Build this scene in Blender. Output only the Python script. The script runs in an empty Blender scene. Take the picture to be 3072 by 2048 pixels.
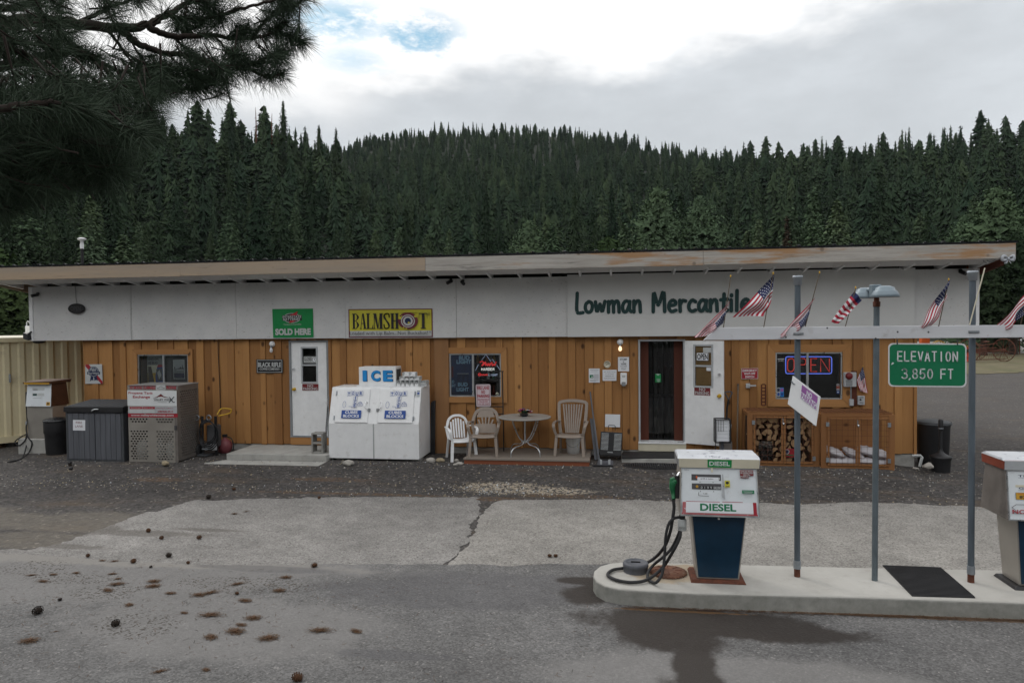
import bpy,bmesh,math,random
import numpy as np
from mathutils import Matrix,Vector
from math import sin,cos,pi,atan2,hypot,sqrt,tan,radians
R=random.Random(7)
scene=bpy.context.scene
C=scene.collection
# ---- camera (metres; x along the shop front, y into it, ground z = 0)
F,PITCH,ROLL,TH,Z0,H=2130.15,0.026647,0.0104024,0.147496,14.56385,2.85
CX,CY=Z0*sin(TH),-Z0*cos(TH)
def ray(px,py):
 u,v=px-1536,1024-py
 cr,sr=cos(ROLL),sin(ROLL)
 X,Y=(u*cr+v*sr)/F,(-u*sr+v*cr)/F
 c,s=cos(PITCH),sin(PITCH)
 x,y,z=X,c+Y*s,-s+Y*c
 return Vector((x*cos(TH)-y*sin(TH),x*sin(TH)+y*cos(TH),z))
def G(px,py,z=0.0):
 d=ray(px,py);t=(z-H)/d.z
 return Vector((CX+t*d.x,CY+t*d.y,z))
def W(px,py,Y=0.0):
 d=ray(px,py);t=(Y-CY)/d.y
 return Vector((CX+t*d.x,Y,H+t*d.z))
def PD(px,py,dist):
 d=ray(px,py).normalized()
 return Vector((CX,CY,H))+d*dist
S=3072/2352
def GD(x,y,z=0.0):return G(x*S,y*S,z)
def WD(x,y,Y=0.0):return W(x*S,y*S,Y)
def vA(x,y):return(x/2.614,900+y/2.614)
def vB(x,y):return(700+x/2.851,900+y/2.851)
def vC(x,y):return(1250+x/2.851,950+y/2.851)
def vD(x,y):return(1700+x/2.851,950+y/2.851)
def vE(x,y):return(2150+x/2.851,950+y/2.851)
def vF(x,y):return(1950+x/2.096,750+y/2.096)
def vG(x,y):return(1700+x/2.614,1300+y/2.614)
def vK(x,y):return(2500+x/3.136,700+y/3.136)
def vL(x,y):return(x/2.94,700+y/2.94)
def vN(x,y):return(x/2.246,1350+y/2.246)
cam=bpy.data.cameras.new('camera');cam_o=bpy.data.objects.new('camera',cam);C.objects.link(cam_o)
cam.sensor_width=36;cam.lens=F/3072*36;cam.clip_start=.05;cam.clip_end=5000
_r=Vector((1,0,0));_u=Vector((0,sin(PITCH),cos(PITCH)));_b=-Vector((0,cos(PITCH),-sin(PITCH)))
_r2=cos(ROLL)*_r-sin(ROLL)*_u;_u2=sin(ROLL)*_r+cos(ROLL)*_u
_m=Matrix(((_r2 .x,_u2 .x,_b.x),(_r2 .y,_u2 .y,_b.y),(_r2 .z,_u2 .z,_b.z)))
cam_o.matrix_world=Matrix.Translation((CX,CY,H))@(Matrix.Rotation(TH,3,'Z')@_m).to_4x4()
scene.camera=cam_o
# ---- sky and sun
SUN_EL,SUN_DIR=radians(42),Vector((-.62,.62,.0)).normalized()
wd=bpy.data.worlds.new('World');scene.world=wd;wd.use_nodes=True
nt=wd.node_tree;N=nt.nodes;N.clear();Lk=nt.links.new
def wn(t,**k):
 n=N.new(t)
 for a,b in k.items():setattr(n,a,b)
 return n
def wm(op,a,b=None,c=None):
 n=N.new('ShaderNodeMath');n.operation=op
 for i,v in enumerate((a,b,c)):
  if v is None:continue
  if isinstance(v,(int,float)):n.inputs[i].default_value=v
  else:Lk(v,n.inputs[i])
 return n.outputs[0]
def wramp(v,a,b,lo=0.,hi=1.):
 n=N.new('ShaderNodeMapRange');n.interpolation_type='SMOOTHSTEP'
 Lk(v,n.inputs[0])
 for i,x in enumerate((a,b,lo,hi)):
  if isinstance(x,(int,float)):n.inputs[i+1].default_value=x
  else:Lk(x,n.inputs[i+1])
 return n.outputs[0]
tc=wn('ShaderNodeTexCoord')
rot=wn('ShaderNodeVectorRotate');rot.rotation_type='Z_AXIS';rot.inputs['Angle'].default_value=-TH
Lk(tc.outputs['Generated'],rot.inputs['Vector'])
sx=wn('ShaderNodeSeparateXYZ');Lk(rot.outputs[0],sx.inputs[0])
az=wm('ARCTAN2',sx.outputs[0],sx.outputs[1])
hyp=wm('SQRT',wm('ADD',wm('MULTIPLY',sx.outputs[0],sx.outputs[0]),wm('MULTIPLY',sx.outputs[1],sx.outputs[1])))
el=wm('ARCTAN2',sx.outputs[2],hyp)
cmb=wn('ShaderNodeCombineXYZ');Lk(az,cmb.inputs[0]);Lk(wm('MULTIPLY',el,2.2),cmb.inputs[1])
def wnoise(scale,detail,off,rough=.55):
 mp=wn('ShaderNodeMapping');mp.inputs['Location'].default_value=off;Lk(cmb.outputs[0],mp.inputs[0])
 n=wn('ShaderNodeTexNoise');n.inputs['Scale'].default_value=scale;n.inputs['Detail'].default_value=detail;n.inputs['Roughness'].default_value=rough
 Lk(mp.outputs[0],n.inputs['Vector']);return n.outputs['Fac']
n_big,n_mid,n_fine=wnoise(2.2,8,(3,1,0)),wnoise(6,8,(1.3,7,0)),wnoise(15,7,(5,2,0),.6)
n_blue=wnoise(11,9,(2.2,4,0),.66)
line=wm('ADD',wm('MULTIPLY',az,.075),.342)
d_line=wm('SUBTRACT',wm('ADD',el,wm('MULTIPLY',wm('SUBTRACT',n_mid,.5),.16)),line)
white=wramp(d_line,-.04,.025)
white_l=wm('MULTIPLY',wramp(az,-.12,-.30),wramp(wm('ADD',el,wm('MULTIPLY',wm('SUBTRACT',n_mid,.5),.10)),.24,.32))
white=wm('MAXIMUM',white,white_l)
belly=wm('MULTIPLY',wramp(wm('ADD',n_big,wm('MULTIPLY',n_fine,.25)),.58,.80),.38)
white=wm('MULTIPLY',white,wm('SUBTRACT',1.,belly))
def blob(a0,e0,ra,re,lo,hi):
 da=wm('DIVIDE',wm('SUBTRACT',az,a0),ra);de=wm('DIVIDE',wm('SUBTRACT',el,e0),re)
 rr=wm('SQRT',wm('ADD',wm('MULTIPLY',da,da),wm('MULTIPLY',de,de)))
 return wramp(wm('ADD',rr,wm('MULTIPLY',wm('SUBTRACT',n_blue,.5),4.2)),hi,lo)
blue=wm('MAXIMUM',wm('MAXIMUM',blob(-.235,.390,.07,.026,.2,1.5),blob(-.125,.378,.06,.028,.45,1.3)),wm('MULTIPLY',blob(-.215,.345,.05,.02,.3,1.3),.5))
blue=wm('MULTIPLY',wm('MULTIPLY',blue,.95),wramp(n_blue,.34,.56))
mixc=wn('ShaderNodeMix');mixc.data_type='RGBA';Lk(white,mixc.inputs['Factor'])
mixc.inputs['A'].default_value=(.69,.73,.77,1);mixc.inputs['B'].default_value=(1.22,1.22,1.22,1)
strk=wm('ADD',wramp(n_big,.35,.7,.88,1.08),wm('MULTIPLY',wm('SUBTRACT',n_fine,.5),.16))
vm=wn('ShaderNodeVectorMath',operation='SCALE');Lk(mixc.outputs['Result'],vm.inputs[0]);Lk(strk,vm.inputs['Scale'])
b_cloud=wn('ShaderNodeBackground');Lk(vm.outputs[0],b_cloud.inputs['Color']);Lk(wramp(wm('COSINE',az),-.05,-.6,1.0,1.25),b_cloud.inputs['Strength'])  # unseen clouds behind the camera made brighter to light the shop front
sky=wn('ShaderNodeTexSky',sky_type='NISHITA');sky.sun_disc=False;sky.sun_elevation=SUN_EL
sky.sun_rotation=atan2(SUN_DIR.x,SUN_DIR.y)
sky.altitude=1100
b_sky=wn('ShaderNodeBackground');sk_t=wn('ShaderNodeVectorMath',operation='MULTIPLY');sk_t.inputs[1].default_value=(.78,1.12,1.0);Lk(sky.outputs[0],sk_t.inputs[0]);Lk(sk_t.outputs[0],b_sky.inputs['Color']);b_sky.inputs['Strength'].default_value=.12
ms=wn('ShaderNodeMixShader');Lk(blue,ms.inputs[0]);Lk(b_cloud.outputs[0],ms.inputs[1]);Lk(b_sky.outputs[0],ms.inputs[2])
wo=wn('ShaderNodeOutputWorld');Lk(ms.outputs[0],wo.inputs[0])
sun=bpy.data.lights.new('sun','SUN');sun.energy=.8;sun.angle=radians(14);sun.color=(1,.96,.9)
sun_o=bpy.data.objects.new('sun',sun);C.objects.link(sun_o)
_d=Vector((SUN_DIR.x*cos(SUN_EL),SUN_DIR.y*cos(SUN_EL),sin(SUN_EL)))
sun_o.rotation_euler=_d.to_track_quat('Z','Y').to_euler();sun_o.location=(0,0,30)
vs=scene.view_settings;vs.view_transform='Standard';vs.look='None';vs.exposure=0;vs.gamma=1;vs.use_curve_mapping=False
scene.cycles.max_bounces=6;scene.cycles.transparent_max_bounces=12
# ---- materials
def newmat(name):
 m=bpy.data.materials.new(name);m.use_nodes=True
 return m,m.node_tree,m.node_tree.nodes['Principled BSDF']
def nd(t,typ,**k):
 n=t.nodes.new(typ)
 for a,b in k.items():setattr(n,a,b)
 return n
def setin(t,sock,v):
 if isinstance(v,(int,float,tuple)):sock.default_value=v
 else:t.links.new(v,sock)
def noise(t,vec,scale,detail=4,rough=.55,stretch=None,out='Fac'):
 if stretch:
  mp=nd(t,'ShaderNodeMapping');mp.inputs['Scale'].default_value=stretch;t.links.new(vec,mp.inputs[0]);vec=mp.outputs[0]
 n=nd(t,'ShaderNodeTexNoise');n.inputs['Scale'].default_value=scale;n.inputs['Detail'].default_value=detail;n.inputs['Roughness'].default_value=rough
 t.links.new(vec,n.inputs['Vector']);return n.outputs[out]
def mrange(t,v,a,b,lo=0.,hi=1.,smooth=False):
 n=nd(t,'ShaderNodeMapRange')
 if smooth:n.interpolation_type='SMOOTHSTEP'
 t.links.new(v,n.inputs[0])
 for i,x in enumerate((a,b,lo,hi)):n.inputs[i+1].default_value=x
 return n.outputs[0]
def mixcol(t,f,a,b,blend='MIX'):
 n=nd(t,'ShaderNodeMix',data_type='RGBA',blend_type=blend)
 setin(t,n.inputs['Factor'],f)
 for s_,v in(('A',a),('B',b)):
  if isinstance(v,tuple):n.inputs[s_].default_value=(*v[:3],1)
  else:t.links.new(v,n.inputs[s_])
 return n.outputs['Result']
def mth(t,op,a,b=0.):
 n=nd(t,'ShaderNodeMath',operation=op);setin(t,n.inputs[0],a);setin(t,n.inputs[1],b);return n.outputs[0]
def bump(t,bs,h,strength=.3,dist=.01):
 b=nd(t,'ShaderNodeBump');b.inputs['Strength'].default_value=strength;b.inputs['Distance'].default_value=dist
 t.links.new(h,b.inputs['Height']);t.links.new(b.outputs[0],bs.inputs['Normal'])
def coord(t,kind='Object'):return nd(t,'ShaderNodeTexCoord').outputs[kind]
def simple(name,col,rough=.6,metal=0.,var=.14,scale=6,bmp=0.,bscale=70,dirt=None,spec=.4,stretch=None,wear=None):
 """plain surface with soft mottling; dirt / wear = (colour, amount, noise scale)"""
 m,t,b=newmat(name);v=coord(t)
 n=noise(t,v,scale,5,.6,stretch)
 f=mrange(t,n,.3,.7,1-var,1+var)
 vmn=nd(t,'ShaderNodeVectorMath',operation='SCALE');vmn.inputs[0].default_value=col;t.links.new(f,vmn.inputs['Scale'])
 c=vmn.outputs[0]
 if dirt:
  dm=mrange(t,noise(t,v,dirt[2],8,.68),.62-.3*dirt[1],.78-.2*dirt[1],0,min(1,.35+dirt[1]))
  c=mixcol(t,dm,c,dirt[0])
 if wear:
  dm=mrange(t,noise(t,v,wear[2],9,.75),.70-.25*wear[1],.72-.22*wear[1])
  c=mixcol(t,dm,c,wear[0])
 t.links.new(c,b.inputs['Base Color'])
 t.links.new(mrange(t,n,.3,.7,max(0,rough-.08),min(1,rough+.08)),b.inputs['Roughness'])
 b.inputs['Metallic'].default_value=metal;b.inputs['Specular IOR Level'].default_value=spec
 if bmp:bump(t,b,noise(t,v,bscale,6,.7),bmp,.004)
 return m
def emit(name,col,strength,base=(.1,.1,.1)):
 m,t,b=newmat(name);b.inputs['Base Color'].default_value=(*base,1)
 b.inputs['Emission Color'].default_value=(*col,1);b.inputs['Emission Strength'].default_value=strength
 v=coord(t);t.links.new(mrange(t,noise(t,v,9),.3,.7,strength*.85,strength*1.15),b.inputs['Emission Strength'])
 return m
def timber(name,c0,c1,dark,grain=26,knots=True,axis='z',rough=.7,weather=None,island=.55,bmp=.25):
 """boards: colour by board, stretched grain, knots; weather = (colour, amount)"""
 m,t,b=newmat(name);v=coord(t)
 st={'z':(1,1,.07),'x':(.07,1,1),'y':(1,.07,1)}[axis]
 geo=nd(t,'ShaderNodeNewGeometry')
 rnd=geo.outputs['Random Per Island']
 off=nd(t,'ShaderNodeVectorMath',operation='ADD');t.links.new(v,off.inputs[0])
 sc=nd(t,'ShaderNodeVectorMath',operation='SCALE');sc.inputs[0].default_value=(37,51,29);t.links.new(rnd,sc.inputs['Scale']);t.links.new(sc.outputs[0],off.inputs[1])
 v2=off.outputs[0]
 g=noise(t,v2,grain,6,.65,st)
 g2=noise(t,v2,grain*.22,4,.6,st)
 f=mth(t,'ADD',mth(t,'MULTIPLY',g,.5),mth(t,'ADD',mth(t,'MULTIPLY',g2,.4),mth(t,'MULTIPLY',rnd,island)))
 c=mixcol(t,mrange(t,f,.3,.62+island*.75),c0,c1)
 c=mixcol(t,mrange(t,g,.52,.75,0,.45),c,dark)
 if knots:
  mp=nd(t,'ShaderNodeMapping');mp.inputs['Scale'].default_value={'z':(1,1,.62),'x':(.62,1,1),'y':(1,.62,1)}[axis];t.links.new(v2,mp.inputs[0])
  vo=nd(t,'ShaderNodeTexVoronoi');vo.inputs['Scale'].default_value=3.6;t.links.new(mp.outputs[0],vo.inputs['Vector'])
  k=mrange(t,mth(t,'ADD',vo.outputs['Distance'],mth(t,'MULTIPLY',g,.04)),.11,.19,.9,0)
  c=mixcol(t,k,c,tuple(x*.45 for x in dark))
 if weather:
  wv=mrange(t,noise(t,v2,grain*.16,7,.7,st),.62-.4*weather[1],.80-.35*weather[1])
  c=mixcol(t,wv,c,weather[0])
  c=mixcol(t,mrange(t,noise(t,v2,grain*1.6,5,.7,st),.58,.72,0,.5),c,tuple(x*.35 for x in weather[0]))
 t.links.new(c,b.inputs['Base Color']);b.inputs['Roughness'].default_value=rough;b.inputs['Specular IOR Level'].default_value=.3
 bump(t,b,g,bmp,.004)
 return m
def glassmat(name,tint=(.75,.8,.8),refl=1.0):
 m=bpy.data.materials.new(name);m.use_nodes=True;t=m.node_tree;t.nodes.clear()
 tr=nd(t,'ShaderNodeBsdfTransparent');tr.inputs[0].default_value=(*tint,1)
 gl=nd(t,'ShaderNodeBsdfGlossy');gl.inputs['Roughness'].default_value=.02
 fr=nd(t,'ShaderNodeFresnel');fr.inputs[0].default_value=1.5
 v=coord(t);nn=nd(t,'ShaderNodeBump');nn.inputs['Strength'].default_value=.03;nn.inputs['Distance'].default_value=.01
 t.links.new(noise(t,v,2.0),nn.inputs['Height']);t.links.new(nn.outputs[0],gl.inputs['Normal'])
 mx=nd(t,'ShaderNodeMixShader');t.links.new(mth(t,'MULTIPLY',fr.outputs[0],refl),mx.inputs[0])
 t.links.new(tr.outputs[0],mx.inputs[1]);t.links.new(gl.outputs[0],mx.inputs[2])
 o=nd(t,'ShaderNodeOutputMaterial');t.links.new(mx.outputs[0],o.inputs[0])
 return m
MT={}
def mat(k,*a,**kw):
 if k not in MT:MT[k]=simple(k.replace('_',' '),*a,**kw)
 return MT[k]
mat('white_paint',(.80,.81,.82),.45,var=.06,dirt=((.35,.33,.30),.12,9))
mat('chest_paint',(.80,.81,.82),.4,var=.05,dirt=((.42,.40,.36),.16,5),wear=((.22,.13,.08),.012,16))
mat('white_board',(.60,.60,.595),.75,var=.06,scale=3,bmp=.15,bscale=40)
mat('white_plastic',(.80,.81,.82),.4,var=.05,dirt=((.4,.39,.36),.15,6))
mat('paper',(.72,.74,.78),.8,var=.04)
mat('cream',(.60,.56,.44),.5,var=.06)
mat('tan_steel',(.64,.57,.38),.55,var=.07,scale=1.5,dirt=((.25,.2,.13),.12,3))
mat('tan_plastic',(.27,.225,.19),.5,var=.1)
mat('black',(.018,.018,.02),.5,var=.3)
mat('black_rubber',(.022,.022,.024),.75,var=.3,bmp=.3)
mat('black_gloss',(.015,.016,.018),.25,var=.2)
mat('dark_grey',(.07,.07,.075),.6,var=.2)
mat('mid_grey',(.22,.23,.24),.6,var=.12)
mat('light_grey',(.42,.44,.46),.55,var=.1,dirt=((.2,.19,.17),.15,8))
mat('resin_grey',(.095,.10,.115),.65,var=.2,scale=3,stretch=(4,4,.3))
mat('resin_lid',(.055,.06,.066),.6,var=.2)
mat('galv',(.30,.33,.36),.45,.55,var=.16,scale=5,dirt=((.16,.15,.15),.1,14))
mat('post_paint',(.105,.13,.155),.5,.25,var=.18,scale=4,stretch=(3,3,.6),wear=((.5,.53,.55),.02,22))
mat('alu',(.62,.64,.66),.32,.85,var=.1)
mat('chrome',(.75,.76,.78),.18,1.0,var=.06)
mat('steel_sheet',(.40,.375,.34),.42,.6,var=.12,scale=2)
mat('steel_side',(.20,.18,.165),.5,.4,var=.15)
mat('rust',(.11,.038,.022),.85,var=.4,scale=20,bmp=.4)
mat('rust_plate',(.14,.062,.038),.8,var=.4,scale=14,bmp=.5,dirt=((.28,.2,.13),.2,8))
mat('red',(.45,.02,.03),.45,var=.1)
mat('pale_red',(.42,.12,.13),.55,var=.2,wear=((.6,.6,.62),.35,12))
mat('header_red',(.22,.05,.028),.5,var=.15)
mat('dark_red',(.17,.018,.022),.5,var=.12)
mat('sign_red',(.34,.02,.035),.45,var=.08)
mat('green_sign',(.008,.17,.075),.4,var=.08,scale=3)
mat('green_decal',(.008,.22,.055),.4,var=.06)
mat('green_bright',(.006,.23,.06),.45,var=.12,scale=3)
mat('sign_white',(.66,.68,.69),.45,var=.05,wear=((.3,.4,.36),.02,30))
mat('dim_white',(.50,.52,.52),.5,var=.06)
mat('yellow_sign',(.55,.50,.045),.5,var=.08)
mat('yellow',(.55,.33,.02),.45,var=.1)
mat('maroon',(.14,.022,.035),.5,var=.12)
mat('navy',(.012,.022,.075),.6,var=.2)
mat('blue_ink',(.018,.07,.30),.45,var=.08)
mat('blue_bright',(.015,.25,.62),.45,var=.08)
mat('poster_blue',(.30,.50,.70),.5,var=.05)
mat('bud_blue',(.014,.04,.135),.5,var=.25,scale=8)
mat('pump_blue',(.006,.032,.066),.38,.15,var=.22,scale=4,dirt=((.02,.03,.04),.12,12))
mat('pump_white',(.66,.70,.73),.4,var=.05,dirt=((.38,.37,.33),.1,7))
mat('concrete',(.36,.355,.335),.88,var=.18,scale=4,bmp=.35,bscale=90,dirt=((.20,.19,.17),.22,3))
mat('block',(.27,.265,.25),.95,var=.2,bmp=.6,bscale=120)
mat('purple',(.30,.11,.34),.5,var=.1)
mat('stone',(.36,.34,.31),.9,var=.2,bmp=.4,bscale=20)
mat('stone_tan',(.30,.25,.17),.9,var=.25,bmp=.4,bscale=20)
mat('cork',(.42,.27,.13),.9,var=.12,scale=30)
mat('interior',(.045,.04,.035),.9,var=.3)
mat('orange',(.55,.10,.02),.5,var=.15)
mat('tractor_yellow',(.50,.28,.03),.5,var=.15)
mat('flag_red',(.36,.018,.04),.8,var=.08)
mat('flag_white',(.68,.68,.70),.8,var=.05)
mat('flag_blue',(.014,.022,.085),.8,var=.12)
mat('pink_roof',(.42,.27,.25),.5,.2,var=.12)
mat('ribbon',(.45,.48,.52),.5,.2,var=.12)
mat('lamp_blue',(.19,.24,.275),.35,.2,var=.08)
MT['glass']=glassmat('window glass',(.90,.93,.93))
MT['clear_plastic']=glassmat('clear plastic',(.62,.64,.66),2.2)
MT['strip_plastic']=glassmat('strip curtain plastic',(.45,.46,.48),1.3)
MT['neon_red']=emit('red neon tube',(1,.07,.05),.48,(.2,.02,.02))
MT['neon_blue']=emit('blue neon tube',(.16,.24,1),.8,(.02,.02,.2))
MT['neon_white']=emit('white neon tube',(1,.97,.93),.75,(.3,.3,.3))
MT['neon_dim']=emit('dim red neon tube',(1,.05,.05),.5,(.15,.01,.015))
MT['neon_grey']=emit('dim white neon tube',(.6,.7,1),.4,(.3,.3,.33))
MT['bulb']=emit('lit bulb',(1,.72,.42),1.4,(.8,.7,.6))
MT['siding']=timber('pine siding',(.20,.086,.028),(.46,.235,.084),(.115,.044,.015),grain=24,axis='z',island=.48)
MT['trim']=timber('pine trim',(.32,.15,.05),(.44,.225,.085),(.17,.075,.03),axis='x',island=.3)
MT['trim_v']=timber('upright pine trim',(.32,.15,.05),(.44,.225,.085),(.17,.075,.03),axis='z',island=.3)
MT['pilaster']=simple('brown painted board',(.27,.135,.055),.7,var=.12,scale=3,stretch=(4,4,.3))
MT['fascia_new']=timber('fresh fascia board',(.33,.245,.17),(.46,.37,.275),(.22,.125,.07),grain=18,axis='x',island=.2,weather=((.32,.27,.22),.5))
m,t,b=newmat('weathered fascia board');MT['fascia_old']=m;v=coord(t)
g=noise(t,v,22,7,.7,(.05,1,1));gb=noise(t,v,5,6,.65,(.10,1,1));lo=noise(t,v,1.1,4,.6,(.6,1,2.2))
c=mixcol(t,mrange(t,g,.3,.7),(.30,.275,.245),(.50,.48,.45))
c=mixcol(t,mth(t,'MULTIPLY',mrange(t,mth(t,'ADD',gb,mth(t,'MULTIPLY',lo,.45)),.74,.86),.85),c,(.36,.19,.075))
c=mixcol(t,mth(t,'MULTIPLY',mrange(t,noise(t,v,9,7,.72,(.07,1,1)),.57,.68),.8),c,(.10,.095,.09))
vo=nd(t,'ShaderNodeTexVoronoi');vo.inputs['Scale'].default_value=2.6;t.links.new(v,vo.inputs['Vector'])
c=mixcol(t,mrange(t,mth(t,'ADD',vo.outputs['Distance'],mth(t,'MULTIPLY',g,.05)),.10,.15,.8,0),c,(.17,.13,.10))
t.links.new(c,b.inputs['Base Color']);b.inputs['Roughness'].default_value=.8;b.inputs['Specular IOR Level'].default_value=.25;bump(t,b,g,.3,.004)
MT['cage_wood']=timber('cage timber',(.17,.072,.026),(.31,.145,.055),(.08,.035,.016),axis='z',island=.4,knots=False)
MT['cage_wood_x']=timber('cage timber level',(.17,.072,.026),(.31,.145,.055),(.08,.035,.016),axis='x',island=.4,knots=False)
MT['plywood']=timber('plywood',(.30,.13,.045),(.42,.20,.08),(.18,.07,.025),grain=7,axis='x',island=.1)
MT['deck_wood']=timber('worn deck boards',(.20,.17,.145),(.27,.235,.20),(.12,.10,.085),axis='x',island=.4,knots=False)
MT['deck_rim']=timber('stained deck rim',(.21,.065,.032),(.27,.09,.045),(.12,.04,.02),axis='x',island=.3,knots=False)
MT['beam_white']=simple('worn white beam',(.60,.61,.64),.6,var=.08,scale=4,stretch=(.3,1,2),dirt=((.30,.27,.25),.14,6),wear=((.25,.22,.20),.03,30))
MT['oak_red']=timber('red stained post',(.075,.021,.013),(.11,.032,.017),(.04,.011,.007),axis='z',island=.3,knots=False)
MT['log']=timber('split log',(.24,.14,.07),(.40,.26,.14),(.16,.08,.04),grain=18,axis='y',island=.6,knots=False)
MT['bark']=simple('log bark',(.075,.045,.03),.95,var=.4,scale=20,bmp=.8,bscale=40)
MT['tree_bark']=simple('pine bark',(.045,.03,.022),.95,var=.45,scale=9,bmp=.9,bscale=14,stretch=(1,1,.35))
# ---- mesh builder
class MB:
 def __init__(s,M=None):s.v=[];s.f=[];s.m=[];s.sm=[];s.M=M
 def add(s,vs,fs,m,smooth=False):
  o=len(s.v);M=s.M
  for p in vs:
   p=Vector(p);s.v.append(M@p if M is not None else p)
  for f in fs:s.f.append([o+i for i in f]);s.m.append(m);s.sm.append(smooth)
  return s
 def box(s,x0,x1,y0,y1,z0,z1,m):
  return s.add([(x,y,z)for z in(z0,z1)for y in(y0,y1)for x in(x0,x1)],[(0,2,3,1),(4,5,7,6),(0,1,5,4),(2,6,7,3),(0,4,6,2),(1,3,7,5)],m)
 def hexa(s,q,m):
  return s.add(q,[(3,2,1,0),(4,5,6,7),(0,1,5,4),(1,2,6,5),(2,3,7,6),(3,0,4,7)],m)
 def poly(s,pts,m):return s.add(pts,[list(range(len(pts)))],m)
 def prism(s,pts,d,m):
  n=len(pts);d=Vector(d);a=[Vector(p)for p in pts]
  return s.add(a+[p+d for p in a],[list(range(n))[::-1],[n+i for i in range(n)]]+[[i,(i+1)%n,n+(i+1)%n,n+i]for i in range(n)],m)
 def bar(s,p,q,w,h,m,up=(0,0,1)):
  p,q,up=Vector(p),Vector(q),Vector(up);d=(q-p).normalized();a=d.cross(up)
  if a.length<1e-4:a=d.cross(Vector((0,1,0)))
  a.normalize();b=a.cross(d).normalized();a*=w/2;b*=h/2
  return s.hexa([p-a-b,p+a-b,p+a+b,p-a+b,q-a-b,q+a-b,q+a+b,q-a+b],m)
 def tube(s,pts,r,m,n=8,closed=False,flat=None,smooth=True):
  pts=[Vector(p)for p in pts];k=len(pts)
  rs=r if isinstance(r,(list,tuple))else[r]*k
  vs,prev=[],None
  for i,p in enumerate(pts):
   a=pts[(i-1)%k]if(i>0 or closed)else p
   b=pts[(i+1)%k]if(i<k-1 or closed)else p
   d=(b-a);d=d.normalized()if d.length>1e-9 else Vector((0,0,1))
   if prev is None:u=d.orthogonal().normalized()
   else:
    u=prev-d*prev.dot(d)
    u=u.normalized()if u.length>1e-6 else d.orthogonal().normalized()
   prev=u;w=d.cross(u)
   for j in range(n):
    an=2*pi*j/n;vs.append(p+u*(rs[i]*cos(an))+w*(rs[i]*sin(an)))
  fs=[]
  for i in range(k if closed else k-1):
   i2=(i+1)%k
   for j in range(n):fs.append((i*n+j,i*n+(j+1)%n,i2*n+(j+1)%n,i2*n+j))
  s.add(vs,fs,m,smooth)
  if not closed:s.add(vs[:n],[list(range(n))[::-1]],m);s.add(vs[-n:],[list(range(n))],m)
  return s
 def cyl(s,p,q,r0,m,r1=None,n=16):return s.tube([p,q],[r0,r0 if r1 is None else r1],m,n)
 def lathe(s,c,prof,m,n=24,axis='z',smooth=True):
  c=Vector(c);vs=[]
  for r,h in prof:
   for j in range(n):
    a=2*pi*j/n
    vs.append(c+(Vector((r*cos(a),r*sin(a),h))if axis=='z' else Vector((r*cos(a),h,r*sin(a)))if axis=='y' else Vector((h,r*cos(a),r*sin(a)))))
  k=len(prof);fs=[(i*n+j,i*n+(j+1)%n,(i+1)*n+(j+1)%n,(i+1)*n+j)for i in range(k-1)for j in range(n)]
  s.add(vs,fs,m,smooth)
  if prof[0][0]>1e-4:s.add(vs[:n],[list(range(n))[::-1]],m)
  if prof[-1][0]>1e-4:s.add(vs[-n:],[list(range(n))],m)
  return s
 def rock(s,c,r,m,seed=0,k=2,rough=.22):
  b=bmesh.new();bmesh.ops.create_icosphere(b,subdivisions=k,radius=1);q=random.Random(seed);o=Vector([q.uniform(0,50)for _ in range(3)])
  from mathutils import noise as mn
  vs=[]
  for v in b.verts:
   f=1+rough*mn.noise(v.co*1.3+o)*1.6+rough*.4*mn.noise(v.co*4+o)
   vs.append(Vector(c)+Vector((v.co.x*r[0],v.co.y*r[1],v.co.z*r[2]))*f)
  fs=[[v.index for v in f.verts]for f in b.faces];b.free()
  return s.add(vs,fs,m,True)
 def text(s,q,txt,u,v,h,w,m,bold=0.,off=.001,shear=0.,lift=0.):
  """q(u, v, off) maps picture fractions of a panel to a point; h, w = height and width of the line as fractions"""
  V,fs=text2d(txt,bold)
  return s.add([q(u+(x+shear*y)*w,v-y*h,off)for x,y in V],fs,m)
 def build(s,name,parent=None,bevel=0.,origin=None,sub=0,seg=2):
  me=bpy.data.meshes.new(name)
  og=Vector(origin)if origin is not None else(WL[parent.name]if parent is not None else Vector((0,0,0)))
  me.from_pydata([tuple(v-og)for v in s.v],[],s.f)
  ms=[]
  for k in s.m:
   if k not in ms:ms.append(k)
  for k in ms:me.materials.append(MT[k])
  me.polygons.foreach_set('material_index',[ms.index(k)for k in s.m])
  me.polygons.foreach_set('use_smooth',s.sm)
  me.update()
  o=bpy.data.objects.new(name,me);C.objects.link(o)
  if parent is not None:o.parent=parent;WL[o.name]=og
  else:o.location=og;WL[o.name]=og
  if bevel:
   md=o.modifiers.new('bevel','BEVEL');md.width=bevel;md.segments=seg;md.limit_method='ANGLE';md.angle_limit=radians(40)
  return o
WL={}
_tc={}
def text2d(txt,bold):
 k=(txt,bold)
 if k in _tc:return _tc[k]
 cu=bpy.data.curves.new('t','FONT');cu.body=txt;cu.size=1;cu.offset=bold;cu.resolution_u=3
 ob=bpy.data.objects.new('t',cu)
 me=bpy.data.meshes.new_from_object(ob)
 V=[(v.co.x,v.co.y)for v in me.vertices];fs=[list(p.vertices)for p in me.polygons]
 bpy.data.objects.remove(ob);bpy.data.curves.remove(cu);bpy.data.meshes.remove(me)
 x0,x1=min(v[0]for v in V),max(v[0]for v in V);y0,y1=min(v[1]for v in V),max(v[1]for v in V)
 V=[((x-(x0+x1)/2)/(x1-x0),(y-(y0+y1)/2)/(y1-y0))for x,y in V]
 _tc[k]=(V,fs);return _tc[k]
def tag(o,label,cat,group=None):
 o['label']=label;o['category']=cat
 if group:o['group']=group
 return o
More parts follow.
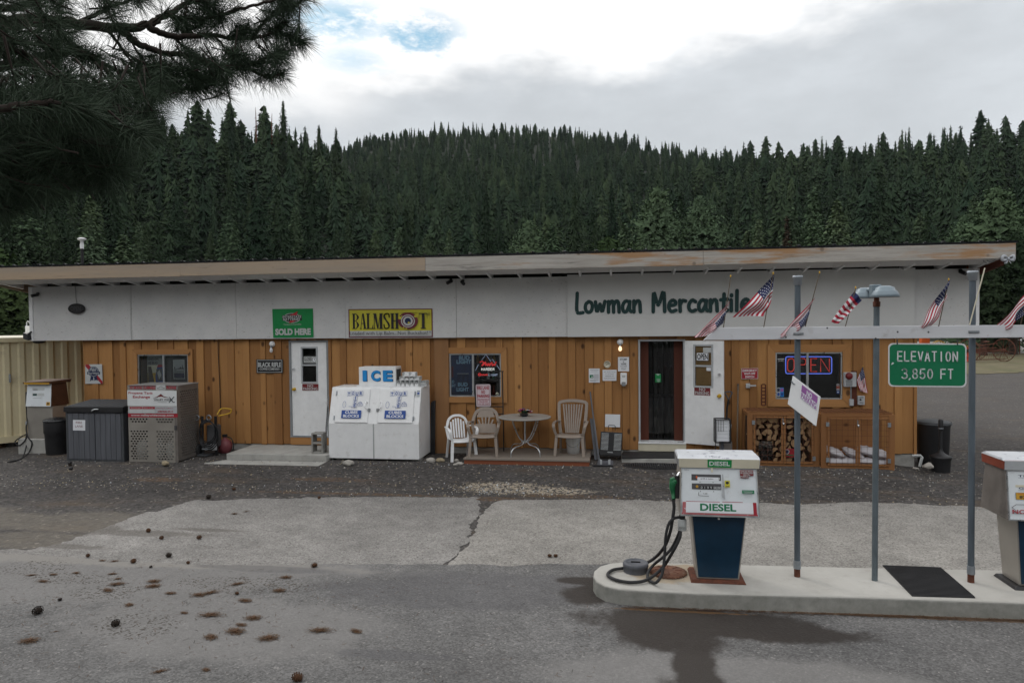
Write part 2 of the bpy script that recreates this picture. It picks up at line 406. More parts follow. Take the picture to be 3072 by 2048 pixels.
def thing(name,label,cat,loc=(0,0,0),group=None):
 o=bpy.data.objects.new(name,None);C.objects.link(o);o.location=loc;o.empty_display_size=.1
 WL[o.name]=Vector(loc);return tag(o,label,cat,group)
def struct(o,kind='structure'):o['kind']=kind;return o
def patch(TL,TR,BR,BL):
 TL,TR,BR,BL=map(Vector,(TL,TR,BR,BL));n=(BL-TL).cross(TR-TL).normalized()
 def q(u,v,off=0.):return(TL*(1-u)+TR*u)*(1-v)+(BL*(1-u)+BR*u)*v+n*off
 return q
def draw(mb,q,items,off=.0015):
 for i,it in enumerate(items):
  o=off+.0007*i;k=it[0]
  if k=='t':_,tx,u,v,h,w,m=it[:7];mb.text(q,tx,u,v,h,w,m,it[7]if len(it)>7 else 0.,o,it[8]if len(it)>8 else 0.)
  elif k=='r':_,u0,v0,u1,v1,m=it;mb.poly([q(u0,v1,o),q(u1,v1,o),q(u1,v0,o),q(u0,v0,o)],m)
  elif k=='p':mb.poly([q(u,v,o)for u,v in it[1]],it[2])
  elif k=='e':
   _,u,v,ru,rv,m=it;mb.poly([q(u+ru*cos(a*pi/14),v-rv*sin(a*pi/14),o)for a in range(28)],m)
  elif k=='l':
   _,pts,wd_,asp,m=it
   for a,b in zip(pts,pts[1:]):
    dx,dy=(b[0]-a[0])*asp,b[1]-a[1];L=hypot(dx,dy)or 1;nx,ny=-dy/L*wd_/2/asp,dx/L*wd_/2
    ex,ey=dx/L*wd_*.3/asp,dy/L*wd_*.3
    mb.poly([q(a[0]-ex+nx,a[1]-ey+ny,o),q(b[0]+ex+nx,b[1]+ey+ny,o),q(b[0]+ex-nx,b[1]+ey-ny,o),q(a[0]-ex-nx,a[1]-ey-ny,o)],m)
def panel(mb,TL,TR,BR,BL,th,m):
 q=patch(TL,TR,BR,BL)
 mb.hexa([q(0,1,-th),q(1,1,-th),q(1,1),q(0,1),q(0,0,-th),q(1,0,-th),q(1,0),q(0,0)],m)
 return q
def rrect(w,h,r,k=5):
 out=[]
 for cx_,cy_,a0 in((w-r,h-r,0),(r,h-r,90),(r,r,180),(w-r,r,270)):
  for i in range(k+1):a=radians(a0+90*i/k);out.append((cx_+r*cos(a),cy_+r*sin(a)))
 return out
def sign(name,label,view,pts,Y,bg,items,th=.006,cat='sign',group=None,frame=None,round_=0.):
 """flat board on the plane y = Y whose four corners are TL, TR, BR, BL"""
 c4=[W(*view(*p),y)for p,y in zip(pts,Y if isinstance(Y,(list,tuple))else[Y]*4)]
 mb=MB();q=patch(*c4)
 if round_:
  w,h=(c4[1]-c4[0]).length,(c4[3]-c4[0]).length
  rr=[(x/w,1-y/h)for x,y in rrect(w,h,round_)]
  mb.prism([q(u,v,-th)for u,v in rr],q(0,0,0)-q(0,0,-th),frame or bg)
  if frame:mb.poly([q(.5+(u-.5)*(1-.012*2),.5+(v-.5)*(1-.02*2),.0008)for u,v in rr],bg)
 else:panel(mb,*c4,th,bg)
 draw(mb,q,items)
 o=mb.build(name,origin=q(.5,1))
 return tag(o,label,cat,group)
def copy_tree(o,loc=None,rotz=None,label=None,scale=None):
 c=o.copy();C.objects.link(c)
 for ch in o.children:
  d=ch.copy();C.objects.link(d);d.parent=c
 if loc is not None:c.location=loc
 if rotz is not None:c.rotation_euler=(0,0,rotz)
 if scale is not None:c.scale=scale if not isinstance(scale,(int,float))else(scale,)*3
 if label:c['label']=label
 return c
def smooth_path(pts,k=6):
 P=[Vector(p)for p in pts];P=[P[0]*2-P[1]]+P+[P[-1]*2-P[-2]];out=[]
 for i in range(1,len(P)-2):
  a,b,c,d=P[i-1:i+3]
  for j in range(k):
   t=j/k;out.append(.5*(2*b+(c-a)*t+(2*a-5*b+4*c-d)*t*t+(3*b-a-3*c+d)*t**3))
 return out+[P[-2]]
MT['banner']=simple('vinyl banner',(.60,.605,.60),.6,var=.04,scale=2)
MT['ink_green']=simple('dark green ink',(.012,.045,.045),.6,var=.2)
MT['pump_top']=simple('peeling painted pump top',(.55,.57,.60),.5,.3,var=.1,scale=4,wear=((.22,.23,.28),.55,6))
MT['nozzle_green']=simple('green nozzle cover',(.012,.12,.045),.4,var=.15)
MT['lamp_pole']=simple('worn galvanised lamp pole',(.135,.165,.185),.45,.35,var=.2,scale=5,wear=((.6,.62,.63),.05,16))
MT['staff']=simple('flag staff',(.10,.075,.045),.5,var=.2)
MT['table_top']=simple('grey table top',(.30,.295,.28),.4,var=.08)
MT['leaf_green']=simple('dark leaves',(.02,.06,.03),.6,var=.3)
MT['tool_wood']=simple('grey tool handle',(.16,.12,.085),.7,var=.2)
MT['sack']=simple('white woven sack',(.50,.485,.51),.55,var=.05,bmp=.2,bscale=30)
MT['steel_top']=simple('grey cage top',(.26,.255,.25),.5,.3,var=.15)
MT['rust_panel']=simple('brown painted pump side',(.085,.035,.018),.55,.2,var=.25)
MT['faded_red']=simple('faded red tank',(.20,.055,.065),.5,var=.2)
MT['drum_red']=simple('red orange drum',(.55,.07,.035),.5,var=.12)
MT['bough_bark']=simple('dark bough bark',(.028,.02,.016),.95,var=.4,scale=30,bmp=.7,bscale=30)
MT['cone_dark']=simple('dark cone scales',(.022,.015,.011),.9,var=.5,scale=40)
MT['cone_brown']=simple('brown cone scales',(.075,.034,.015),.9,var=.4,scale=40)
MT['needle_litter']=simple('dead orange needles',(.085,.048,.025),.9,var=.4,scale=30)
MT['island']=MT['concrete']
# ---- ground materials
def gz(x,y):
 def sm(t):t=min(1,max(0,t));return t*t*(3-2*t)
 return.12*sm((y+2.9)/2.0)*sm((7.75-x)/.9)*sm((x+12.5)/2.5)*(1-sm((y-2)/4))
def spots(t,v,lst,nz,warp):
 """union of soft, noise-edged spots: (x, y, rx, ry)"""
 out=None
 for x,y,rx,ry in lst:
  mp=nd(t,'ShaderNodeMapping');mp.inputs['Location'].default_value=(-x/rx,-y/ry,0);mp.inputs['Scale'].default_value=(1/rx,1/ry,0)
  t.links.new(v,mp.inputs[0])
  ln=nd(t,'ShaderNodeVectorMath',operation='LENGTH');t.links.new(mp.outputs[0],ln.inputs[0])
  d=mth(t,'ADD',ln.outputs['Value'],mth(t,'MULTIPLY',mth(t,'SUBTRACT',nz,.5),warp))
  k=mrange(t,d,1.12,.72,0,1,True)
  out=k if out is None else mth(t,'MAXIMUM',out,k)
 return out
def grit(name,base,amt,chips,chip_cov,chip_col,rough=.92,bstr=.5,scale=34):
 m,t,b=newmat(name);v=coord(t)
 big=noise(t,v,.55,5,.6);mid=noise(t,v,3.2,6,.65);fine=noise(t,v,60,4,.7)
 vo=nd(t,'ShaderNodeTexVoronoi');vo.inputs['Scale'].default_value=scale;t.links.new(v,vo.inputs['Vector'])
 sep=nd(t,'ShaderNodeSeparateColor');t.links.new(vo.outputs['Color'],sep.inputs[0])
 lum=mth(t,'ADD',mth(t,'MULTIPLY',mth(t,'SUBTRACT',sep.outputs[0],.5),amt),1)
 lum=mth(t,'MULTIPLY',lum,mrange(t,big,.3,.7,.80,1.2));lum=mth(t,'MULTIPLY',lum,mrange(t,mid,.3,.7,.82,1.18));lum=mth(t,'MULTIPLY',lum,mrange(t,fine,.3,.7,.82,1.18))
 sc=nd(t,'ShaderNodeVectorMath',operation='SCALE');sc.inputs[0].default_value=base;t.links.new(lum,sc.inputs['Scale'])
 c=sc.outputs[0]
 chip=mth(t,'MULTIPLY',mrange(t,sep.outputs[1],1-chip_cov,1-chip_cov+.02),chips)
 c=mixcol(t,chip,c,chip_col)
 b.inputs['Roughness'].default_value=rough;b.inputs['Specular IOR Level'].default_value=.25
 h=mth(t,'ADD',mth(t,'MULTIPLY',vo.outputs['Distance'],.7),mth(t,'MULTIPLY',fine,.5))
 bump(t,b,h,bstr,.012)
 return m,t,b,v,c,big,mid,sep
m,t,b,v,c,big,mid,sep=grit('gravel lot',(.060,.0555,.0535),.9,.55,.035,(.33,.30,.26),scale=26)
MT['gravel']=m
nzw=noise(t,v,1.6,7,.7);nzf=noise(t,v,7,6,.7)
duff=mth(t,'MULTIPLY',mrange(t,noise(t,v,.9,7,.72,(.55,1.5,1)),.52,.68),.45)
c=mixcol(t,duff,c,(.12,.085,.055))
edge_needles=spots(t,v,[(-2.3,-3.06,1.9,.10),(.15,-3.15,.5,.16),(1.4,-2.85,1.0,.12),(-6.3,-2.45,.55,.16),(-3.0,-2.2,.9,.12)],nzf,1.5)
c=mixcol(t,mth(t,'MULTIPLY',mth(t,'MULTIPLY',edge_needles,mrange(t,noise(t,v,14,5,.7),.42,.62)),.75),c,(.15,.085,.04))
pile=spots(t,v,[(.15,-2.45,.75,.35),(.9,-2.55,.9,.22)],nzf,1.6)
chips2=mth(t,'MULTIPLY',pile,mrange(t,sep.outputs[2],.35,.5))
c=mixcol(t,mth(t,'MULTIPLY',chips2,.75),c,(.42,.36,.28))
tan_dirt=spots(t,v,[(-7.4,-5.2,2.2,.5),(-8.8,-4.9,1.8,.6),(-5.6,-5.1,1.0,.6),(-5.7,-6.0,1.0,.4),(-5.0,-5.0,.6,.3)],nzw,1.3)
c=mixcol(t,mth(t,'MULTIPLY',mth(t,'MULTIPLY',tan_dirt,mrange(t,nzf,.25,.6,.35,1)),.6),c,(.165,.147,.122))
lot=mrange(t,nd(t,'ShaderNodeSeparateXYZ').outputs[0],7.6,9.0)
sx_=[n for n in t.nodes if n.bl_idname=='ShaderNodeSeparateXYZ'][-1];t.links.new(v,sx_.inputs[0])
c=mixcol(t,mth(t,'MULTIPLY',mrange(t,mth(t,'ADD',sx_.outputs[1],mth(t,'MULTIPLY',nzw,1.5)),2.5,5.0),.45),c,(.10,.092,.087))
t.links.new(c,b.inputs['Base Color'])
def chipseal(name,base,chipc,dark):
 m,t,b,v,c,big,mid,sep=grit(name,base,.50,.5,.07,chipc,scale=58,bstr=.35)
 pits=mrange(t,sep.outputs[2],.945,.96)
 c=mixcol(t,mth(t,'MULTIPLY',pits,.75),c,dark)
 patchy=mth(t,'MULTIPLY',mrange(t,noise(t,v,1.3,7,.7,(.6,1.3,1)),.56,.74),.35)
 c=mixcol(t,patchy,c,tuple(x*.62 for x in base))
 return m,t,b,v,c
m,t,b,v,c=chipseal('pale chip seal',(.240,.229,.213),(.36,.345,.32),(.08,.07,.06));MT['chipseal']=m
oil=spots(t,v,[(3.2,-6.2,.9,.16)],noise(t,v,6,6,.7),1.6)
c=mixcol(t,mth(t,'MULTIPLY',oil,.4),c,(.12,.085,.05));t.links.new(c,b.inputs['Base Color'])
m,t,b,v,c=chipseal('grey chip seal',(.205,.197,.188),(.31,.30,.285),(.07,.06,.055));MT['chipseal_left']=m
nzw=noise(t,v,2.2,7,.72)
g1=spots(t,v,[(-4.4,-5.55,1.1,.14),(-5.2,-5.5,.5,.3),(-3.5,-5.3,.6,.08),(-4.9,-6.2,.7,.1)],nzw,1.5)
c=mixcol(t,mth(t,'MULTIPLY',g1,.55),c,(.085,.075,.065));t.links.new(c,b.inputs['Base Color'])
m,t,b,v,c,big,mid,sep=grit('driveway asphalt',(.120,.1175,.1165),.62,.45,.03,(.34,.325,.31),scale=62,bstr=.35);MT['asphalt']=m
nzw=noise(t,v,1.1,7,.66);nzf=noise(t,v,3.4,7,.68)
pale=spots(t,v,[(-4.2,-7.2,2.8,.9),(-1.6,-8.2,1.7,.8),(3.0,-8.7,1.6,.5),(-3.6,-6.6,3.2,.35)],nzw,1.5)
c=mixcol(t,mth(t,'MULTIPLY',pale,.55),c,(.205,.198,.193))
fr_=spots(t,v,[(-4.2,-6.62,3.4,.22),(-6.5,-6.7,1.5,.3)],nzf,1.8)
c=mixcol(t,mth(t,'MULTIPLY',fr_,.75),c,(.228,.216,.200))
dk=spots(t,v,[(.3,-7.2,1.5,.42),(.9,-6.75,1.4,.25),(-1.9,-6.7,.9,.12),(.2,-8.6,.5,.1)],nzf,1.4)
c=mixcol(t,mth(t,'MULTIPLY',dk,.5),c,(.085,.083,.088))
crumbs=spots(t,v,[(-4.7,-7.0,.5,.3),(-4.0,-7.25,.7,.18),(-3.3,-7.6,.45,.25),(-2.4,-8.3,.5,.3),(-1.9,-7.2,.9,.25)],nzf,1.5)
vo=nd(t,'ShaderNodeTexVoronoi');vo.inputs['Scale'].default_value=55;t.links.new(v,vo.inputs['Vector'])
sp=nd(t,'ShaderNodeSeparateColor');t.links.new(vo.outputs['Color'],sp.inputs[0])
c=mixcol(t,mth(t,'MULTIPLY',mth(t,'MULTIPLY',crumbs,mrange(t,sp.outputs[0],.80,.83)),.8),c,(.05,.042,.035))
oil=spots(t,v,[(2.9,-7.62,1.15,.36),(2.6,-7.95,.5,.35),(1.75,-6.65,.32,.14),(1.8,-7.05,.30,.28),(3.5,-7.75,.9,.22),(2.75,-8.7,.22,.9),(2.62,-9.2,.28,.6)],noise(t,v,2.6,7,.66),1.25)
c=mixcol(t,mth(t,'MULTIPLY',oil,.9),c,(.026,.020,.0165))
needles=spots(t,v,[(4.3,-7.22,2.0,.05),(6.0,-7.2,1.0,.05),(2.7,-7.36,.7,.03)],noise(t,v,12,6,.7),1.6)
c=mixcol(t,mth(t,'MULTIPLY',needles,.7),c,(.13,.07,.03))
t.links.new(c,b.inputs['Base Color']);t.links.new(mth(t,'SUBTRACT',.9,mth(t,'MULTIPLY',oil,.18)),b.inputs['Roughness'])
MT['grass']=simple('dry meadow grass',(.125,.108,.06),.95,var=.35,scale=1.2,bmp=.6,bscale=9,dirt=((.075,.085,.03),.45,.5))
MT['duff']=simple('forest floor',(.013,.018,.011),1,var=.4,scale=.05)
MT['far_road']=simple('pale road',(.33,.32,.30),.9,var=.08,scale=.4)
# ---- ground sheets
def axis_lines(lo,hi,fine_lo,fine_hi,step):
 a=list(np.arange(fine_lo,fine_hi+1e-6,step));x,d=fine_lo,step
 while x>lo:d*=1.5;x-=d;a.insert(0,max(x,lo))
 x,d=fine_hi,step
 while x<hi:d*=1.5;x+=d;a.append(min(x,hi))
 return a
xs,ys=axis_lines(-900,900,-14,11,.25),axis_lines(-120,900,-10,4,.2)
mb=MB();nx=len(xs)
mb.add([(x,y,gz(x,y))for y in ys for x in xs],[(j*nx+i,j*nx+i+1,(j+1)*nx+i+1,(j+1)*nx+i)for j in range(len(ys)-1)for i in range(nx-1)],'gravel',True)
struct(mb.build('ground'))
def ragged(pts,amp,step,seed):
 q=random.Random(seed);out=[]
 n=len(pts)
 for i in range(n):
  a,b=Vector(pts[i]),Vector(pts[(i+1)%n]);L=(b-a).length;k=max(1,int(min(L,60)/step))
  w=0
  for j in range(k):
   w=w*.75+q.gauss(0,amp)*.5;p=a.lerp(b,j/k);nrm=Vector((-(b-a).y,(b-a).x,0)).normalized()
   e=1 if L<25 else 0
   out.append(p+nrm*w*e)
 return out
def sheet(name,pts,z,m,amp=.035,step=.07,seed=1):
 r=ragged([(p[0],p[1],z)for p in pts],amp,step,seed)
 bm_=bmesh.new();vs=[bm_.verts.new(p)for p in r];f=bm_.faces.new(vs);bmesh.ops.triangulate(bm_,faces=[f]);bmesh.ops.recalc_face_normals(bm_,faces=bm_.faces[:])
 me=bpy.data.meshes.new(name);bm_.to_mesh(me);bm_.free();me.materials.append(MT[m])
 if me.polygons and me.polygons[0].normal.z<0:me.flip_normals()
 o=bpy.data.objects.new(name,me);C.objects.link(o);return struct(o)
gd=lambda*q:[GD(x,y)for x,y in q]
edge_l=gd((445,1150),(700,1142),(900,1141),(1040,1142),(1098,1143))
crackL=gd((1106,1156),(1102,1178),(1085,1195),(1083,1222),(1070,1250),(1048,1275),(1022,1292))
crackR=gd((1030,1294),(1053,1277),(1074,1254),(1090,1224),(1094,1197),(1108,1180),(1126,1158))
edge_r=gd((1150,1149),(1300,1147),(1480,1148),(1560,1152),(1700,1154),(1830,1160),(1990,1153),(2240,1164))
left_side=[(-7.6,-6.55,0)]+gd((70,1262),(170,1236),(215,1220),(275,1200),(330,1178),(385,1166))
sheet('pavement',left_side+edge_l+crackL+[(-.2,-6.9,0),(-6.5,-7.4,0)],.004,'chipseal_left',.045,.05,3)
sheet('pavement',crackR+edge_r+[(12,-2.6,0),(40,-2.2,0),(40,-7.2,0),(-.1,-6.9,0)],.0045,'chipseal',.03,.06,4)
road_edge=gd((-120,1262),(0,1270),(120,1279),(250,1289),(420,1297),(600,1299),(850,1296),(1000,1296),(1150,1299),(1390,1296))
sheet('driveway',road_edge+[(8,-6.3,0),(60,-5.6,0),(60,-60,0),(-60,-60,0),(-60,-7.4,0)],.009,'asphalt',.022,.06,5)
ge=[G(2850,1128),G(3072,1118),G(3400,1105)]
sheet('grass_verge',[(9.5,30,0)]+[(p.x,p.y,0)for p in ge]+[(80,20,0),(95,70,0),(40,75,0),(12,60,0)],.02,'grass',.5,.5,6)
sheet('road',[(22,47,0),(48,45.5,0),(100,40,0),(130,95,0),(30,90,0)],.045,'far_road',.15,.8,7)
MT['scree']=MT['gravel']
mb=MB();q=random.Random(5)
cl=[('stone',2),('dark_grey',5),('stone_tan',3),('light_grey',1)]
bag=[k for k,n in cl for _ in range(n)]
for i in range(3800):
 if i<1500:x,y=q.uniform(-10.5,10),q.uniform(-2.9,-.1)
 elif i<2200:x,y=q.gauss(.25,.55),q.gauss(-2.5,.22)
 elif i<2900:x,y=q.uniform(-9,9),-2.95+q.gauss(0,.18)
 else:x,y=q.uniform(-9,8),q.gauss(-.95,.25)
 if 1.8<x<9 and y<-6:continue
 r=abs(q.gauss(.007,.006))+.005;z=gz(x,y)+r*.25;a=q.uniform(0,6)
 pts=[(x+r*cos(a+k*2.1)*q.uniform(.7,1.3),y+r*sin(a+k*2.1)*q.uniform(.7,1.3),z-r*.4)for k in range(3)]+[(x+q.uniform(-r,r)*.3,y+q.uniform(-r,r)*.3,z+r*.7)]
 mb.add(pts,[(0,1,3),(1,2,3),(2,0,3)],q.choice(bag))
struct(tag(mb.build('gravel'),'loose pale and dark stone chips along the shop front','gravel'),'stuff')
# ---- hills
def az_el(xD,yD):
 d=ray(xD*S,yD*S);xr,yr=d.x*cos(TH)+d.y*sin(TH),-d.x*sin(TH)+d.y*cos(TH)
 return atan2(xr,yr),d.z/hypot(xr,yr)
def curve(pts):a=[az_el(*p)for p in pts];return[x for x,_ in a],[y for _,y in a]
RIDGES=[(curve([(-900,330),(-300,260),(0,235),(300,235),(480,238),(560,248),(640,268),(700,286),(750,302),(790,345),(850,440),(950,560),(1100,700)]),225,15),(curve([(500,420),(650,350),(740,322),(785,313),(830,300),(900,284),(960,278),(1100,278),(1250,276),(1350,288),(1450,304),(1550,322),(1650,340),(1700,345),(1800,350),(2000,380),(2200,420),(2600,500)]),500,11),(curve([(1100,640),(1300,520),(1500,400),(1600,362),(1700,345),(1800,331),(1900,323),(2000,314),(2100,308),(2200,294),(2300,276),(2352,268),(2600,240),(3200,250)]),315,12)]
R0=92.
def hill_z(a,r):
 z=-.6
 for(ca,ce),D,th in RIDGES:
  top=max(0,float(np.interp(a,ca,ce))*D+H-th)
  u=(r-R0)/(D-R0)
  if u<=0:k=0
  elif u<=1:k=u**1.38
  else:k=max(0,1-.55*(u-1)**1.3)
  z=max(z,-.6+(top+.6)*k)
 return z
def pol(a,r):x,y=r*sin(a),r*cos(a);return CX+x*cos(TH)-y*sin(TH),CY+x*sin(TH)+y*cos(TH)
mb=MB();AA=[radians(-62+1.0*i)for i in range(125)];RR=[80+12*i for i in range(56)]
mb.add([(*pol(a,r),hill_z(a,r))for r in RR for a in AA],[(j*125+i,j*125+i+1,(j+1)*125+i+1,(j+1)*125+i)for j in range(55)for i in range(124)],'duff',True)
struct(mb.build('hills'))
mb=MB();AB=[radians(72+3*i)for i in range(73)];RB=[45,70,110,170,260,400]
def back_z(a,r):k=min(1,max(0,(r-55)/190));return-.8+(92+16*sin(a*5)+12*sin(a*11))*k*min(1,(a-radians(72))/.35)*min(1,(radians(288)-a)/.35)
mb.add([(*pol(a,r),back_z(a,r))for r in RB for a in AB],[(j*73+i,j*73+i+1,(j+1)*73+i+1,(j+1)*73+i)for j in range(5)for i in range(72)],'duff',True)
struct(mb.build('hills'))  # unseen hill added behind the camera to cut low light on the storefront
# ---- conifers
def foliage(name,cols,spec=.0,sc=.09,attr=False):
 m,t,b=newmat(name)
 geo=nd(t,'ShaderNodeNewGeometry')
 if attr:r=nd(t,'ShaderNodeAttribute',attribute_name='tint').outputs['Fac']
 else:r=nd(t,'ShaderNodeObjectInfo').outputs['Random']
 n=noise(t,geo.outputs['Position'],sc,3,.6)
 c=mixcol(t,r,cols[0],cols[1])
 c=mixcol(t,mth(t,'MULTIPLY',mrange(t,n,.35,.7),.8),c,cols[2])
 if sc>.3:c=mixcol(t,mth(t,'MULTIPLY',geo.outputs['Random Per Island'],.8),c,cols[1])
 else:c=mixcol(t,mth(t,'MULTIPLY',geo.outputs['Random Per Island'],.25),c,cols[0])
 t.links.new(c,b.inputs['Base Color']);b.inputs['Roughness'].default_value=.8;b.inputs['Specular IOR Level'].default_value=spec
 return m
FIR=((.019,.034,.021),(.074,.102,.052),(.036,.058,.038))
MT['fir']=foliage('fir needles',FIR);MT['fir_mass']=foliage('forest needles',FIR,attr=True,sc=.02)
MT['young_pine']=foliage('young pine needles',((.080,.126,.068),(.122,.162,.084),(.092,.138,.094)))
MT['brown_tree']=foliage('dying needles',((.065,.045,.032),(.085,.06,.04),(.05,.045,.035)))
MT['broadleaf']=foliage('broad leaves',((.045,.075,.03),(.075,.10,.04),(.04,.065,.03)))
MT['needles']=foliage('long pine needles',((.014,.030,.017),(.034,.056,.030),(.022,.038,.023)),.35,.5)
def skirt(q,z,rad,dz,h,droop,leaf):
 """one tier of narrow overlapping boughs, the dense inside of a crown"""
 n=int(min(22,max(6,6.283*rad/max(leaf*1.1,.2))));out=[];a0=q.uniform(0,6.28)
 for k in range(n):
  a=a0+6.283*(k+q.uniform(-.45,.45))/n;R_=rad*q.uniform(.5,1.25);d=3.14/n*q.uniform(.9,1.7);ri=rad*.1
  zz=z+q.normal(0,.45)*dz;zt=min(zz+dz*1.5+rad*.12,h);up=q.uniform(-.05,.35)
  top=np.array([ri*cos(a),ri*sin(a),zt]);tip=np.array([R_*cos(a),R_*sin(a),zz-(droop-up)*R_-dz*q.uniform(0,1.2)])
  l_,r_=(np.array([R_*q.uniform(.55,.8)*cos(a+s_*d),R_*.7*sin(a+s_*d),zz-droop*R_*.4+q.normal(0,.3)*dz])for s_ in(-1,1))
  out+=[top,l_,tip,top,tip,r_]
 return out
def crown(seed,h,r,tiers,per,clumps,leaf,t0=.1,shape='fir',tri=2,droop=.25,core=.66):
 q=np.random.default_rng(seed);V=[]
 for i in range(tiers):
  t=t0+(1-t0)*((i+q.uniform(-.3,.3))/tiers);t=min(max(t,t0),.995)
  if shape=='fir':rad=r*(1-t)**.8*q.uniform(.75,1.15)+.02*h*(1-t)
  elif shape=='pine':s=(t-t0)/(1-t0);rad=r*(max(0.,1-s**2.2))**.7*(.55+.45*min(1,s*3.5))*q.uniform(.65,1.2)
  else:s=(t-t0)/(1-t0);rad=r*sqrt(max(.02,1-(2*s-.9)**2/1.25))*q.uniform(.7,1.15)
  a0=q.uniform(0,6.28)
  V+=skirt(q,t*h,rad*core,h/tiers,h,droop if shape=='fir' else.12,leaf)
  nb=max(3,int(per*(.45+.55*rad/r)))
  for b_ in range(nb):
   a=a0+6.283*b_/nb+q.uniform(-.35,.35);L=rad*q.uniform(.7,1.12)
   d=np.array([cos(a),sin(a),0.]);side=np.array([-sin(a),cos(a),0.])
   for k in range(clumps):
    f=(k+q.uniform(.35,1.))/clumps
    p=d*L*f+np.array([0,0,t*h+(-droop if shape!='pine' else.18)*L*f+q.normal(0,.012)*h])
    for _ in range(tri):
     s=leaf*q.uniform(.6,1.35)*(.6+.4*rad/r)
     if shape=='fir':u=d*s*1.25+np.array([0,0,-s*q.uniform(.1,.9)])+side*s*q.normal(0,.5);w=side*s*.55+np.array([0,0,s*q.normal(0,.35)])
     else:u=q.normal(0,1,3);u[2]=abs(u[2])*.9;u*=s/np.linalg.norm(u)*1.15;w=np.cross(u,q.normal(0,1,3));w*=s*.5/(np.linalg.norm(w)+1e-6)
     o=p+q.normal(0,leaf*.35,3)
     V+=[o-w-u*.3,o+w-u*.3,o+u]
 for _ in range(5):
  a=q.uniform(0,6.28);s=leaf*.7
  V+=[np.array([cos(a)*s*.4,sin(a)*s*.4,h*.965]),np.array([-cos(a)*s*.4,-sin(a)*s*.4,h*.965]),np.array([0,0,h*1.02])]
 return np.array(V,dtype=np.float32)
def soup(name,V,m,axis=None,tint=None):
 """triangles; axis = x, y of each triangle's tree: normals lean outwards from it so that crowns shade as volumes"""
 V=np.ascontiguousarray(V,dtype=np.float32);n=len(V)//3
 if axis is not None:
  T=V.reshape(n,3,3).copy();c=T.mean(1);gn=np.cross(T[:,1]-T[:,0],T[:,2]-T[:,0]);o=c-axis;o[:,2]=0;o/=np.linalg.norm(o,axis=1)[:,None]+.25
  o[:,2]=.40;flip=(gn*o).sum(1)<0;T[flip]=T[flip][:,[0,2,1]];gn[flip]*=-1
  gn/=np.linalg.norm(gn,axis=1)[:,None]+1e-9;nn=gn*.40+o;nn/=np.linalg.norm(nn,axis=1)[:,None];V=np.ascontiguousarray(T.reshape(-1,3))
 me=bpy.data.meshes.new(name)
 me.vertices.add(len(V));me.vertices.foreach_set('co',V.ravel())
 me.loops.add(len(V));me.loops.foreach_set('vertex_index',np.arange(len(V),dtype=np.int32))
 me.polygons.add(n);me.polygons.foreach_set('loop_start',np.arange(0,len(V),3,dtype=np.int32))
 me.materials.append(MT[m]);me.update(calc_edges=True)
 if axis is not None:
  me.polygons.foreach_set('use_smooth',np.ones(n,dtype=bool))
  at=me.attributes.new('custom_normal','FLOAT_VECTOR','POINT');at.data.foreach_set('vector',np.repeat(nn,3,axis=0).astype(np.float32).ravel())
 if tint is not None:
  at=me.attributes.new('tint','FLOAT','POINT');at.data.foreach_set('value',np.ascontiguousarray(tint,dtype=np.float32))
 return me
def trunk_mesh(h,r,m='tree_bark',n=7,seed=0):
 q=random.Random(seed);b=MB()
 b.tube([(q.gauss(0,.02*r),q.gauss(0,.02*r),h*t)for t in(-.02,.02,.25,.5,.75,.96)],[r*1.25,r,r*.82,r*.6,r*.36,r*.08],m,n)
 for i in range(7):
  z=h*q.uniform(.12,.5);a=q.uniform(0,6.3);L=r*q.uniform(3,6)
  b.tube([(0,0,z),(cos(a)*L,sin(a)*L,z-L*.1)],[r*.12,r*.03],m,4)
 o=b.build('trunk');me=o.data;bpy.data.objects.remove(o);return me
KINDS={}
def kind(key,h,r,m,trunk_r,seeds,**k):
 KINDS[key]=[(soup('crown',crown(s,h,r,**k),m,np.zeros(3,dtype=np.float32)),trunk_mesh(h,trunk_r,seed=s),h)for s in seeds]
kind('tall_fir',24,3.7,'fir',.28,(1,2,3,4),tiers=44,per=12,clumps=6,leaf=.30,t0=.06)
kind('slim_fir',22,2.7,'fir',.24,(5,6),tiers=42,per=10,clumps=5,leaf=.27,t0=.12)
kind('round_fir',20,3.6,'fir',.3,(11,12),tiers=34,per=13,clumps=8,leaf=.32,t0=.06,shape='pine')
kind('young_pine',12,2.3,'young_pine',.17,(7,8,9),tiers=46,per=13,clumps=9,leaf=.19,t0=.03)
kind('pine',17,4.6,'young_pine',.35,(13,14),tiers=46,per=16,clumps=15,leaf=.24,t0=.06,shape='pine')
kind('brown_fir',18,2.2,'brown_tree',.22,(15,),tiers=44,per=9,clumps=6,leaf=.26,t0=.1)
kind('leafy_tree',11,3.6,'broadleaf',.2,(17,18),tiers=34,per=16,clumps=12,leaf=.24,t0=.1,shape='round')
def plant(key,p,h,rz,label,group,cat='tree',name='conifer_tree',var=0,wide=1.0):
 cm,tm,h0=KINDS[key][var%len(KINDS[key])]
 t=thing(name,label,cat,p,group);t.rotation_euler=(0,0,rz);s=h/h0;t.scale=(s*wide,s*wide,s)
 for nm,me in(('crown',cm),('trunk',tm)):
  o=bpy.data.objects.new(nm,me);C.objects.link(o);o.parent=t
 return t
def roof_edge_tan(a):
 xD=1176+tan(a)*F/S;yD=np.interp(xD,[0,2330,2345,2352],[612,557,700,740]);return az_el(xD,float(yD))[1]
q=random.Random(21);cand=[]
r=107.
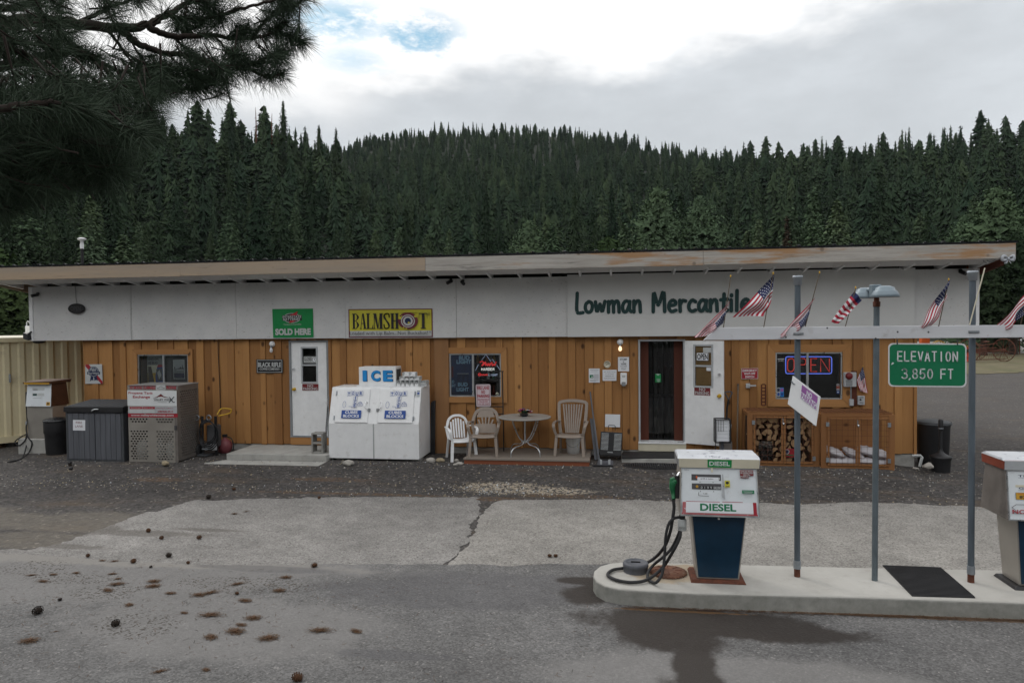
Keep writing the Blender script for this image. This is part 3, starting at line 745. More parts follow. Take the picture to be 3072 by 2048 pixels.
while r<540:
 step=4.6+r*.0035 if r<150 else 3.5+r*.0030
 a=-radians(44)
 while a<radians(44):
  rr=r+q.uniform(-.5,.5)*step;aa=a+q.uniform(-.5,.5)*step/r
  a+=step/r*(1.0 if r<150 else 1.05)
  z=hill_z(aa,rr)
  if z<.3 and rr>100:continue
  if q.random()<.10:continue
  zz=[hill_z(aa,rr*f)/(rr*f)for f in(.55,.7,.8,.9,.96)]
  hh=q.choice((7,10,13,16,19,23))*q.uniform(.85,1.12)*(1 if rr<140 else.74 if rr<260 else max(.50,.74-(rr-260)/900))
  if(z+hh-H)/rr<max(roof_edge_tan(aa),0):continue
  if(z+hh-H)/rr<max((hill_z(aa,rr*f)-H)/(rr*f)for f in(.55,.7,.8,.9,.96)):continue
  cand.append((aa,rr,z,hh))
 r+=step
near=sorted([c for c in cand if c[1]<150],key=lambda c:-c[3]/c[1])
ridge=[c for c in cand if any(abs(c[1]-D)<9 and c[2]>.8*(float(np.interp(c[0],ca,ce))*D+H-th)for(ca,ce),D,th in RIDGES)]
q.shuffle(ridge)
ridge=ridge[:70];chosen=near[:190]+[c for c in ridge if c not in near[:190]]
cs=set(chosen);rest=[c for c in cand if c not in cs]
print('TREES',len(cand),len(near),len(ridge),len(chosen),len(rest))
for a,rr,z,hh in chosen:
 x,y=pol(a,rr);rz=q.uniform(0,6.28)
 if rr<150:
  u=q.random()
  if u<.52:plant('young_pine',(x,y,z-.2),hh*.72*q.uniform(.75,1.1),rz,'young light green pine in the front rows of the wooded hillside','young pines at the foot of the hill',var=q.randrange(3),wide=q.uniform(1.0,1.35))
  elif u<.70:plant('round_fir',(x,y,z-.2),hh*.8,rz,'full crowned dark green conifer low on the wooded hillside','full crowned conifers on the lower hill',var=q.randrange(2))
  else:plant(q.choice(('tall_fir','slim_fir')),(x,y,z-.2),hh*.95,rz,'narrow dark fir low on the wooded hillside','narrow dark firs on the lower hill',var=q.randrange(4))
 else:plant(q.choice(('tall_fir','slim_fir','tall_fir','round_fir')),(x,y,z-.2),hh*q.uniform(.85,1.15),rz,'dark conifer standing against the sky along the hilltop','conifers along the skyline',var=q.randrange(4))
low=[crown(30+i,24,(3.6,2.9,4.2,3.3,4.8,5.4,4.4)[i],24,5,2,.7,t0=.04,shape='fir' if i<4 else 'pine',tri=1,core=.85)for i in range(7)]
g=np.random.default_rng(3);parts_,axes_,tint_=[],[],[]
for a,rr,z,hh in rest:
 V=low[g.integers(len(low))];an=g.uniform(0,6.28);s=hh/24;wv=s*g.uniform(.85,1.25)
 x,y=pol(a,rr);c_,s_=cos(an),sin(an)
 parts_.append(np.stack([x+wv*(V[:,0]*c_-V[:,1]*s_),y+wv*(V[:,0]*s_+V[:,1]*c_),z-.3+s*V[:,2]],1));axes_.append(np.tile([x,y,0],(len(V)//3,1)));tint_.append(np.full(len(V),g.beta(1.2,1.8)))
fo=bpy.data.objects.new('forest',soup('forest',np.concatenate(parts_),'fir_mass',np.concatenate(axes_).astype(np.float32),np.concatenate(tint_)));C.objects.link(fo)
struct(tag(fo,'dense dark conifer forest covering the hills behind the store','forest'),'stuff')
def at_r(xD,r_,z=None):a,_=az_el(xD,500);x,y=pol(a,r_);return(x,y,hill_z(a,r_)-.2 if z is None else z)
def top_h(xD,yTop,r_):
 a,e=az_el(xD,yTop);return e*r_+H-(hill_z(a,r_)-.2)
def named(kind_,xD,yTop,r_,label,wide=1.,var=0,name='pine_tree',group=None):
 plant(kind_,at_r(xD,r_),top_h(xD,yTop,r_),q.uniform(0,6),label,group,name=name,var=var,wide=wide)
named('pine',1512,432,96,'broad bushy pine rising over the middle of the shop roof',1.05,0)
named('pine',1608,452,98,'bushy pine close to the right of the broadest roof pine',1.0,1)
named('pine',1215,508,100,'low rounded pale pine just above the roof centre',1.1,1)
named('young_pine',1268,515,99,'small rounded pine beside the low pale pine',1.2,0)
named('pine',2290,432,70,'large dark pine filling the view above the right roof end',1.15,0)
named('pine',2215,495,78,'pale rounded pine left of the large right-hand pine',.9,1)
named('young_pine',1868,435,104,'tall yellow green pine standing out from the dark forest on the right',1.0,1)
named('young_pine',1868,505,96,'short bright pine in front of the tall yellow green one',1.3,2)
named('brown_fir',1808,500,104,'dead brown conifer among the dark trees',1.0,0,'conifer_tree')
named('leafy_tree',1395,545,93,'bright yellow green leafy tree peeking over the roof',.8,0,'leafy_tree')
named('leafy_tree',30,640,62,'leafy green tree behind the tan container',1.3,0,'leafy_tree')
named('leafy_tree',-45,560,70,'leafy tree at the far left edge of the lot',1.3,1,'leafy_tree')
named('young_pine',282,540,92,'bright green pine left of the vent pipe cap',1.6,0)
named('tall_fir',655,233,205,'tallest fir spire on the left knoll beside the bare snags',.9,1,'conifer_tree')
named('tall_fir',537,250,200,'dark spire nearest the hanging pine branch',.9,0,'conifer_tree')
named('slim_fir',735,290,205,'slim fir on the left knoll close to the dip in the skyline',1.,0,'conifer_tree')
named('slim_fir',775,298,205,'last slim fir before the dip in the skyline',1.,1,'conifer_tree')
for xD,yT,hh,lab in((592,248,205,'thin bare grey snag on the left knoll'),(628,262,203,'thicker bare snag with broken limbs on the left knoll')):
 p=at_r(xD,hh);h_=top_h(xD,yT,hh);b=MB();qq=random.Random(xD)
 b.tube([(p[0]+qq.gauss(0,.1),p[1],p[2]+h_*k)for k in(0,.3,.6,.85,1)],[.32,.28,.2,.12,.04],'rust',6)
 for i in range(26):
  z=h_*qq.uniform(.3,.97);a=qq.uniform(0,6.3);L=qq.uniform(.6,1.9)*(1.25-z/h_);b.tube([(p[0],p[1],p[2]+z),(p[0]+cos(a)*L,p[1]+sin(a)*L,p[2]+z-L*.25)],[.06,.02],'rust',4)
 tag(b.build('dead_tree',origin=p),lab,'dead tree')
 # ---- the store
YW=.12;ZB,ZT=.255,2.62;PB,PT=H-.301,H-.301+1.22
store=thing('store_building','long low timber store with white sign band and shed roof','store',(0,YW,0))
def xz(view,x,y,Y=YW):p=W(*view(x,y),Y);return p.x,p.z
XL,XR=WD(193,900,YW).x,WD(2105,900,YW).x
dl=(*xz(vB,478,345),*xz(vB,828,1165));dl=(dl[0],dl[2],dl[3],dl[1])
dr=(*xz(vD,612,195),*xz(vD,1016,1070));dr=(dr[0],dr[2],dr[3],dr[1])
wl=(xz(vA,1082,425)[0],xz(vA,1480,425)[0],1.32,xz(vA,1282,425)[1])
wm_=(xz(vC,283,500)[0],xz(vC,724,500)[0],xz(vC,500,683)[1],xz(vC,500,313)[1])
wr=(xz(vE,500,500)[0],xz(vE,1072,500)[0],xz(vE,800,704)[1],xz(vE,800,302)[1])
opens=[dl,dr,wl,wm_,wr]
mb=MB();q=random.Random(12);x=XL;k=0;edges=[]
while x<XR-.05:
 w=q.uniform(.19,.27)if k%2==0 else q.uniform(.115,.18)
 edges.append((x,min(x+w,XR),k%2));x+=w;k+=1
for x0,x1,up in edges:
 cuts=sorted({x0,x1,*[e for o in opens for e in o[:2]if x0+.004<e<x1-.004]})
 for a,b in zip(cuts,cuts[1:]):
  mid=(a+b)/2;segs=[(ZB+q.uniform(-.008,.008),ZT)]
  for o in opens:
   if o[0]<mid<o[1]:segs=[s for s in((segs[0][0],o[2]),(o[3],segs[-1][1]))if s[1]-s[0]>.02]
  for z0,z1 in segs:
   y0=YW-.028 if up else YW
   mb.box(a+(.0005 if up else.004),b-(.0005 if up else.004),y0,YW+.03,z0,z1,'siding')
mb.build('wall',store)
mb=MB();px0,px1=xz(vB,1728,900)[0],xz(vB,1850,900)[0]
mb.box(px0,px1,YW-.05,YW-.023,.12,PB,'pilaster');mb.build('pilaster',store,.004)
mb=MB();D2=9.0
mb.box(XL+.02,XL+.05,YW+.035,D2,.1,3.6,'siding');mb.box(XR-.05,XR-.02,YW+.035,D2,.1,3.6,'siding');mb.box(XL+.02,XR-.02,D2+.004,D2+.04,.1,3.5,'siding');mb.build('end_wall',store)
mb=MB();mb.box(XL+.06,XR-.06,2.9,2.93,.2,2.7,'interior');mb.box(XL+.06,XR-.06,YW+.2,2.9,.33,.36,'interior');mb.box(XL+.06,XR-.06,YW+.2,2.9,2.72,2.75,'interior')
for xx in(-7.9,-3.6,1.9,4.3):mb.box(xx,xx+.05,YW+.2,2.89,.37,2.71,'interior')
mb.build('interior',store)
mb=MB();mb.box(XL+.03,XR-.03,YW+.012,YW+.2,-.1,ZB-.012,'concrete');mb.build('foundation',store)
pl,pr=WD(68,700,0).x,WD(2247,700,0).x
sx_l=[pl]+[WD(v,720,0).x for v in(302,542,790,1048,1305)]
while len(sx_l)<8:sx_l.append(sx_l[-1]+2.44)
sx_l[-1]=WD(1924,720,0).x;sx_l.append(pr)
def osb(name):
 m,t,b=newmat(name);v=coord(t)
 n=noise(t,v,2.2,5,.6)
 c=mixcol(t,mrange(t,n,.3,.7),(.56,.565,.57),(.64,.64,.635))
 for i,(rz,thr)in enumerate(((.5,.71),(-.6,.715),(1.4,.72))):
  mp=nd(t,'ShaderNodeMapping');mp.inputs['Rotation'].default_value=(0,rz,0);mp.inputs['Scale'].default_value=(6,1,26);mp.inputs['Location'].default_value=(i*9,0,i*4);t.links.new(v,mp.inputs[0])
  nn=noise(t,mp.outputs[0],2.3,2,.5)
  c=mixcol(t,mrange(t,nn,thr,thr+.03,0,.8),c,(.22,.20,.18))
 t.links.new(c,b.inputs['Base Color']);b.inputs['Roughness'].default_value=.8;b.inputs['Specular IOR Level'].default_value=.25
 bump(t,b,noise(t,v,30,4,.6,(1,1,2.5)),.2,.004);return m
MT['osb']=osb('painted strand board')
for i,(a,b)in enumerate(zip(sx_l,sx_l[1:])):
 MB().box(a+.004,b-.004,(.0,.003,.001)[i%3],.018,PB+(i%3)*.003,PT,'osb').build('sign_band_panel',store)
mb=MB();mb.box(pl,pr,.02,YW+.05,PB+.03,PT-.02,'interior');mb.build('band_backing',store)
for x0,x1,y0,y1,z0,m_ in((pl-.004,pl+.085,-.018,-.0015,PB-.005,'white_paint'),(pr-.07,pr+.01,-.018,-.0015,PB-.005,'white_paint'),(sx_l[1]-.06,sx_l[1]-.02,-.012,-.0015,PB,'osb'),(sx_l[3]-.01,sx_l[3]+.03,-.012,-.0015,PB,'osb')):MB().box(x0,x1,y0,y1,z0,PT,m_).build('band_trim',store)
FY,FZ0,FZ1=-.75,H+1.031,H+1.297
xf0,xf1=-11.75,W(3043.6,760,FY).x
slope=-.14
def rz_(y):return FZ1+.004+slope*(y-FY)
mb=MB();th=.03
mb.hexa([(xf0,FY-.05,rz_(FY-.05)),(xf1+.03,FY-.05,rz_(FY-.05)),(xf1+.03,D2+.4,rz_(D2+.4)),(xf0,D2+.4,rz_(D2+.4)),(xf0,FY-.05,rz_(FY-.05)+th),(xf1+.03,FY-.05,rz_(FY-.05)+th),(xf1+.03,D2+.4,rz_(D2+.4)+th),(xf0,D2+.4,rz_(D2+.4)+th)],'black_gloss')
xr=xf0+.1;i=0
while xr<xf1:
 y0,y1=FY-.055,D2+.3
 mb.hexa([(xr-.03,y0,rz_(y0)+th),(xr+.03,y0,rz_(y0)+th),(xr+.03,y1,rz_(y1)+th),(xr-.03,y1,rz_(y1)+th),(xr-.014,y0,rz_(y0)+th+.02),(xr+.014,y0,rz_(y0)+th+.02),(xr+.014,y1,rz_(y1)+th+.02),(xr-.014,y1,rz_(y1)+th+.02)],'black_gloss')
 w=.05 if i%2==0 else.022
 mb.box(xr-w,xr+w*.4,y0-.004,y0+.05,rz_(y0)+th+.012,rz_(y0)+th+.024,'chrome')
 xr+=.305;i+=1
mb.build('roof',store)
fx=[xf0,W(vL(1602,320)[0],820,FY).x,WD(978,605,FY).x,W(vF(333,60)[0],760,FY).x,xf1]
for i,(a,b)in enumerate(zip(fx,fx[1:])):
 z=(0,.006,-.004,.003)[i]
 MB().box(a+.002,b-.002,FY-.042-.003*(i%2),FY,FZ0+z,FZ1,'fascia_new' if i<2 else 'fascia_old').build('fascia_board',store,.003)
sl=lambda y:FZ0+.004+slope*(y-FY)
def slab(mb,x0,x1,y0,y1,dz0,dz1,m):return mb.hexa([(x0,y0,sl(y0)+dz0),(x1,y0,sl(y0)+dz0),(x1,y1,sl(y1)+dz0),(x0,y1,sl(y1)+dz0),(x0,y0,sl(y0)+dz1),(x1,y0,sl(y0)+dz1),(x1,y1,sl(y1)+dz1),(x0,y1,sl(y1)+dz1)],m)
slab(MB(),xf0+.02,xf1-.05,FY+.004,-.27,0,.015,'white_board').build('soffit',store)
mb=MB();slab(mb,xf0+.02,xf1-.05,-.268,YW+.6,.17,.20,'interior');mb.build('roof_deck',store)
mb=MB();mb.box(pl+.02,pr-.02,YW+.3,YW+.33,PT-.15,PT+.2,'interior');mb.build('eaves_backing',store)
raf=slab(MB(),-.02,.02,-.50,.16,-.022,.12,'white_paint').build('rafter',store,origin=(0,YW,0))
xr=xf0+.35;first=True
while xr<xf1-.2:
 o=raf if first else raf.copy()
 if not first:C.objects.link(o);o.parent=store
 o.location=(xr,0,0);first=False;xr+=.61
e=xf1-.03;mb=MB()
mb.prism([(e,FY+.004,FZ0-.02),(e,FY+.004,FZ1-.01),(e,D2+.3,rz_(D2+.3)-.03),(e,D2+.3,rz_(D2+.3)-.30)],(.028,0,0),'deck_rim');mb.build('barge_board',store)
e=xf0+.05;mb=MB()
mb.prism([(e,FY+.004,FZ0-.02),(e,FY+.004,FZ1-.01),(e,D2+.3,rz_(D2+.3)-.03),(e,D2+.3,rz_(D2+.3)-.30)],(.028,0,0),'fascia_new');mb.build('barge_board',store)
mb=MB();a,b=W(*vK(1590,262),FY+.01),W(*vK(1372,350),0);mb.hexa([(a.x-.02,a.y,a.z-.07),(a.x+.03,a.y,a.z-.07),(b.x+.05,b.y+.02,b.z-.07),(b.x+.01,b.y,b.z-.07),(a.x-.02,a.y,a.z+.09),(a.x+.03,a.y,a.z+.09),(b.x+.05,b.y+.02,b.z+.09),(b.x+.01,b.y,b.z+.09)],'oak_red');mb.build('corner_brace',store)
def window(o,tw,mull,trim=True,side='both',bottom=True,ztop_extra=0):
 x0,x1,z0,z1=o;f=MB();y=YW-.045;e=.002
 if trim:
  f.prism([(x0-tw,y,z1+tw),(x1+tw,y,z1+tw),(x1+.0,y,z1),(x0,y,z1)],(0,.022,0),'trim')
  if bottom:f.prism([(x0,y,z0),(x1,y,z0),(x1+tw,y,z0-tw),(x0-tw,y,z0-tw)],(0,.022,0),'trim')
  if side in('both','left'):f.prism([(x0-tw,y,z1+tw-e),(x0,y,z1-e),(x0,y,z0+e),(x0-tw,y,z0-tw+e)],(0,.022,0),'trim_v')
  if side in('both','right'):f.prism([(x1+tw,y,z1+tw-e),(x1+tw,y,z0-tw+e),(x1,y,z0+e),(x1,y,z1-e)],(0,.022,0),'trim_v')
 w=f.build('window',store,.003)
 s=MB();t=.028;ya,yb=YW-.02,YW+.03
 s.box(x0+.002,x1-.002,ya,yb,z1-t,z1-.002,'alu');s.box(x0+.002,x1-.002,ya,yb,z0+.002,z0+t,'alu')
 s.box(x0+.002,x0+t,ya,yb,z0+t,z1-t,'alu');s.box(x1-t,x1-.002,ya,yb,z0+t,z1-t,'alu')
 s.box(mull-.02,mull+.02,ya+.002,yb,z0+t,z1-t,'alu');s.build('frame',w)
 g=MB();g.box(x0+t,mull-.02,YW+.012,YW+.016,z0+t,z1-t,'glass');g.box(mull+.02,x1-t,YW+.004,YW+.008,z0+t,z1-t,'glass');g.build('pane',w)
 r=MB();r.box(x0-.01,x0+.001,YW+.031,YW+.19,z0,z1,'trim_v');r.box(x1-.001,x1+.01,YW+.031,YW+.19,z0,z1,'trim_v');r.build('reveal',w)
window(wl,.115,xz(vA,1285,500)[0]);window(wm_,.125,xz(vC,483,500)[0],side='right');window(wr,.15,xz(vE,775,500)[0])
def door_leaf(q,w,h,parent,win,extra,sm='white_paint'):
 """q maps (u, v, off) on the leaf's outer face; win = u0, v0, u1, v1"""
 u0,v0,u1,v1=win;d=MB();T=.04
 for a in((0,0,1,v0),(0,v1,1,1),(0,v0,u0,v1),(u1,v0,1,v1)):
  d.hexa([q(a[0],a[3],-T),q(a[2],a[3],-T),q(a[2],a[3]),q(a[0],a[3]),q(a[0],a[1],-T),q(a[2],a[1],-T),q(a[2],a[1]),q(a[0],a[1])],sm)
 d=d.build('door',parent)
 f=MB();m=.035/w;n=.035/h
 for a in((u0-m,v0-n,u1+m,v0),(u0-m,v1,u1+m,v1+n),(u0-m,v0,u0,v1),(u1,v0,u1+m,v1),(u0,(v0+v1)/2-n*.5,u1,(v0+v1)/2+n*.5)):
  f.hexa([q(a[0],a[3],-.03),q(a[2],a[3],-.03),q(a[2],a[3],.012),q(a[0],a[3],.012),q(a[0],a[1],-.03),q(a[2],a[1],-.03),q(a[2],a[1],.012),q(a[0],a[1],.012)],'light_grey')
 f.build('window_frame',d)
 g=MB();g.poly([q(u0,v1,-.01),q(u1,v1,-.01),q(u1,v0,-.01),q(u0,v0,-.01)],'glass');g.build('pane',d)
 for nm,u,v,r,m_ in extra:
  k=MB();c=q(u,v,0);n_=(q(u,v,1)-c).normalized()
  k.tube([c,c+n_*.02,c+n_*.022,c+n_*.05,c+n_*.065,c+n_*.085],[r*1.15,r*1.1,r*.5,r*.5,r,r*.6]if nm=='door_knob' else[r*1.1,r*1.1,r*1.05,r*.9,r*.5,r*.3][:6],m_,14);k.build(nm,d)
 return d
x0,x1,z0,z1=dl
qd=patch((x0+.045,YW-.004,z1-.04),(x1-.045,YW-.004,z1-.04),(x1-.045,YW-.004,z0+.01),(x0+.045,YW-.004,z0+.01))
def uv_of(view,x,y,Y,x0,x1,z0,z1):p=W(*view(x,y),Y);return(p.x-x0)/(x1-x0),(z1-p.z)/(z1-z0)
a=uv_of(vB,585,398,YW,x0,x1,z0,z1);b=uv_of(vB,720,690,YW,x0,x1,z0,z1)
door_leaf(qd,x1-x0-.09,z1-z0-.05,store,(*a,*b),[('deadbolt',*uv_of(vB,507,578,YW,x0,x1,z0,z1),.026,'chrome'),('door_knob',*uv_of(vB,510,755,YW,x0,x1,z0,z1),.032,'yellow')])
mb=MB()
for aa in((x0,x0+.042,z0,z1),(x1-.042,x1,z0,z1),(x0+.042,x1-.042,z1-.037,z1)):mb.box(aa[0],aa[1],YW-.03,YW+.03,aa[2],aa[3],'mid_grey')
mb.box(x0,x1,YW-.04,YW+.1,z0-.02,z0+.006,'galv');mb.build('door_frame',store)
mb=MB();mb.box(x0,x1,YW-.03,YW+.0,ZB,z0-.022,'trim');mb.build('door_sill_board',store)
x0,x1,z0,z1=dr
mb=MB()
for aa in((x0,x0+.035,z0,z1),(x1-.035,x1,z0,z1),(x0+.035,x1-.035,z1-.035,z1)):mb.box(aa[0],aa[1],YW-.03,YW+.14,aa[2],aa[3],'light_grey')
mb.build('doorway_frame',store)
mb=MB();mb.box(x0-.01,x1+.01,YW-.05,YW+.2,z0-.035,z0,'white_paint');mb.box(x0-.01,x1+.01,YW-.035,YW+.05,ZB-.02,z0-.037,'cream');mb.build('threshold',store)
mb=MB();wj=.17
mb.box(x0+.037,x0+.037+wj,YW+.16,YW+.18,z0+.002,z1-.04,'oak_red');mb.box(x1-.037-wj,x1-.037,YW+.16,YW+.18,z0+.002,z1-.04,'oak_red');mb.build('jamb_board',store)
mb=MB();q=random.Random(3);xx=x0+.037+wj-.02
while xx<x1-wj-.07:
 yy=YW+.20+q.uniform(0,.025);pts=[(xx+.02*cos(k),yy+.006*sin(k*2),0)for k in range(1)]
 V,nn=[],6
 for i in range(nn+1):
  u=i/nn;V.append((xx+.19*u,yy+.014*sin(u*pi)*(1 if q.random()>.3 else-1)*.7))
 for(ax,ay),(bx,by)in zip(V,V[1:]):mb.poly([(ax,ay,z0+.02),(bx,by,z0+.02),(bx,by,z1-.04),(ax,ay,z1-.04)],'strip_plastic')
 xx+=.115
tag(mb.build('strip_curtain',origin=(x0+.5,YW+.2,z0+.02)),'clear plastic strip curtain hanging in the open doorway','curtain')
for(xa,xb,ya,nm,lab)in((2.7,3.35,1.6,'counter','pale counter faintly seen through the strip curtain'),):
 mb=MB();mb.box(xa,xb,ya,ya+.5,.37,1.15,'dim_white');mb.box(xa-.03,xb+.03,ya-.03,ya+.53,1.15,1.19,'mid_grey');tag(mb.build(nm,origin=(xa,ya,.37)),lab,'counter')
sh=thing('display_shelf','dark stocked shelf inside behind the neon beer window','shelf',(-.55,.75,.37))
mb=MB();mb.box(-1.35,.3,1.1,1.13,.37,2.3,'black')
for z in(.9,1.25,1.6,1.95):mb.box(-1.35,.3,.75,1.1,z,z+.02,'dark_grey')
mb.build('rack',sh)
q=random.Random(9)
proto={}
for z in(1.27,1.62,1.97):
 xx=-1.28
 while xx<.25:
  mk=q.choice(('yellow','green_sign','dim_white','blue_ink','dark_red','resin_grey','orange'))
  if mk not in proto:proto[mk]=tag(MB().lathe((0,0,0),[(.035,0),(.035,.12),(.015,.16),(.015,.2),(0,.2)],mk,10).build('bottle'),'dim bottle standing on the shelf behind the neon beer window','bottle','bottles on the shelf indoors');b_=proto[mk]
  else:b_=proto[mk].copy();C.objects.link(b_)
  b_.location=(xx,.85,z);xx+=q.uniform(.1,.22)
hx,hy=x1-.01,YW-.035
def yo(u):return hy-.30*u
free=W(*vD(1342,210),hy-.30).x
ztop_h,zbot_h=W(*vD(1020,203),hy).z,W(*vD(1024,1075),hy).z
ztop_f,zbot_f=W(*vD(1342,208),hy-.3).z,W(*vD(1330,1112),hy-.3).z
zt_,zb_=(ztop_h+ztop_f)/2,(zbot_h+zbot_f)/2
qo=patch((hx,hy,zt_),(free,hy-.30,zt_),(free,hy-.30,zb_),(hx,hy,zb_))
DW,DH=hypot(free-hx,.3),zt_-zb_
def du(x):return(x-1020)/(1342-1020)
def dv(y):return(y-205)/(1095-205)
door_leaf(qo,DW,DH,store,(du(1108),dv(250),du(1243),dv(590)),[('deadbolt',du(1308),dv(486),.026,'chrome'),('door_knob',du(1308),dv(670),.034,'yellow')])
mb=MB();mb.hexa([qo(du(1110),dv(590),-.035),qo(du(1243),dv(590),-.035),qo(du(1243),dv(590),-.03),qo(du(1110),dv(590),-.03),qo(du(1110),dv(252),-.035),qo(du(1243),dv(252),-.035),qo(du(1243),dv(252),-.03),qo(du(1110),dv(252),-.03)],'cork');mb.build('cork_backing',store)
def on_door(name,label,x0,y0,x1,y1,bg,items,off=.014):
 mb=MB();q=lambda u,v,o=0.:qo(du(x0)+(du(x1)-du(x0))*u,dv(y0)+(dv(y1)-dv(y0))*v,off+o)
 mb.hexa([q(0,1,-.003),q(1,1,-.003),q(1,1),q(0,1),q(0,0,-.003),q(1,0,-.003),q(1,0),q(0,0)],bg);draw(mb,q,items);return tag(mb.build(name,origin=q(.5,1)),label,'sign')
on_door('open_sign','white card reading OPEN in the open door window',1120,306,1222,375,'black',[('r',.03,.04,.97,.96,'paper'),('t','OPEN',.5,.5,.74,.86,'black',.03)])
on_door('no_parking_sign','dark red NO PARKING plate low on the open white door',1100,597,1233,672,'dark_red',[('t','NO',.5,.30,.40,.38,'dim_white',.02),('t','PARKING',.5,.74,.40,.88,'dim_white',.02)],.002)
on_door('paper_note','small white paper in the lower pane of the open door',1203,432,1240,460,'paper',[])
on_door('paper_note','pale paper in the upper corner of the open door window',1175,262,1240,305,'dim_white',[],.002)
xw0,xw1,zw0,zw1=dl
sign('closed_sign','CLOSED card with a clock face in the shut door window',vB,[(602,482),(716,482),(716,536),(602,536)],YW-.02,'dim_white',[('t','CLOSED',.33,.36,.52,.6,'black',.02),('t','WILL RETURN',.33,.8,.2,.5,'dark_grey'),('e',.8,.5,.15,.42,'mid_grey'),('e',.8,.5,.12,.34,'paper'),('l',[(.8,.25),(.8,.5),(.86,.6)],.07,2.1,'black')],.003)
sign('no_parking_sign','dark red NO PARKING plate on the shut white door',vB,[(590,717),(727,717),(727,772),(590,772)],YW-.012,'dark_red',[('t','NO',.5,.27,.42,.36,'dim_white',.02),('t','PARKING',.5,.73,.42,.9,'dim_white',.02)],.004)
# ---- signs on the band
sign('battery_sign','green battery dealer sign reading SOLD HERE on the white band',vB,[(333,76),(680,72),(686,318),(341,322)],-.012,'green_bright',[('p',[(.27,.42),(.50,.26),(.64,.08),(.60,.24),(.73,.27),(.55,.34)],'black'),('e',.48,.32,.215,.17,'dim_white'),('e',.48,.32,.20,.15,'black'),('p',[(.30,.30),(.48,.19),(.63,.09),(.60,.21),(.68,.22),(.50,.30)],'red'),('p',[(.66,.34),(.50,.47),(.40,.50),(.44,.42),(.36,.40)],'red'),('r',.245,.225,.725,.41,'black'),('t','INTERSTATE',.485,.275,.085,.46,'dim_white',.02,.02),('t','BATTERIES',.475,.365,.085,.42,'dim_white',.02,.02),('t','Outrageously Dependable',.49,.545,.06,.44,'dim_white'),('t','SOLD HERE',.5,.80,.235,.88,'dim_white',.055)])
bs=[]
def serif(ch,x,w,top,bot,wd=.30):
 """thick-and-thin condensed capitals; x, w in panel fractions"""
 L=x;Rr=x+w;T=w*wd;th=w*.07;s=.028;out=[]
 r=lambda a,b,c,d:out.append(('r',a,b,c,d,'black'))
 if ch=='B':
  r(L+w*.08,top,L+w*.08+T,bot,);r(L,top,L+w*.6,top+s);r(L,bot-s,L+w*.6,bot)
  for a,b in((top,top+(bot-top)*.48),(top+(bot-top)*.48,bot)):
   pts=[(L+w*.55+w*.42*sin(pi*k/12),a+(b-a)*k/12)for k in range(13)];inn=[(L+w*.55+w*.12*sin(pi*k/12),a+s+(b-a-2*s)*k/12)for k in range(12,-1,-1)]
   out.append(('p',pts+inn,'black'))
  m_=top+(bot-top)*.48;r(L+w*.3,m_-s*.5,L+w*.6,m_+s*.5)
 if ch=='A':
  out.append(('p',[(L+w*.42,top),(L+w*.66,top),(L+w*.98,bot),(L+w*.66,bot)],'black'));out.append(('p',[(L+w*.42,top),(L+w*.5,top),(L+w*.2,bot),(L+w*.12,bot)],'black'))
  r(L+w*.28,top+(bot-top)*.62,L+w*.72,top+(bot-top)*.62+s);r(L,bot-s,L+w*.34,bot);r(L+w*.55,bot-s,Rr+.004,bot)
 if ch=='L':
  r(L+w*.12,top,L+w*.12+T,bot);r(L,top,L+w*.58,top+s);r(L,bot-s,Rr,bot);out.append(('p',[(Rr,bot),(Rr-w*.2,bot),(Rr-w*.02,bot-(bot-top)*.3),(Rr,bot-(bot-top)*.3)],'black'))
 if ch=='M':
  r(L+w*.08,top,L+w*.15,bot);r(L+w*.68,top,L+w*.68+T*.85,bot);out.append(('p',[(L+w*.06,top),(L+w*.33,top),(L+w*.55,bot),(L+w*.42,bot)],'black'));out.append(('p',[(L+w*.70,top),(L+w*.76,top),(L+w*.52,bot),(L+w*.46,bot)],'black'))
  r(L,top,L+w*.3,top+s);r(L,bot-s,L+w*.24,bot);r(L+w*.6,bot-s,Rr+.003,bot);r(L+w*.66,top,Rr+.003,top+s)
 if ch=='S':
  h=bot-top;c=[(L+w*.92,top+h*.26),(L+w*.86,top+h*.06),(L+w*.5,top+h*.02),(L+w*.14,top+h*.12),(L+w*.14,top+h*.3),(L+w*.5,top+h*.48),(L+w*.86,top+h*.68),(L+w*.86,top+h*.88),(L+w*.5,top+h*.975),(L+w*.16,top+h*.92),(L+w*.08,top+h*.72)]
  c=[(p.x,p.y)for p in smooth_path([(a,b,0)for a,b in c],4)]
  out.append(('l',c,.042,2.97,'black'));out.append(('p',[(L+w*.06,top+h*.16),(L+w*.20,top+h*.10),(L+w*.46,top+h*.38),(L+w*.98,top+h*.74),(L+w*.86,top+h*.92),(L+w*.60,top+h*.64),(L+w*.12,top+h*.34)],'black'))
 if ch=='H':
  r(L+w*.08,top,L+w*.08+T,bot);r(L+w*.64,top,L+w*.64+T,bot);r(L+w*.3,top+(bot-top)*.46,L+w*.7,top+(bot-top)*.46+s)
  for a in(L,L+w*.56):r(a,top,a+w*.46,top+s);r(a,bot-s,a+w*.46,bot)
 if ch=='T':
  r(L+w*.34,top,L+w*.66,bot);r(L,top,Rr,top+s);r(L+w*.2,bot-s,L+w*.8,bot)
  out.append(('p',[(L,top),(L+w*.08,top),(L+w*.02,top+.2),(L,top+.2)],'black'));out.append(('p',[(Rr,top),(Rr-w*.08,top),(Rr-w*.02,top+.2),(Rr,top+.2)],'black'))
 return out
its=[('r',.012,.035,.988,.77,'yellow_sign'),('r',.012,.77,.988,.965,'dim_white')]
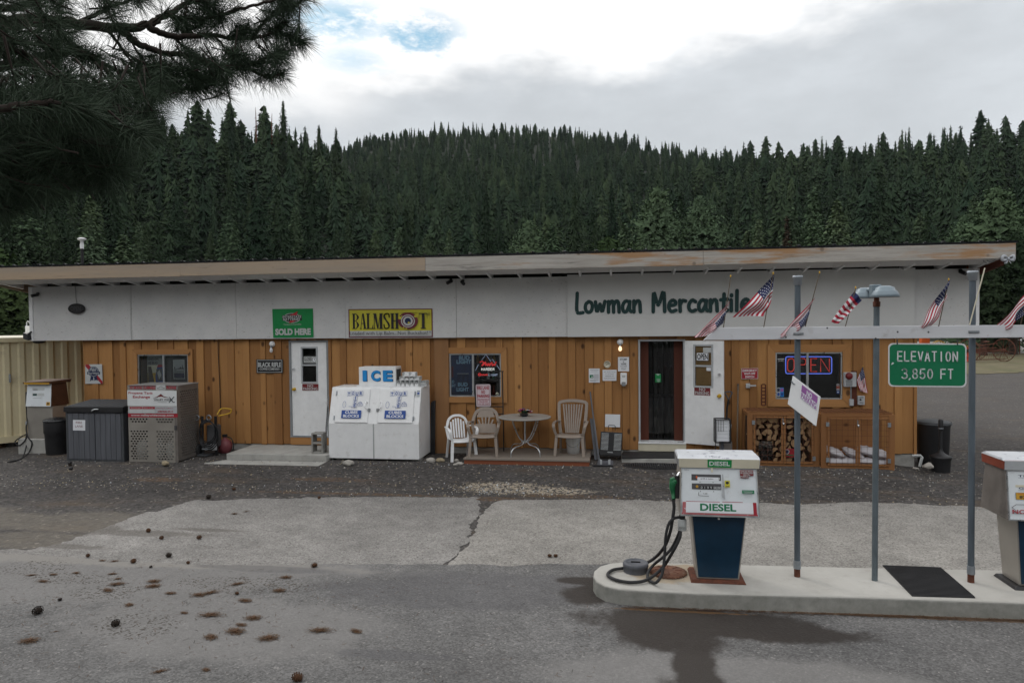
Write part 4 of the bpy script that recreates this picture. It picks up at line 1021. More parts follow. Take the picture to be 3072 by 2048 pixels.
for ch,x,w in(('B',.045,.085),('A',.135,.078),('L',.215,.082),('M',.298,.118),('S',.423,.075),('H',.508,.095),('T',.845,.098)):its+=serif(ch,x,w,.155,.70)
its+=[('e',.715,.42,.118,.30,'maroon'),('r',.62,.08,.82,.132,'yellow_sign'),('e',.715,.43,.082,.225,'dim_white'),('e',.715,.43,.070,.195,'maroon'),('e',.715,.43,.058,.165,'dim_white'),('e',.715,.425,.036,.105,'navy'),('e',.725,.49,.013,.035,'yellow_sign'),('e',.622,.32,.022,.05,'yellow_sign'),('e',.645,.26,.008,.018,'yellow_sign'),('e',.808,.27,.018,.035,'yellow_sign'),('e',.795,.25,.008,.02,'yellow_sign'),('e',.665,.66,.010,.025,'yellow_sign'),('e',.695,.70,.012,.026,'yellow_sign'),('t','®',.963,.20,.10,.032,'black'),('t','Loaded with Lip Balm...Not Buckshot!',.485,.865,.155,.93,'dark_grey',.004),('t','®',.975,.82,.07,.022,'dark_grey')]
sign('balm_sign','wide yellow sign reading BALMSHOT with a maroon target for its O',vB,[(984,78),(1702,72),(1706,316),(988,320)],-.012,'maroon',its)
o=thing('oval_sign','unlit black oval sign hanging by a cord on the white band','sign',W(*vL(680,705),-.03))
mb=MB();c=W(*vL(680,663),-.02);mb.lathe((c.x,-.02,c.z),[(1,0),(1,-.03),(.93,-.045),(.0,-.045)],'black',28,'y',False)
for v in mb.v:v.x=c.x+(v.x-c.x)*.205;v.z=c.z+(v.z-c.z)*.115
mb.build('board',o)
qv=patch((c.x-.2,-.066,c.z+.11),(c.x+.2,-.066,c.z+.11),(c.x+.2,-.066,c.z-.11),(c.x-.2,-.066,c.z-.11));mb=MB();draw(mb,qv,[('t','OPEN',.5,.5,.45,.62,'dark_grey')]);mb.build('lettering',o)
mb=MB();mb.tube([W(*vL(678,618),-.02),W(*vL(668,560),-.022),W(*vL(665,465),-.02)],.006,'mid_grey',5);mb.build('cord',o)
bTL,bTR,bBR,bBL=W(*vC(1290,60),-.03),W(2745,812,-.03),W(2745,995,-.03),W(*vC(1292,172),-.03)
bTL=Vector((bBL.x,-.03,W(*vF(0,145),-.03).z));bBR=Vector((bTR.x,-.03,bBL.z));bTR.z=bTL.z+.0
ban=thing('banner','long white cloth banner reading Lowman Mercantile','banner',(bBL+bBR)/2)
def wav(x,z):
 t=(bTL.z-z);return-.03-.012*math.exp(-t*3.2)*(1+sin(x*2.5+1.5*sin(x*.8)))-.008*math.exp(-((t-.12-.1*abs(sin(x*1.05)))/.05)**2)
mb=MB();nx_,nz_=120,16
mb.add([(bTL.x+(bTR.x-bTL.x)*i/nx_,wav(bTL.x+(bTR.x-bTL.x)*i/nx_,bTL.z+(bBL.z-bTL.z)*j/nz_),bTL.z+(bBL.z-bTL.z)*j/nz_)for j in range(nz_+1)for i in range(nx_+1)],[(j*(nx_+1)+i,(j+1)*(nx_+1)+i,(j+1)*(nx_+1)+i+1,j*(nx_+1)+i+1)for j in range(nz_)for i in range(nx_)],'banner',True)
mb.build('cloth',ban)
def casual(ch):
 return{'L':(.42,[[(.1,1),(.08,.05),(.42,.0)]]),'o':(.48,[[(.26,.56),(.08,.44),(.04,.2),(.16,.02),(.36,.06),(.44,.3),(.38,.5),(.22,.56)]]),'w':(.62,[[(.04,.54),(.12,.04),(.3,.42),(.42,.04),(.58,.56)]]),'m':(.72,[[(.06,.55),(.06,.0)],[(.06,.32),(.2,.54),(.33,.5),(.35,.0)],[(.35,.34),(.48,.55),(.62,.5),(.66,.0)]]),'a':(.52,[[(.44,.5),(.22,.56),(.05,.34),(.08,.06),(.24,.02),(.4,.3),(.45,.54)],[(.45,.54),(.43,.16),(.52,.02)]]),'n':(.5,[[(.06,.56),(.06,.0)],[(.06,.3),(.22,.54),(.38,.5),(.42,.0)]]),'M':(.82,[[(.1,.0),(.14,.96),(.38,.34),(.68,1),(.74,.0)]]),'e':(.5,[[(.06,.3),(.38,.34),(.42,.48),(.26,.57),(.08,.42),(.06,.16),(.2,.0),(.44,.06)]]),'r':(.4,[[(.06,.56),(.08,.0)],[(.08,.34),(.2,.54),(.38,.52)]]),'c':(.46,[[(.42,.48),(.24,.56),(.07,.36),(.07,.12),(.22,.0),(.42,.06)]]),'t':(.4,[[(.2,.84),(.18,.12),(.26,.0),(.38,.04)],[(.02,.55),(.38,.58)]]),'i':(.2,[[(.08,.54),(.09,.0)],[(.1,.74),(.1,.79)]]),'l':(.2,[[(.1,1),(.08,.0)]]),' ':(.34,[])}[ch]
mb=MB();txt='Lowman Mercantile';widths=[casual(c_)[0]+.10 for c_ in txt];tot=sum(widths)
tx0,tx1=WD(1322,695,-.05).x,WD(1727,695,-.05).x;zb2,zt2=WD(1400,717,-.05).z,WD(1400,672,-.05).z;sc_=(tx1-tx0)/tot;xx=tx0;hh=zt2-zb2
qb=lambda u,v,off=0.:Vector((u,wav(u,v)-.004-off,v))
n_l=0
for c_,w in zip(txt,widths):
 for st in casual(c_)[1]:
  pts=[(xx+p.x*sc_,zb2+p.y*hh)for p in smooth_path([(a,b,0)for a,b in st],5)]
  for k,(a,b)in enumerate(zip(pts,pts[1:])):
   dx,dz=b[0]-a[0],b[1]-a[1];L=hypot(dx,dz)or 1;wd_=.072;nx2,nz2=-dz/L*wd_/2,dx/L*wd_/2;o_=.00004*n_l;n_l+=1
   mb.poly([qb(a[0]-nx2,a[1]-nz2,o_),qb(b[0]-nx2,b[1]-nz2,o_),qb(b[0]+nx2,b[1]+nz2,o_),qb(a[0]+nx2,a[1]+nz2,o_)],'ink_green')
  for e in pts[::2]+[pts[-1]]:
   o_=.00004*n_l;n_l+=1;mb.poly([qb(e[0]+.036*cos(k*pi/5),e[1]+.036*sin(k*pi/5),o_)for k in range(10)],'ink_green')
 xx+=w*sc_
mb.build('lettering',ban)
# ---- signs and fittings on the timber wall
YS=YW-.032
sign('beer_sign','square white beer plaque with red stripe and blue rosette',vA,[(667,504),(799,502),(805,655),(668,655)],YS-.004,'dim_white',[('p',[(.02,.0),(.22,.0),(1,.88),(1,1),(.92,1),(.02,.1)],'sign_red'),('p',[(.34,.55),(.28,.88),(.40,.80),(.48,.86),(.48,.6)],'navy'),('p',[(.66,.55),(.74,.84),(.62,.80),(.54,.86),(.52,.6)],'navy'),('e',.5,.38,.31,.27,'navy'),('e',.5,.38,.27,.235,'dim_white'),('e',.5,.38,.25,.215,'navy'),('r',.12,.38,.88,.52,'navy'),('t','Pabst',.5,.27,.16,.34,'dim_white',.02),('t','Blue Ribbon',.5,.45,.1,.66,'dim_white',.02)])
sign('coffee_sign','black coffee company sign with thin white border',vB,[(196,506),(424,506),(424,624),(197,624)],YS-.004,'black',[('r',.03,.05,.97,.95,'dim_white'),('r',.045,.08,.955,.92,'black'),('t','BLACK RIFLE',.5,.39,.34,.86,'dim_white',.03),('t','–COFFEE COMPANY–',.5,.70,.17,.82,'dim_white',.015)],.01)
sign('stomp_sign','white STOMP & WIPE notice above the soap dispenser',vC,[(1722,344),(1816,344),(1817,466),(1722,466)],YS,'paper',[('t','STOMP',.5,.16,.13,.66,'black',.015),('t','&',.5,.33,.1,.1,'black'),('t','WIPE',.5,.49,.13,.5,'black',.015),('t','OUT HERE',.5,.64,.07,.6,'dark_grey'),('t','NOT IN',.5,.75,.07,.44,'dark_grey'),('t','THERE!',.5,.86,.07,.42,'dark_grey')],.003)
sign('fuel_notice','white paper about premium octane fuel below the dial thermometer',vC,[(1590,453),(1710,453),(1709,547),(1590,547)],YS,'paper',[('t','WE ALSO HAVE',.5,.18,.11,.84,'mid_grey'),('t','91 OCTANE',.5,.38,.11,.6,'mid_grey'),('t','PREMIUM',.5,.58,.11,.6,'mid_grey'),('t','NON-ETHANOL',.5,.78,.11,.8,'mid_grey')],.003)
sign('paper_notice','white leaflet with a small green picture left of the octane notice',vC,[(1472,442),(1565,442),(1566,562),(1473,562)],YS,'paper',[('r',.1,.08,.9,.12,'light_grey'),('r',.2,.2,.8,.225,'light_grey'),('r',.08,.45,.42,.68,'green_sign'),('e',.3,.6,.08,.06,'dim_white')]+[('r',.48,.42+.07*i,.92,.44+.07*i,'mid_grey')for i in range(5)]+[('r',.1,.82,.9,.84,'mid_grey'),('r',.1,.88,.7,.9,'light_grey')],.003)
sign('blank_paper','blank white sheet on the wall above the black crate',vC,[(1613,832),(1741,835),(1739,944),(1610,940)],YS,'paper',[('r',.06,.9,.5,.91,'light_grey')],.003)
sign('emergency_sign','red EMERGENCY SHUT-OFF SWITCH sign right of the open door',vE,[(211,441),(354,439),(354,530),(211,532)],YS,'dim_white',[('r',.025,.035,.975,.965,'sign_red'),('t','EMERGENCY',.5,.22,.2,.86,'sign_white',.035),('t','SHUT-OFF',.5,.50,.2,.66,'sign_white',.035),('t','SWITCH',.5,.80,.2,.54,'sign_white',.035)])
MB_=MB();c=W(*vC(1630,406),YS);MB_.lathe((c.x,YS,c.z),[(.072,0),(.072,-.02),(.062,-.024),(.062,-.02),(0,-.02)],'cream',24,'y')
qv=patch((c.x-.07,YS-.021,c.z+.07),(c.x+.07,YS-.021,c.z+.07),(c.x+.07,YS-.021,c.z-.07),(c.x-.07,YS-.021,c.z-.07))
draw(MB_,qv,[('l',[(.3,.62),(.72,.40)],.06,1,'black')]+[('l',[(.5+.38*cos(a*.52),.5+.38*sin(a*.52)),(.5+.32*cos(a*.52),.5+.32*sin(a*.52))],.03,1,'dark_grey')for a in range(12)])
tag(MB_.build('dial_thermometer',origin=c),'round cream dial thermometer on the pine wall','thermometer')
def wall_lamp(view,x,y,lit,label):
 c=W(*view(x,y),YS);t=thing('wall_lamp',label,'lamp',c,'bare bulb lamps on the pine wall')
 MB().lathe((c.x,YS,c.z),[(.065,0),(.065,-.015),(.05,-.04),(.035,-.06),(0,-.062)],'white_plastic',18,'y').build('lamp_holder',t)
 b=c+Vector((0,-.05,-.04));MB().tube([b,b+Vector((0,-.005,-.045))],[.022,.024],'galv',12).build('socket',t)
 MB().lathe(b+Vector((0,-.005,-.045)),[(.018,0),(.03,-.025),(.036,-.055),(.028,-.085),(.012,-.098),(0,-.1)],'bulb' if lit else 'white_plastic',14).build('bulb',t)
wall_lamp(vC,1740,215,True,'lit bare bulb lamp left of the open doorway');wall_lamp(vB,333,375,False,'unlit bare bulb lamp left of the shut white door')
mb=MB();a,b=W(*vC(1742,478),YS),W(*vC(1798,585),YS);mb.box(a.x,b.x,YS-.09,YS-.001,b.z+.02,a.z,'white_plastic');t=thing('soap_dispenser','white hand cleaner dispenser below the stomp notice','dispenser',(a.x,YS,b.z));mb.build('body',t,.012)
MB().box(a.x+.025,b.x-.025,YS-.105,YS-.02,b.z-.01,b.z+.075,'mid_grey').build('push_bar',t,.008)
mb=MB();qv=patch((a.x+.03,YS-.0905,a.z-.03),(b.x-.03,YS-.0905,a.z-.03),(b.x-.03,YS-.0905,a.z-.13),(a.x+.03,YS-.0905,a.z-.13));draw(mb,qv,[('r',0,.2,1,.3,'mid_grey'),('r',.1,.45,.9,.55,'mid_grey')]);mb.build('print',t)
a=W(*vE(265,588),YS);t=thing('shut_off_switch','small grey switch box with lever under the emergency sign','switch',a)
MB().box(a.x-.04,a.x+.04,YS-.05,YS-.001,a.z-.045,a.z+.045,'light_grey').build('box',t,.006);MB().bar((a.x,YS-.055,a.z),(a.x+.15,YS-.06,a.z+.005),.02,.03,'light_grey').build('lever',t,.004)
a0,a1=W(*vE(1125,462),YS+.008),W(*vE(1197,762),YS+.008);tag(MB().box(a0 .x,a1 .x,YS-.004,YS+.008,a1 .z,a0 .z,'oak_red').build('backing_board',origin=(a0 .x,YS,a1 .z)),'dark red board fixed behind the alarm box','board')
a0,a1=W(*vE(1079,473),YS),W(*vE(1183,595),YS);t=thing('alarm_box','grey alarm box with a red dome right of the neon OPEN window','alarm',((a0 .x+a1 .x)/2,YS,a1 .z))
MB().box(a0 .x,a1 .x,YS-.09,YS-.006,a1 .z,a0 .z,'light_grey').build('box',t,.008)
c=W(*vE(1132,506),YS-.09);MB().lathe((c.x,YS-.09,c.z),[(.068,0),(.065,-.02),(.05,-.04),(.025,-.05),(0,-.052)],'dark_red',18,'y').build('dome',t)
c=W(*vE(1133,562),YS-.09);MB().box(c.x-.06,c.x+.06,YS-.098,YS-.09,c.z-.06,c.z+.05,'mid_grey').build('speaker_grille',t,.01)
c0,c1=W(*vE(1148,600),YS-.03),W(*vE(1148,705),YS-.03);MB().tube([c0,c1],.013,'galv',8).build('conduit',t)
a0,a1=W(*vE(1130,702),YS),W(*vE(1166,758),YS);MB().box(a0 .x,a1 .x,YS-.05,YS-.006,a1 .z,a0 .z,'light_grey').build('junction_box',t,.004)
a0,a1=W(*vE(1201,673),YS),W(*vE(1258,750),YS);t=thing('control_box','small grey control box below the little wall flag','control box',((a0 .x+a1 .x)/2,YS,a1 .z));MB().box(a0 .x,a1 .x,YS-.06,YS-.001,a1 .z,a0 .z,'light_grey').build('box',t,.005)
c=W(*vE(1230,708),YS-.06);MB().lathe((c.x,YS-.06,c.z),[(.018,0),(.016,-.015),(0,-.018)],'black',10,'y').build('button',t);qv=patch((a0 .x,YS-.061,a0 .z),(a1 .x,YS-.061,a0 .z),(a1 .x,YS-.061,a1 .z),(a0 .x,YS-.061,a1 .z));mb=MB();draw(mb,qv,[('r',.2,.1,.8,.25,'mid_grey'),('r',.2,.68,.8,.85,'mid_grey')]);mb.build('label_plate',t)
def camera_(p,d,label):
 t=thing('security_camera',label,'security camera',p);MB().tube([p,p+Vector((0,-.03,0)),p+Vector((0,-.07,-.03))],[.03,.03,.018],'black',10).build('bracket',t)
 d=Vector(d).normalized();MB().tube([p+Vector((0,-.08,-.04))-d*.05,p+Vector((0,-.08,-.04))+d*.09],[.034,.036],'black',12).build('camera_body',t)
camera_(W(*vL(340,530),-.003),(-.5,-1,-.3),'small black camera near the left end of the white band')
camera_(WD(1036,643,-.003),(-.6,-1,-.4),'black camera aimed left above the band centre');camera_(WD(1064,645,-.003),(.6,-1,-.4),'black camera aimed right above the band centre')
camera_(W(*vK(1192,348),-.003),(.4,-1,-.4),'black camera under the right end of the eaves')
p=W(*vL(262,890),-.03);t=thing('flood_light','black floodlight on the lower left corner of the white band','floodlight',p);MB().bar(p+Vector((.05,.0,.06)),p+Vector((-.03,-.02,0)),.03,.03,'black').build('bracket',t)
MB().hexa([p+Vector(v)for v in((-.12,-.06,-.1),(.02,-.08,-.14),(.04,.02,-.12),(-.1,.04,-.08),(-.14,-.04,.04),(.0,-.06,.0),(.02,.03,.02),(-.12,.05,.06))],'black').build('lamp_head',t,.006)
p=W(*vL(345,960),.05);tag(MB().lathe((p.x,.05,PB-.004),[(.13,0),(.12,-.04),(.06,-.06),(0,-.062)],'black',20).build('porch_light',origin=(p.x,.05,PB-.06)),'flat black light under the left end of the white band','lamp')
c=W(*vK(1640,238),FY-.06);t=thing('ribbon_bow','silver ribbon bow tied at the right roof corner','bow',c);mb=MB()
for s in(-1,1):
 mb.tube(smooth_path([c,c+Vector((s*.045,-.02,.04)),c+Vector((s*.085,-.015,.04)),c+Vector((s*.088,-.015,-.02)),c+Vector((s*.045,-.02,-.022)),c],5),[.008+.022*sin(pi*i/25)for i in range(26)],'ribbon',6)
mb.build('loop',t);mb=MB()
for s in(-1,1):mb.bar(c,c+Vector((s*.045,-.02,-.085)),.05,.01,'ribbon')
mb.build('tail',t);MB().rock(c+Vector((0,-.035,0)),(.022,.02,.026),'ribbon',3,1).build('knot',t)
mb=MB();mb.tube(smooth_path([W(*vK(1530,240),FY+.05),W(*vK(1490,268),FY+.06),W(*vK(1455,262),FY+.1),W(*vK(1440,243),FY+.12),W(*vK(1412,262),FY+.12),W(*vK(1445,280),FY+.1)],4),.008,'galv',5);tag(mb.build('wire_hook',origin=W(*vK(1455,280),FY+.1)),'bent wire hook under the right roof corner','hook')
mb=MB();mb.tube(smooth_path([W(*vA(1708,318),YS),W(*vA(1714,480),YS),W(*vA(1722,650),YS),W(*vA(1730,850),YS)],5),.007,'black',5);tag(mb.build('cable',origin=W(*vA(1730,850),YS)),'thin black cable running down the siding left of the coffee sign','cable')
p0=W(vL(727,0)[0],vL(0,278)[1],2.5);p1=W(vL(727,0)[0],vL(0,95)[1],2.5);t=thing('vent_pipe','black roof vent pipe with a white cap','vent pipe',(p0 .x,2.5,rz_(2.5)))
MB().tube([(p0 .x,2.5,rz_(2.5)),(p0 .x,2.5,p1 .z-.08)],.035,'black',10).build('pipe',t);MB().lathe((p0 .x,2.5,p1 .z-.12),[(.045,0),(.05,.1),(.035,.2),(.10,.235),(.11,.26),(.06,.285),(0,.29)],'white_plastic',16).build('cap',t)
qv=None
yI=YW+.035
sign('beer_poster','poster of a seated figure reading BRING ON THE BUD in the small left window',vA,[(1152,432),(1280,430),(1290,655),(1158,655)],yI,'resin_grey',[('r',.02,.02,.98,.35,'mid_grey'),('r',.02,.35,.98,.62,'cream'),('r',.02,.62,.98,.98,'yellow'),('p',[(.05,.4),(.25,.4),(.42,.98),(.05,.98)],'interior'),('p',[(.62,.38),(.95,.36),(.97,.98),(.5,.98),(.48,.75)],'blue_ink'),('p',[(.68,.33),(.95,.34),(.95,.42),(.6,.43)],'sign_red'),('p',[(.55,.5),(.9,.46),(.9,.9),(.6,.9)],'resin_grey'),('p',[(.6,.6),(.75,.52),(.85,.7),(.7,.86)],'light_grey'),('t','RING ON',.38,.14,.085,.66,'black',.02),('t','HE BUD',.36,.27,.085,.58,'black',.02)],.002,'poster')
sign('photo_print','framed photo print of trees and sky in the right pane of the small window',vA,[(1355,468),(1446,466),(1452,618),(1362,618)],yI,'dim_white',[('r',.05,.04,.95,.45,'light_grey'),('r',.05,.45,.95,.70,'mid_grey'),('r',.05,.70,.95,.96,'navy'),('p',[(.55,.45),(.65,.36),(.75,.45)],'black'),('p',[(.78,.45),(.82,.24),(.87,.45)],'black'),('r',.45,.43,.95,.47,'black'),('p',[(.08,.45),(.14,.34),(.2,.45)],'black'),('r',.3,.52,.9,.55,'dim_white')],.002,'poster')
mb=MB();a,b=W(*vA(1290,430),yI+.05),W(*vA(1476,650),yI+.05);z=b.z
while z<a.z:mb.box(a.x,b.x,yI+.045,yI+.06,z,z+.016,'resin_grey');z+=.024
tag(mb.build('window_blind',origin=(a.x,yI+.05,b.z)),'grey slatted blind behind the right pane of the small window','blind')
sign('bud_poster','dark blue beer poster with can filling the left pane of the middle window',vC,[(288,326),(474,324),(476,668),(290,668)],yI,'bud_blue',[('t','BUD',.64,.075,.10,.50,'poster_blue',.05),('t','LIGHT',.62,.175,.10,.68,'poster_blue',.05),('r',.03,.28,.14,.56,'maroon'),('r',.30,.46,.84,.475,'light_grey'),('p',[(.34,.475),(.80,.475),(.84,.53),(.84,.92),(.31,.92),(.31,.53)],'navy'),('p',[(.4,.66),(.5,.5),(.56,.66)],'bud_blue'),('p',[(.6,.66),(.72,.5),(.78,.66)],'bud_blue'),('t','BUD',.57,.735,.10,.46,'poster_blue',.05),('t','LIGHT',.56,.86,.10,.56,'poster_blue',.05),('t','UD',.09,.67,.075,.18,'poster_blue',.05),('t','GHT',.12,.765,.075,.24,'poster_blue',.05),('r',.0,.93,1,1,'navy')],.002,'poster')
def neon(mb,pts,y,m,r=.006,view=vC,k=1,closed=False):
 P=[W(*view(a,b),y)for a,b in pts]
 if k>1:P=smooth_path(P,k)
 mb.tube(P,r,m,6,closed)
yN=YW+.05
t=thing('neon_sign','neon beer sign with mountain outline and HARDER in white','neon sign',W(*vC(610,466),yN))
mb=MB();neon(mb,[(502,460),(528,408)],yN,'neon_grey',.005);neon(mb,[(556,370),(592,322),(633,380),(648,362),(668,392)],yN,'neon_grey',.005);neon(mb,[(684,412),(718,462)],yN,'neon_grey',.005);neon(mb,[(505,466),(720,468)],yN,'neon_grey',.005);mb.build('mountain_tube',t)
mb=MB();neon(mb,[(540,390),(560,380),(572,395),(556,418),(575,405),(588,384),(590,418),(602,398),(606,420),(618,396),(622,420),(634,400),(642,388),(648,420),(662,402),(668,418),(680,384)],yN-.004,'neon_dim',.011,k=3);mb.build('script_tube',t)
mb=MB()
for i,ch in enumerate('HARDER'):
 x=555+i*19.2;T,B,M_=438,458,448
 for st in{'H':[[(0,T),(0,B)],[(13,T),(13,B)],[(0,M_),(13,M_)]],'A':[[(0,B),(6.5,T),(13,B)],[(3,452),(10,452)]],'R':[[(0,B),(0,T),(10,T),(12,443),(9,M_),(0,M_)],[(7,M_),(13,B)]],'D':[[(0,T),(9,T),(13,M_),(9,B),(0,B),(0,T)]],'E':[[(12,T),(0,T),(0,B),(12,B)],[(0,M_),(10,M_)]]}[ch]:neon(mb,[(x+a,b)for a,b in st],yN-.008,'neon_white',.0065)
mb.build('letter_tube',t)
t=thing('neon_sign','dim neon sign reading Coors LIGHT under the mountain neon','neon sign',W(*vC(610,508),yN));mb=MB()
neon(mb,[(548,486),(536,484),(528,492),(534,502),(546,500),(554,492),(562,500),(570,492),(578,500),(586,492),(590,500),(600,490),(606,502)],yN,'neon_dim',.011,k=3);mb.build('script_tube',t)
mb=MB()
for i,ch in enumerate('LIGHT'):
 x=616+i*16;T,B,M_=488,506,497
 for st in{'L':[[(0,T),(0,B),(10,B)]],'I':[[(5,T),(5,B)]],'G':[[(11,491),(6,T),(0,493),(0,501),(6,B),(11,502),(11,M_),(6,M_)]],'H':[[(0,T),(0,B)],[(11,T),(11,B)],[(0,M_),(11,M_)]],'T':[[(0,T),(11,T)],[(5.5,T),(5.5,B)]]}[ch]:neon(mb,[(x+a,b)for a,b in st],yN,'neon_grey',.005)
mb.build('letter_tube',t)
c=W(*vC(688,658),YW-.002);mb=MB().lathe((c.x,YW+.002,c.z),[(.032,0),(.032,-.003),(0,-.003)],'cream',18,'y');mb.lathe((c.x,YW-.002,c.z),[(.02,0),(.02,-.001),(0,-.001)],'green_sign',3,'y');tag(mb.build('round_sticker',origin=c),'round cream sticker low in the neon beer window','sticker')
yN=YW+.05
t=thing('neon_open_sign','lit neon sign with red OPEN letters in a blue border','neon sign',W(*vE(786,488),yN))
mb=MB();neon(mb,[(606,341),(966,341),(980,346),(984,360),(984,466),(980,481),(966,486),(606,486),(594,481),(590,466),(590,360),(594,346)],yN,'neon_blue',.009,vE,closed=True);mb.build('border_tube',t)
mb=MB()
for st in([(640,356),(618,362),(608,382),(606,440),(612,460),(632,470),(652,462),(662,440),(662,384),(656,362),(640,356)],[(712,470),(712,357),(750,357),(762,372),(762,396),(750,410),(716,410)],[(858,357),(806,357),(806,468),(858,468)],[(808,411),(850,411)],[(890,470),(890,357),(964,470),(964,357)]):neon(mb,st,yN,'neon_red',.0085,vE)
mb.build('letter_tube',t)
p0,p1=W(*vE(590,341),yN+.03),W(*vE(984,486),yN+.03);MB().box(p0 .x,p1 .x,yN+.025,yN+.03,p1 .z,p0 .z,'black').build('backing',t)
for(x0,y0,x1,y1,m_,lab)in((516,605,542,683,'dim_white','white and blue sticker low in the left corner of the OPEN window'),(543,605,574,683,'blue_bright','blue and pink sticker beside the white sticker in the OPEN window')):
 sign('window_sticker',lab,vE,[(x0,y0),(x1,y0),(x1,y1),(x0,y1)],YW-.004,m_,[('r',.1,.08,.9,.45,'navy' if m_=='dim_white' else 'purple'),('r',.15,.55,.85,.9,'blue_ink')],.001,'sticker')
for i,(y0,y1,m_,lab)in enumerate(((574,590,'dim_white','white payment sticker topmost in the OPEN window right corner'),(592,612,'orange','orange payment sticker second in the OPEN window right corner'),(613,630,'dim_white','white payment sticker third in the OPEN window right corner'),(632,656,'blue_ink','blue payment sticker lowest in the OPEN window right corner'))):
 sign('window_sticker',lab,vE,[(1026,y0),(1050,y0),(1050,y1),(1026,y1)],YW-.004,m_,[('r',.15,.3,.85,.7,'navy' if m_!='blue_ink' else 'dim_white')],.001,'sticker')
sign('window_sticker','narrow white hours sticker high in the left of the OPEN window',vE,[(520,354),(578,354),(578,386),(520,386)],YW-.004,'glass',[('r',.0,.1,1,.3,'dim_white'),('t','24 HRS',.5,.68,.45,.8,'dim_white')],.0008,'sticker')
sign('curtain_sign','small green SOLD HERE sign hanging on the strip curtain',vD,[(757,487),(806,487),(808,560),(758,560)],YW+.15,'green_bright',[('p',[(.05,.02),(.95,.02),(.5,.2)],'dim_white'),('t','SOLD',.55,.66,.16,.6,'dim_white',.03),('t','HERE',.55,.85,.14,.5,'dim_white',.03)],.003)
# ---- pump island
IZ=.17
out=[(2.42,-6.43),(2.20,-6.45),(2.04,-6.51),(1.93,-6.62),(1.875,-6.77),(1.87,-6.93),(1.91,-7.08),(2.0,-7.2),(2.14,-7.265),(2.36,-7.28),(2.9,-7.29),(4.55,-7.20),(5.92,-7.165),(9.5,-7.10),(9.5,-6.10),(6.03,-6.25),(4.83,-6.33),(3.46,-6.39)]
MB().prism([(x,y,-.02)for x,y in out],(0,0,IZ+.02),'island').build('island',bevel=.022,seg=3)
m,t,b=newmat('cast island concrete');MT['island']=m;v=coord(t)
n1,n2,n3=noise(t,v,1.6,7,.65),noise(t,v,45,5,.7),noise(t,v,7,7,.7)
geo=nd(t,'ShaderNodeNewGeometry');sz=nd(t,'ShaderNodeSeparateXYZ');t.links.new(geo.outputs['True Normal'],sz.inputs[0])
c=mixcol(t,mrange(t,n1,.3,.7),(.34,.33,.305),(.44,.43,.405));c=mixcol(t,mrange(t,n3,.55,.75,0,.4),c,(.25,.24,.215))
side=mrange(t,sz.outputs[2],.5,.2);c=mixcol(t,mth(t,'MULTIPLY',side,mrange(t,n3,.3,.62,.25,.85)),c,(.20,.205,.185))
rs_=spots(t,v,[(2.62,-6.78,.42,.30),(2.92,-6.6,.3,.14)],n3,1.4);c=mixcol(t,mth(t,'MULTIPLY',rs_,.5),c,(.33,.22,.10))
c=mixcol(t,mrange(t,n2,.62,.75,0,.3),c,(.18,.17,.16));t.links.new(c,b.inputs['Base Color']);b.inputs['Roughness'].default_value=.9;b.inputs['Specular IOR Level'].default_value=.2
bump(t,b,mth(t,'ADD',mth(t,'MULTIPLY',n2,.5),n3),.35,.006)
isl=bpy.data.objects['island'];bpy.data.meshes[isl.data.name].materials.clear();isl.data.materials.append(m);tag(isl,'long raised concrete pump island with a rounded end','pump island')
P=[GD(2027,1299,IZ),GD(2160,1304,IZ),GD(2240,1373,IZ),GD(2095,1369,IZ)]
q=patch(*[p+Vector((0,0,.012))for p in P]);mb=MB();mb.hexa([P[3],P[2],q(1,1),q(0,1),P[0],P[1],q(1,0),q(0,0)],'black_rubber')
for i in range(26):
 u=.03+.94*i/25;w=.011
 mb.hexa([q(0,u,0),q(1,u,0),q(1,u+w,0),q(0,u+w,0),q(.004,u,.006),q(.996,u,.006),q(.996,u+w,.006),q(.004,u+w,.006)],'black')
tag(mb.build('rubber_mat',origin=q(.5,.5)),'black ribbed rubber mat lying skewed on the pump island','mat')
c=G(*vG(543,1104),IZ)+Vector((0,.10,0));t=thing('fill_cap','black round fill cap inside the hose loop on the island','fill cap',c)
MB().lathe(c,[(.130,0),(.130,.055),(.136,.06),(.136,.085),(.128,.1),(.10,.102),(.098,.096),(0,.096)],'resin_grey',30).build('cap',t);mb=MB();mb.box(c.x-.05,c.x+.05,c.y-.006,c.y+.006,c.z+.097,c.z+.108,'black');mb.build('handle',t)
c=G(*vG(797,1092),IZ);t=thing('manhole_cover','rusty round manhole cover on a toothed ring on the island','manhole cover',c);mb=MB().lathe(c,[(.185,0),(.185,.022),(.165,.026)],'rust_plate',32)
for i in range(30):
 a=2*pi*i/30;mb.rock(c+Vector((cos(a)*.183,sin(a)*.183,.012)),(.016,.016,.013),'rust_plate',i,1)
mb.build('ring',t);mb=MB().lathe(c,[(.163,.024),(.155,.032),(.06,.033),(.055,.030),(0,.030)],'rust_plate',32)
for i in range(8):a=2*pi*i/8;mb.bar(c+Vector((cos(a)*.07,sin(a)*.07,.033)),c+Vector((cos(a)*.14,sin(a)*.14,.033)),.008,.006,'rust')
mb.build('lid',t)
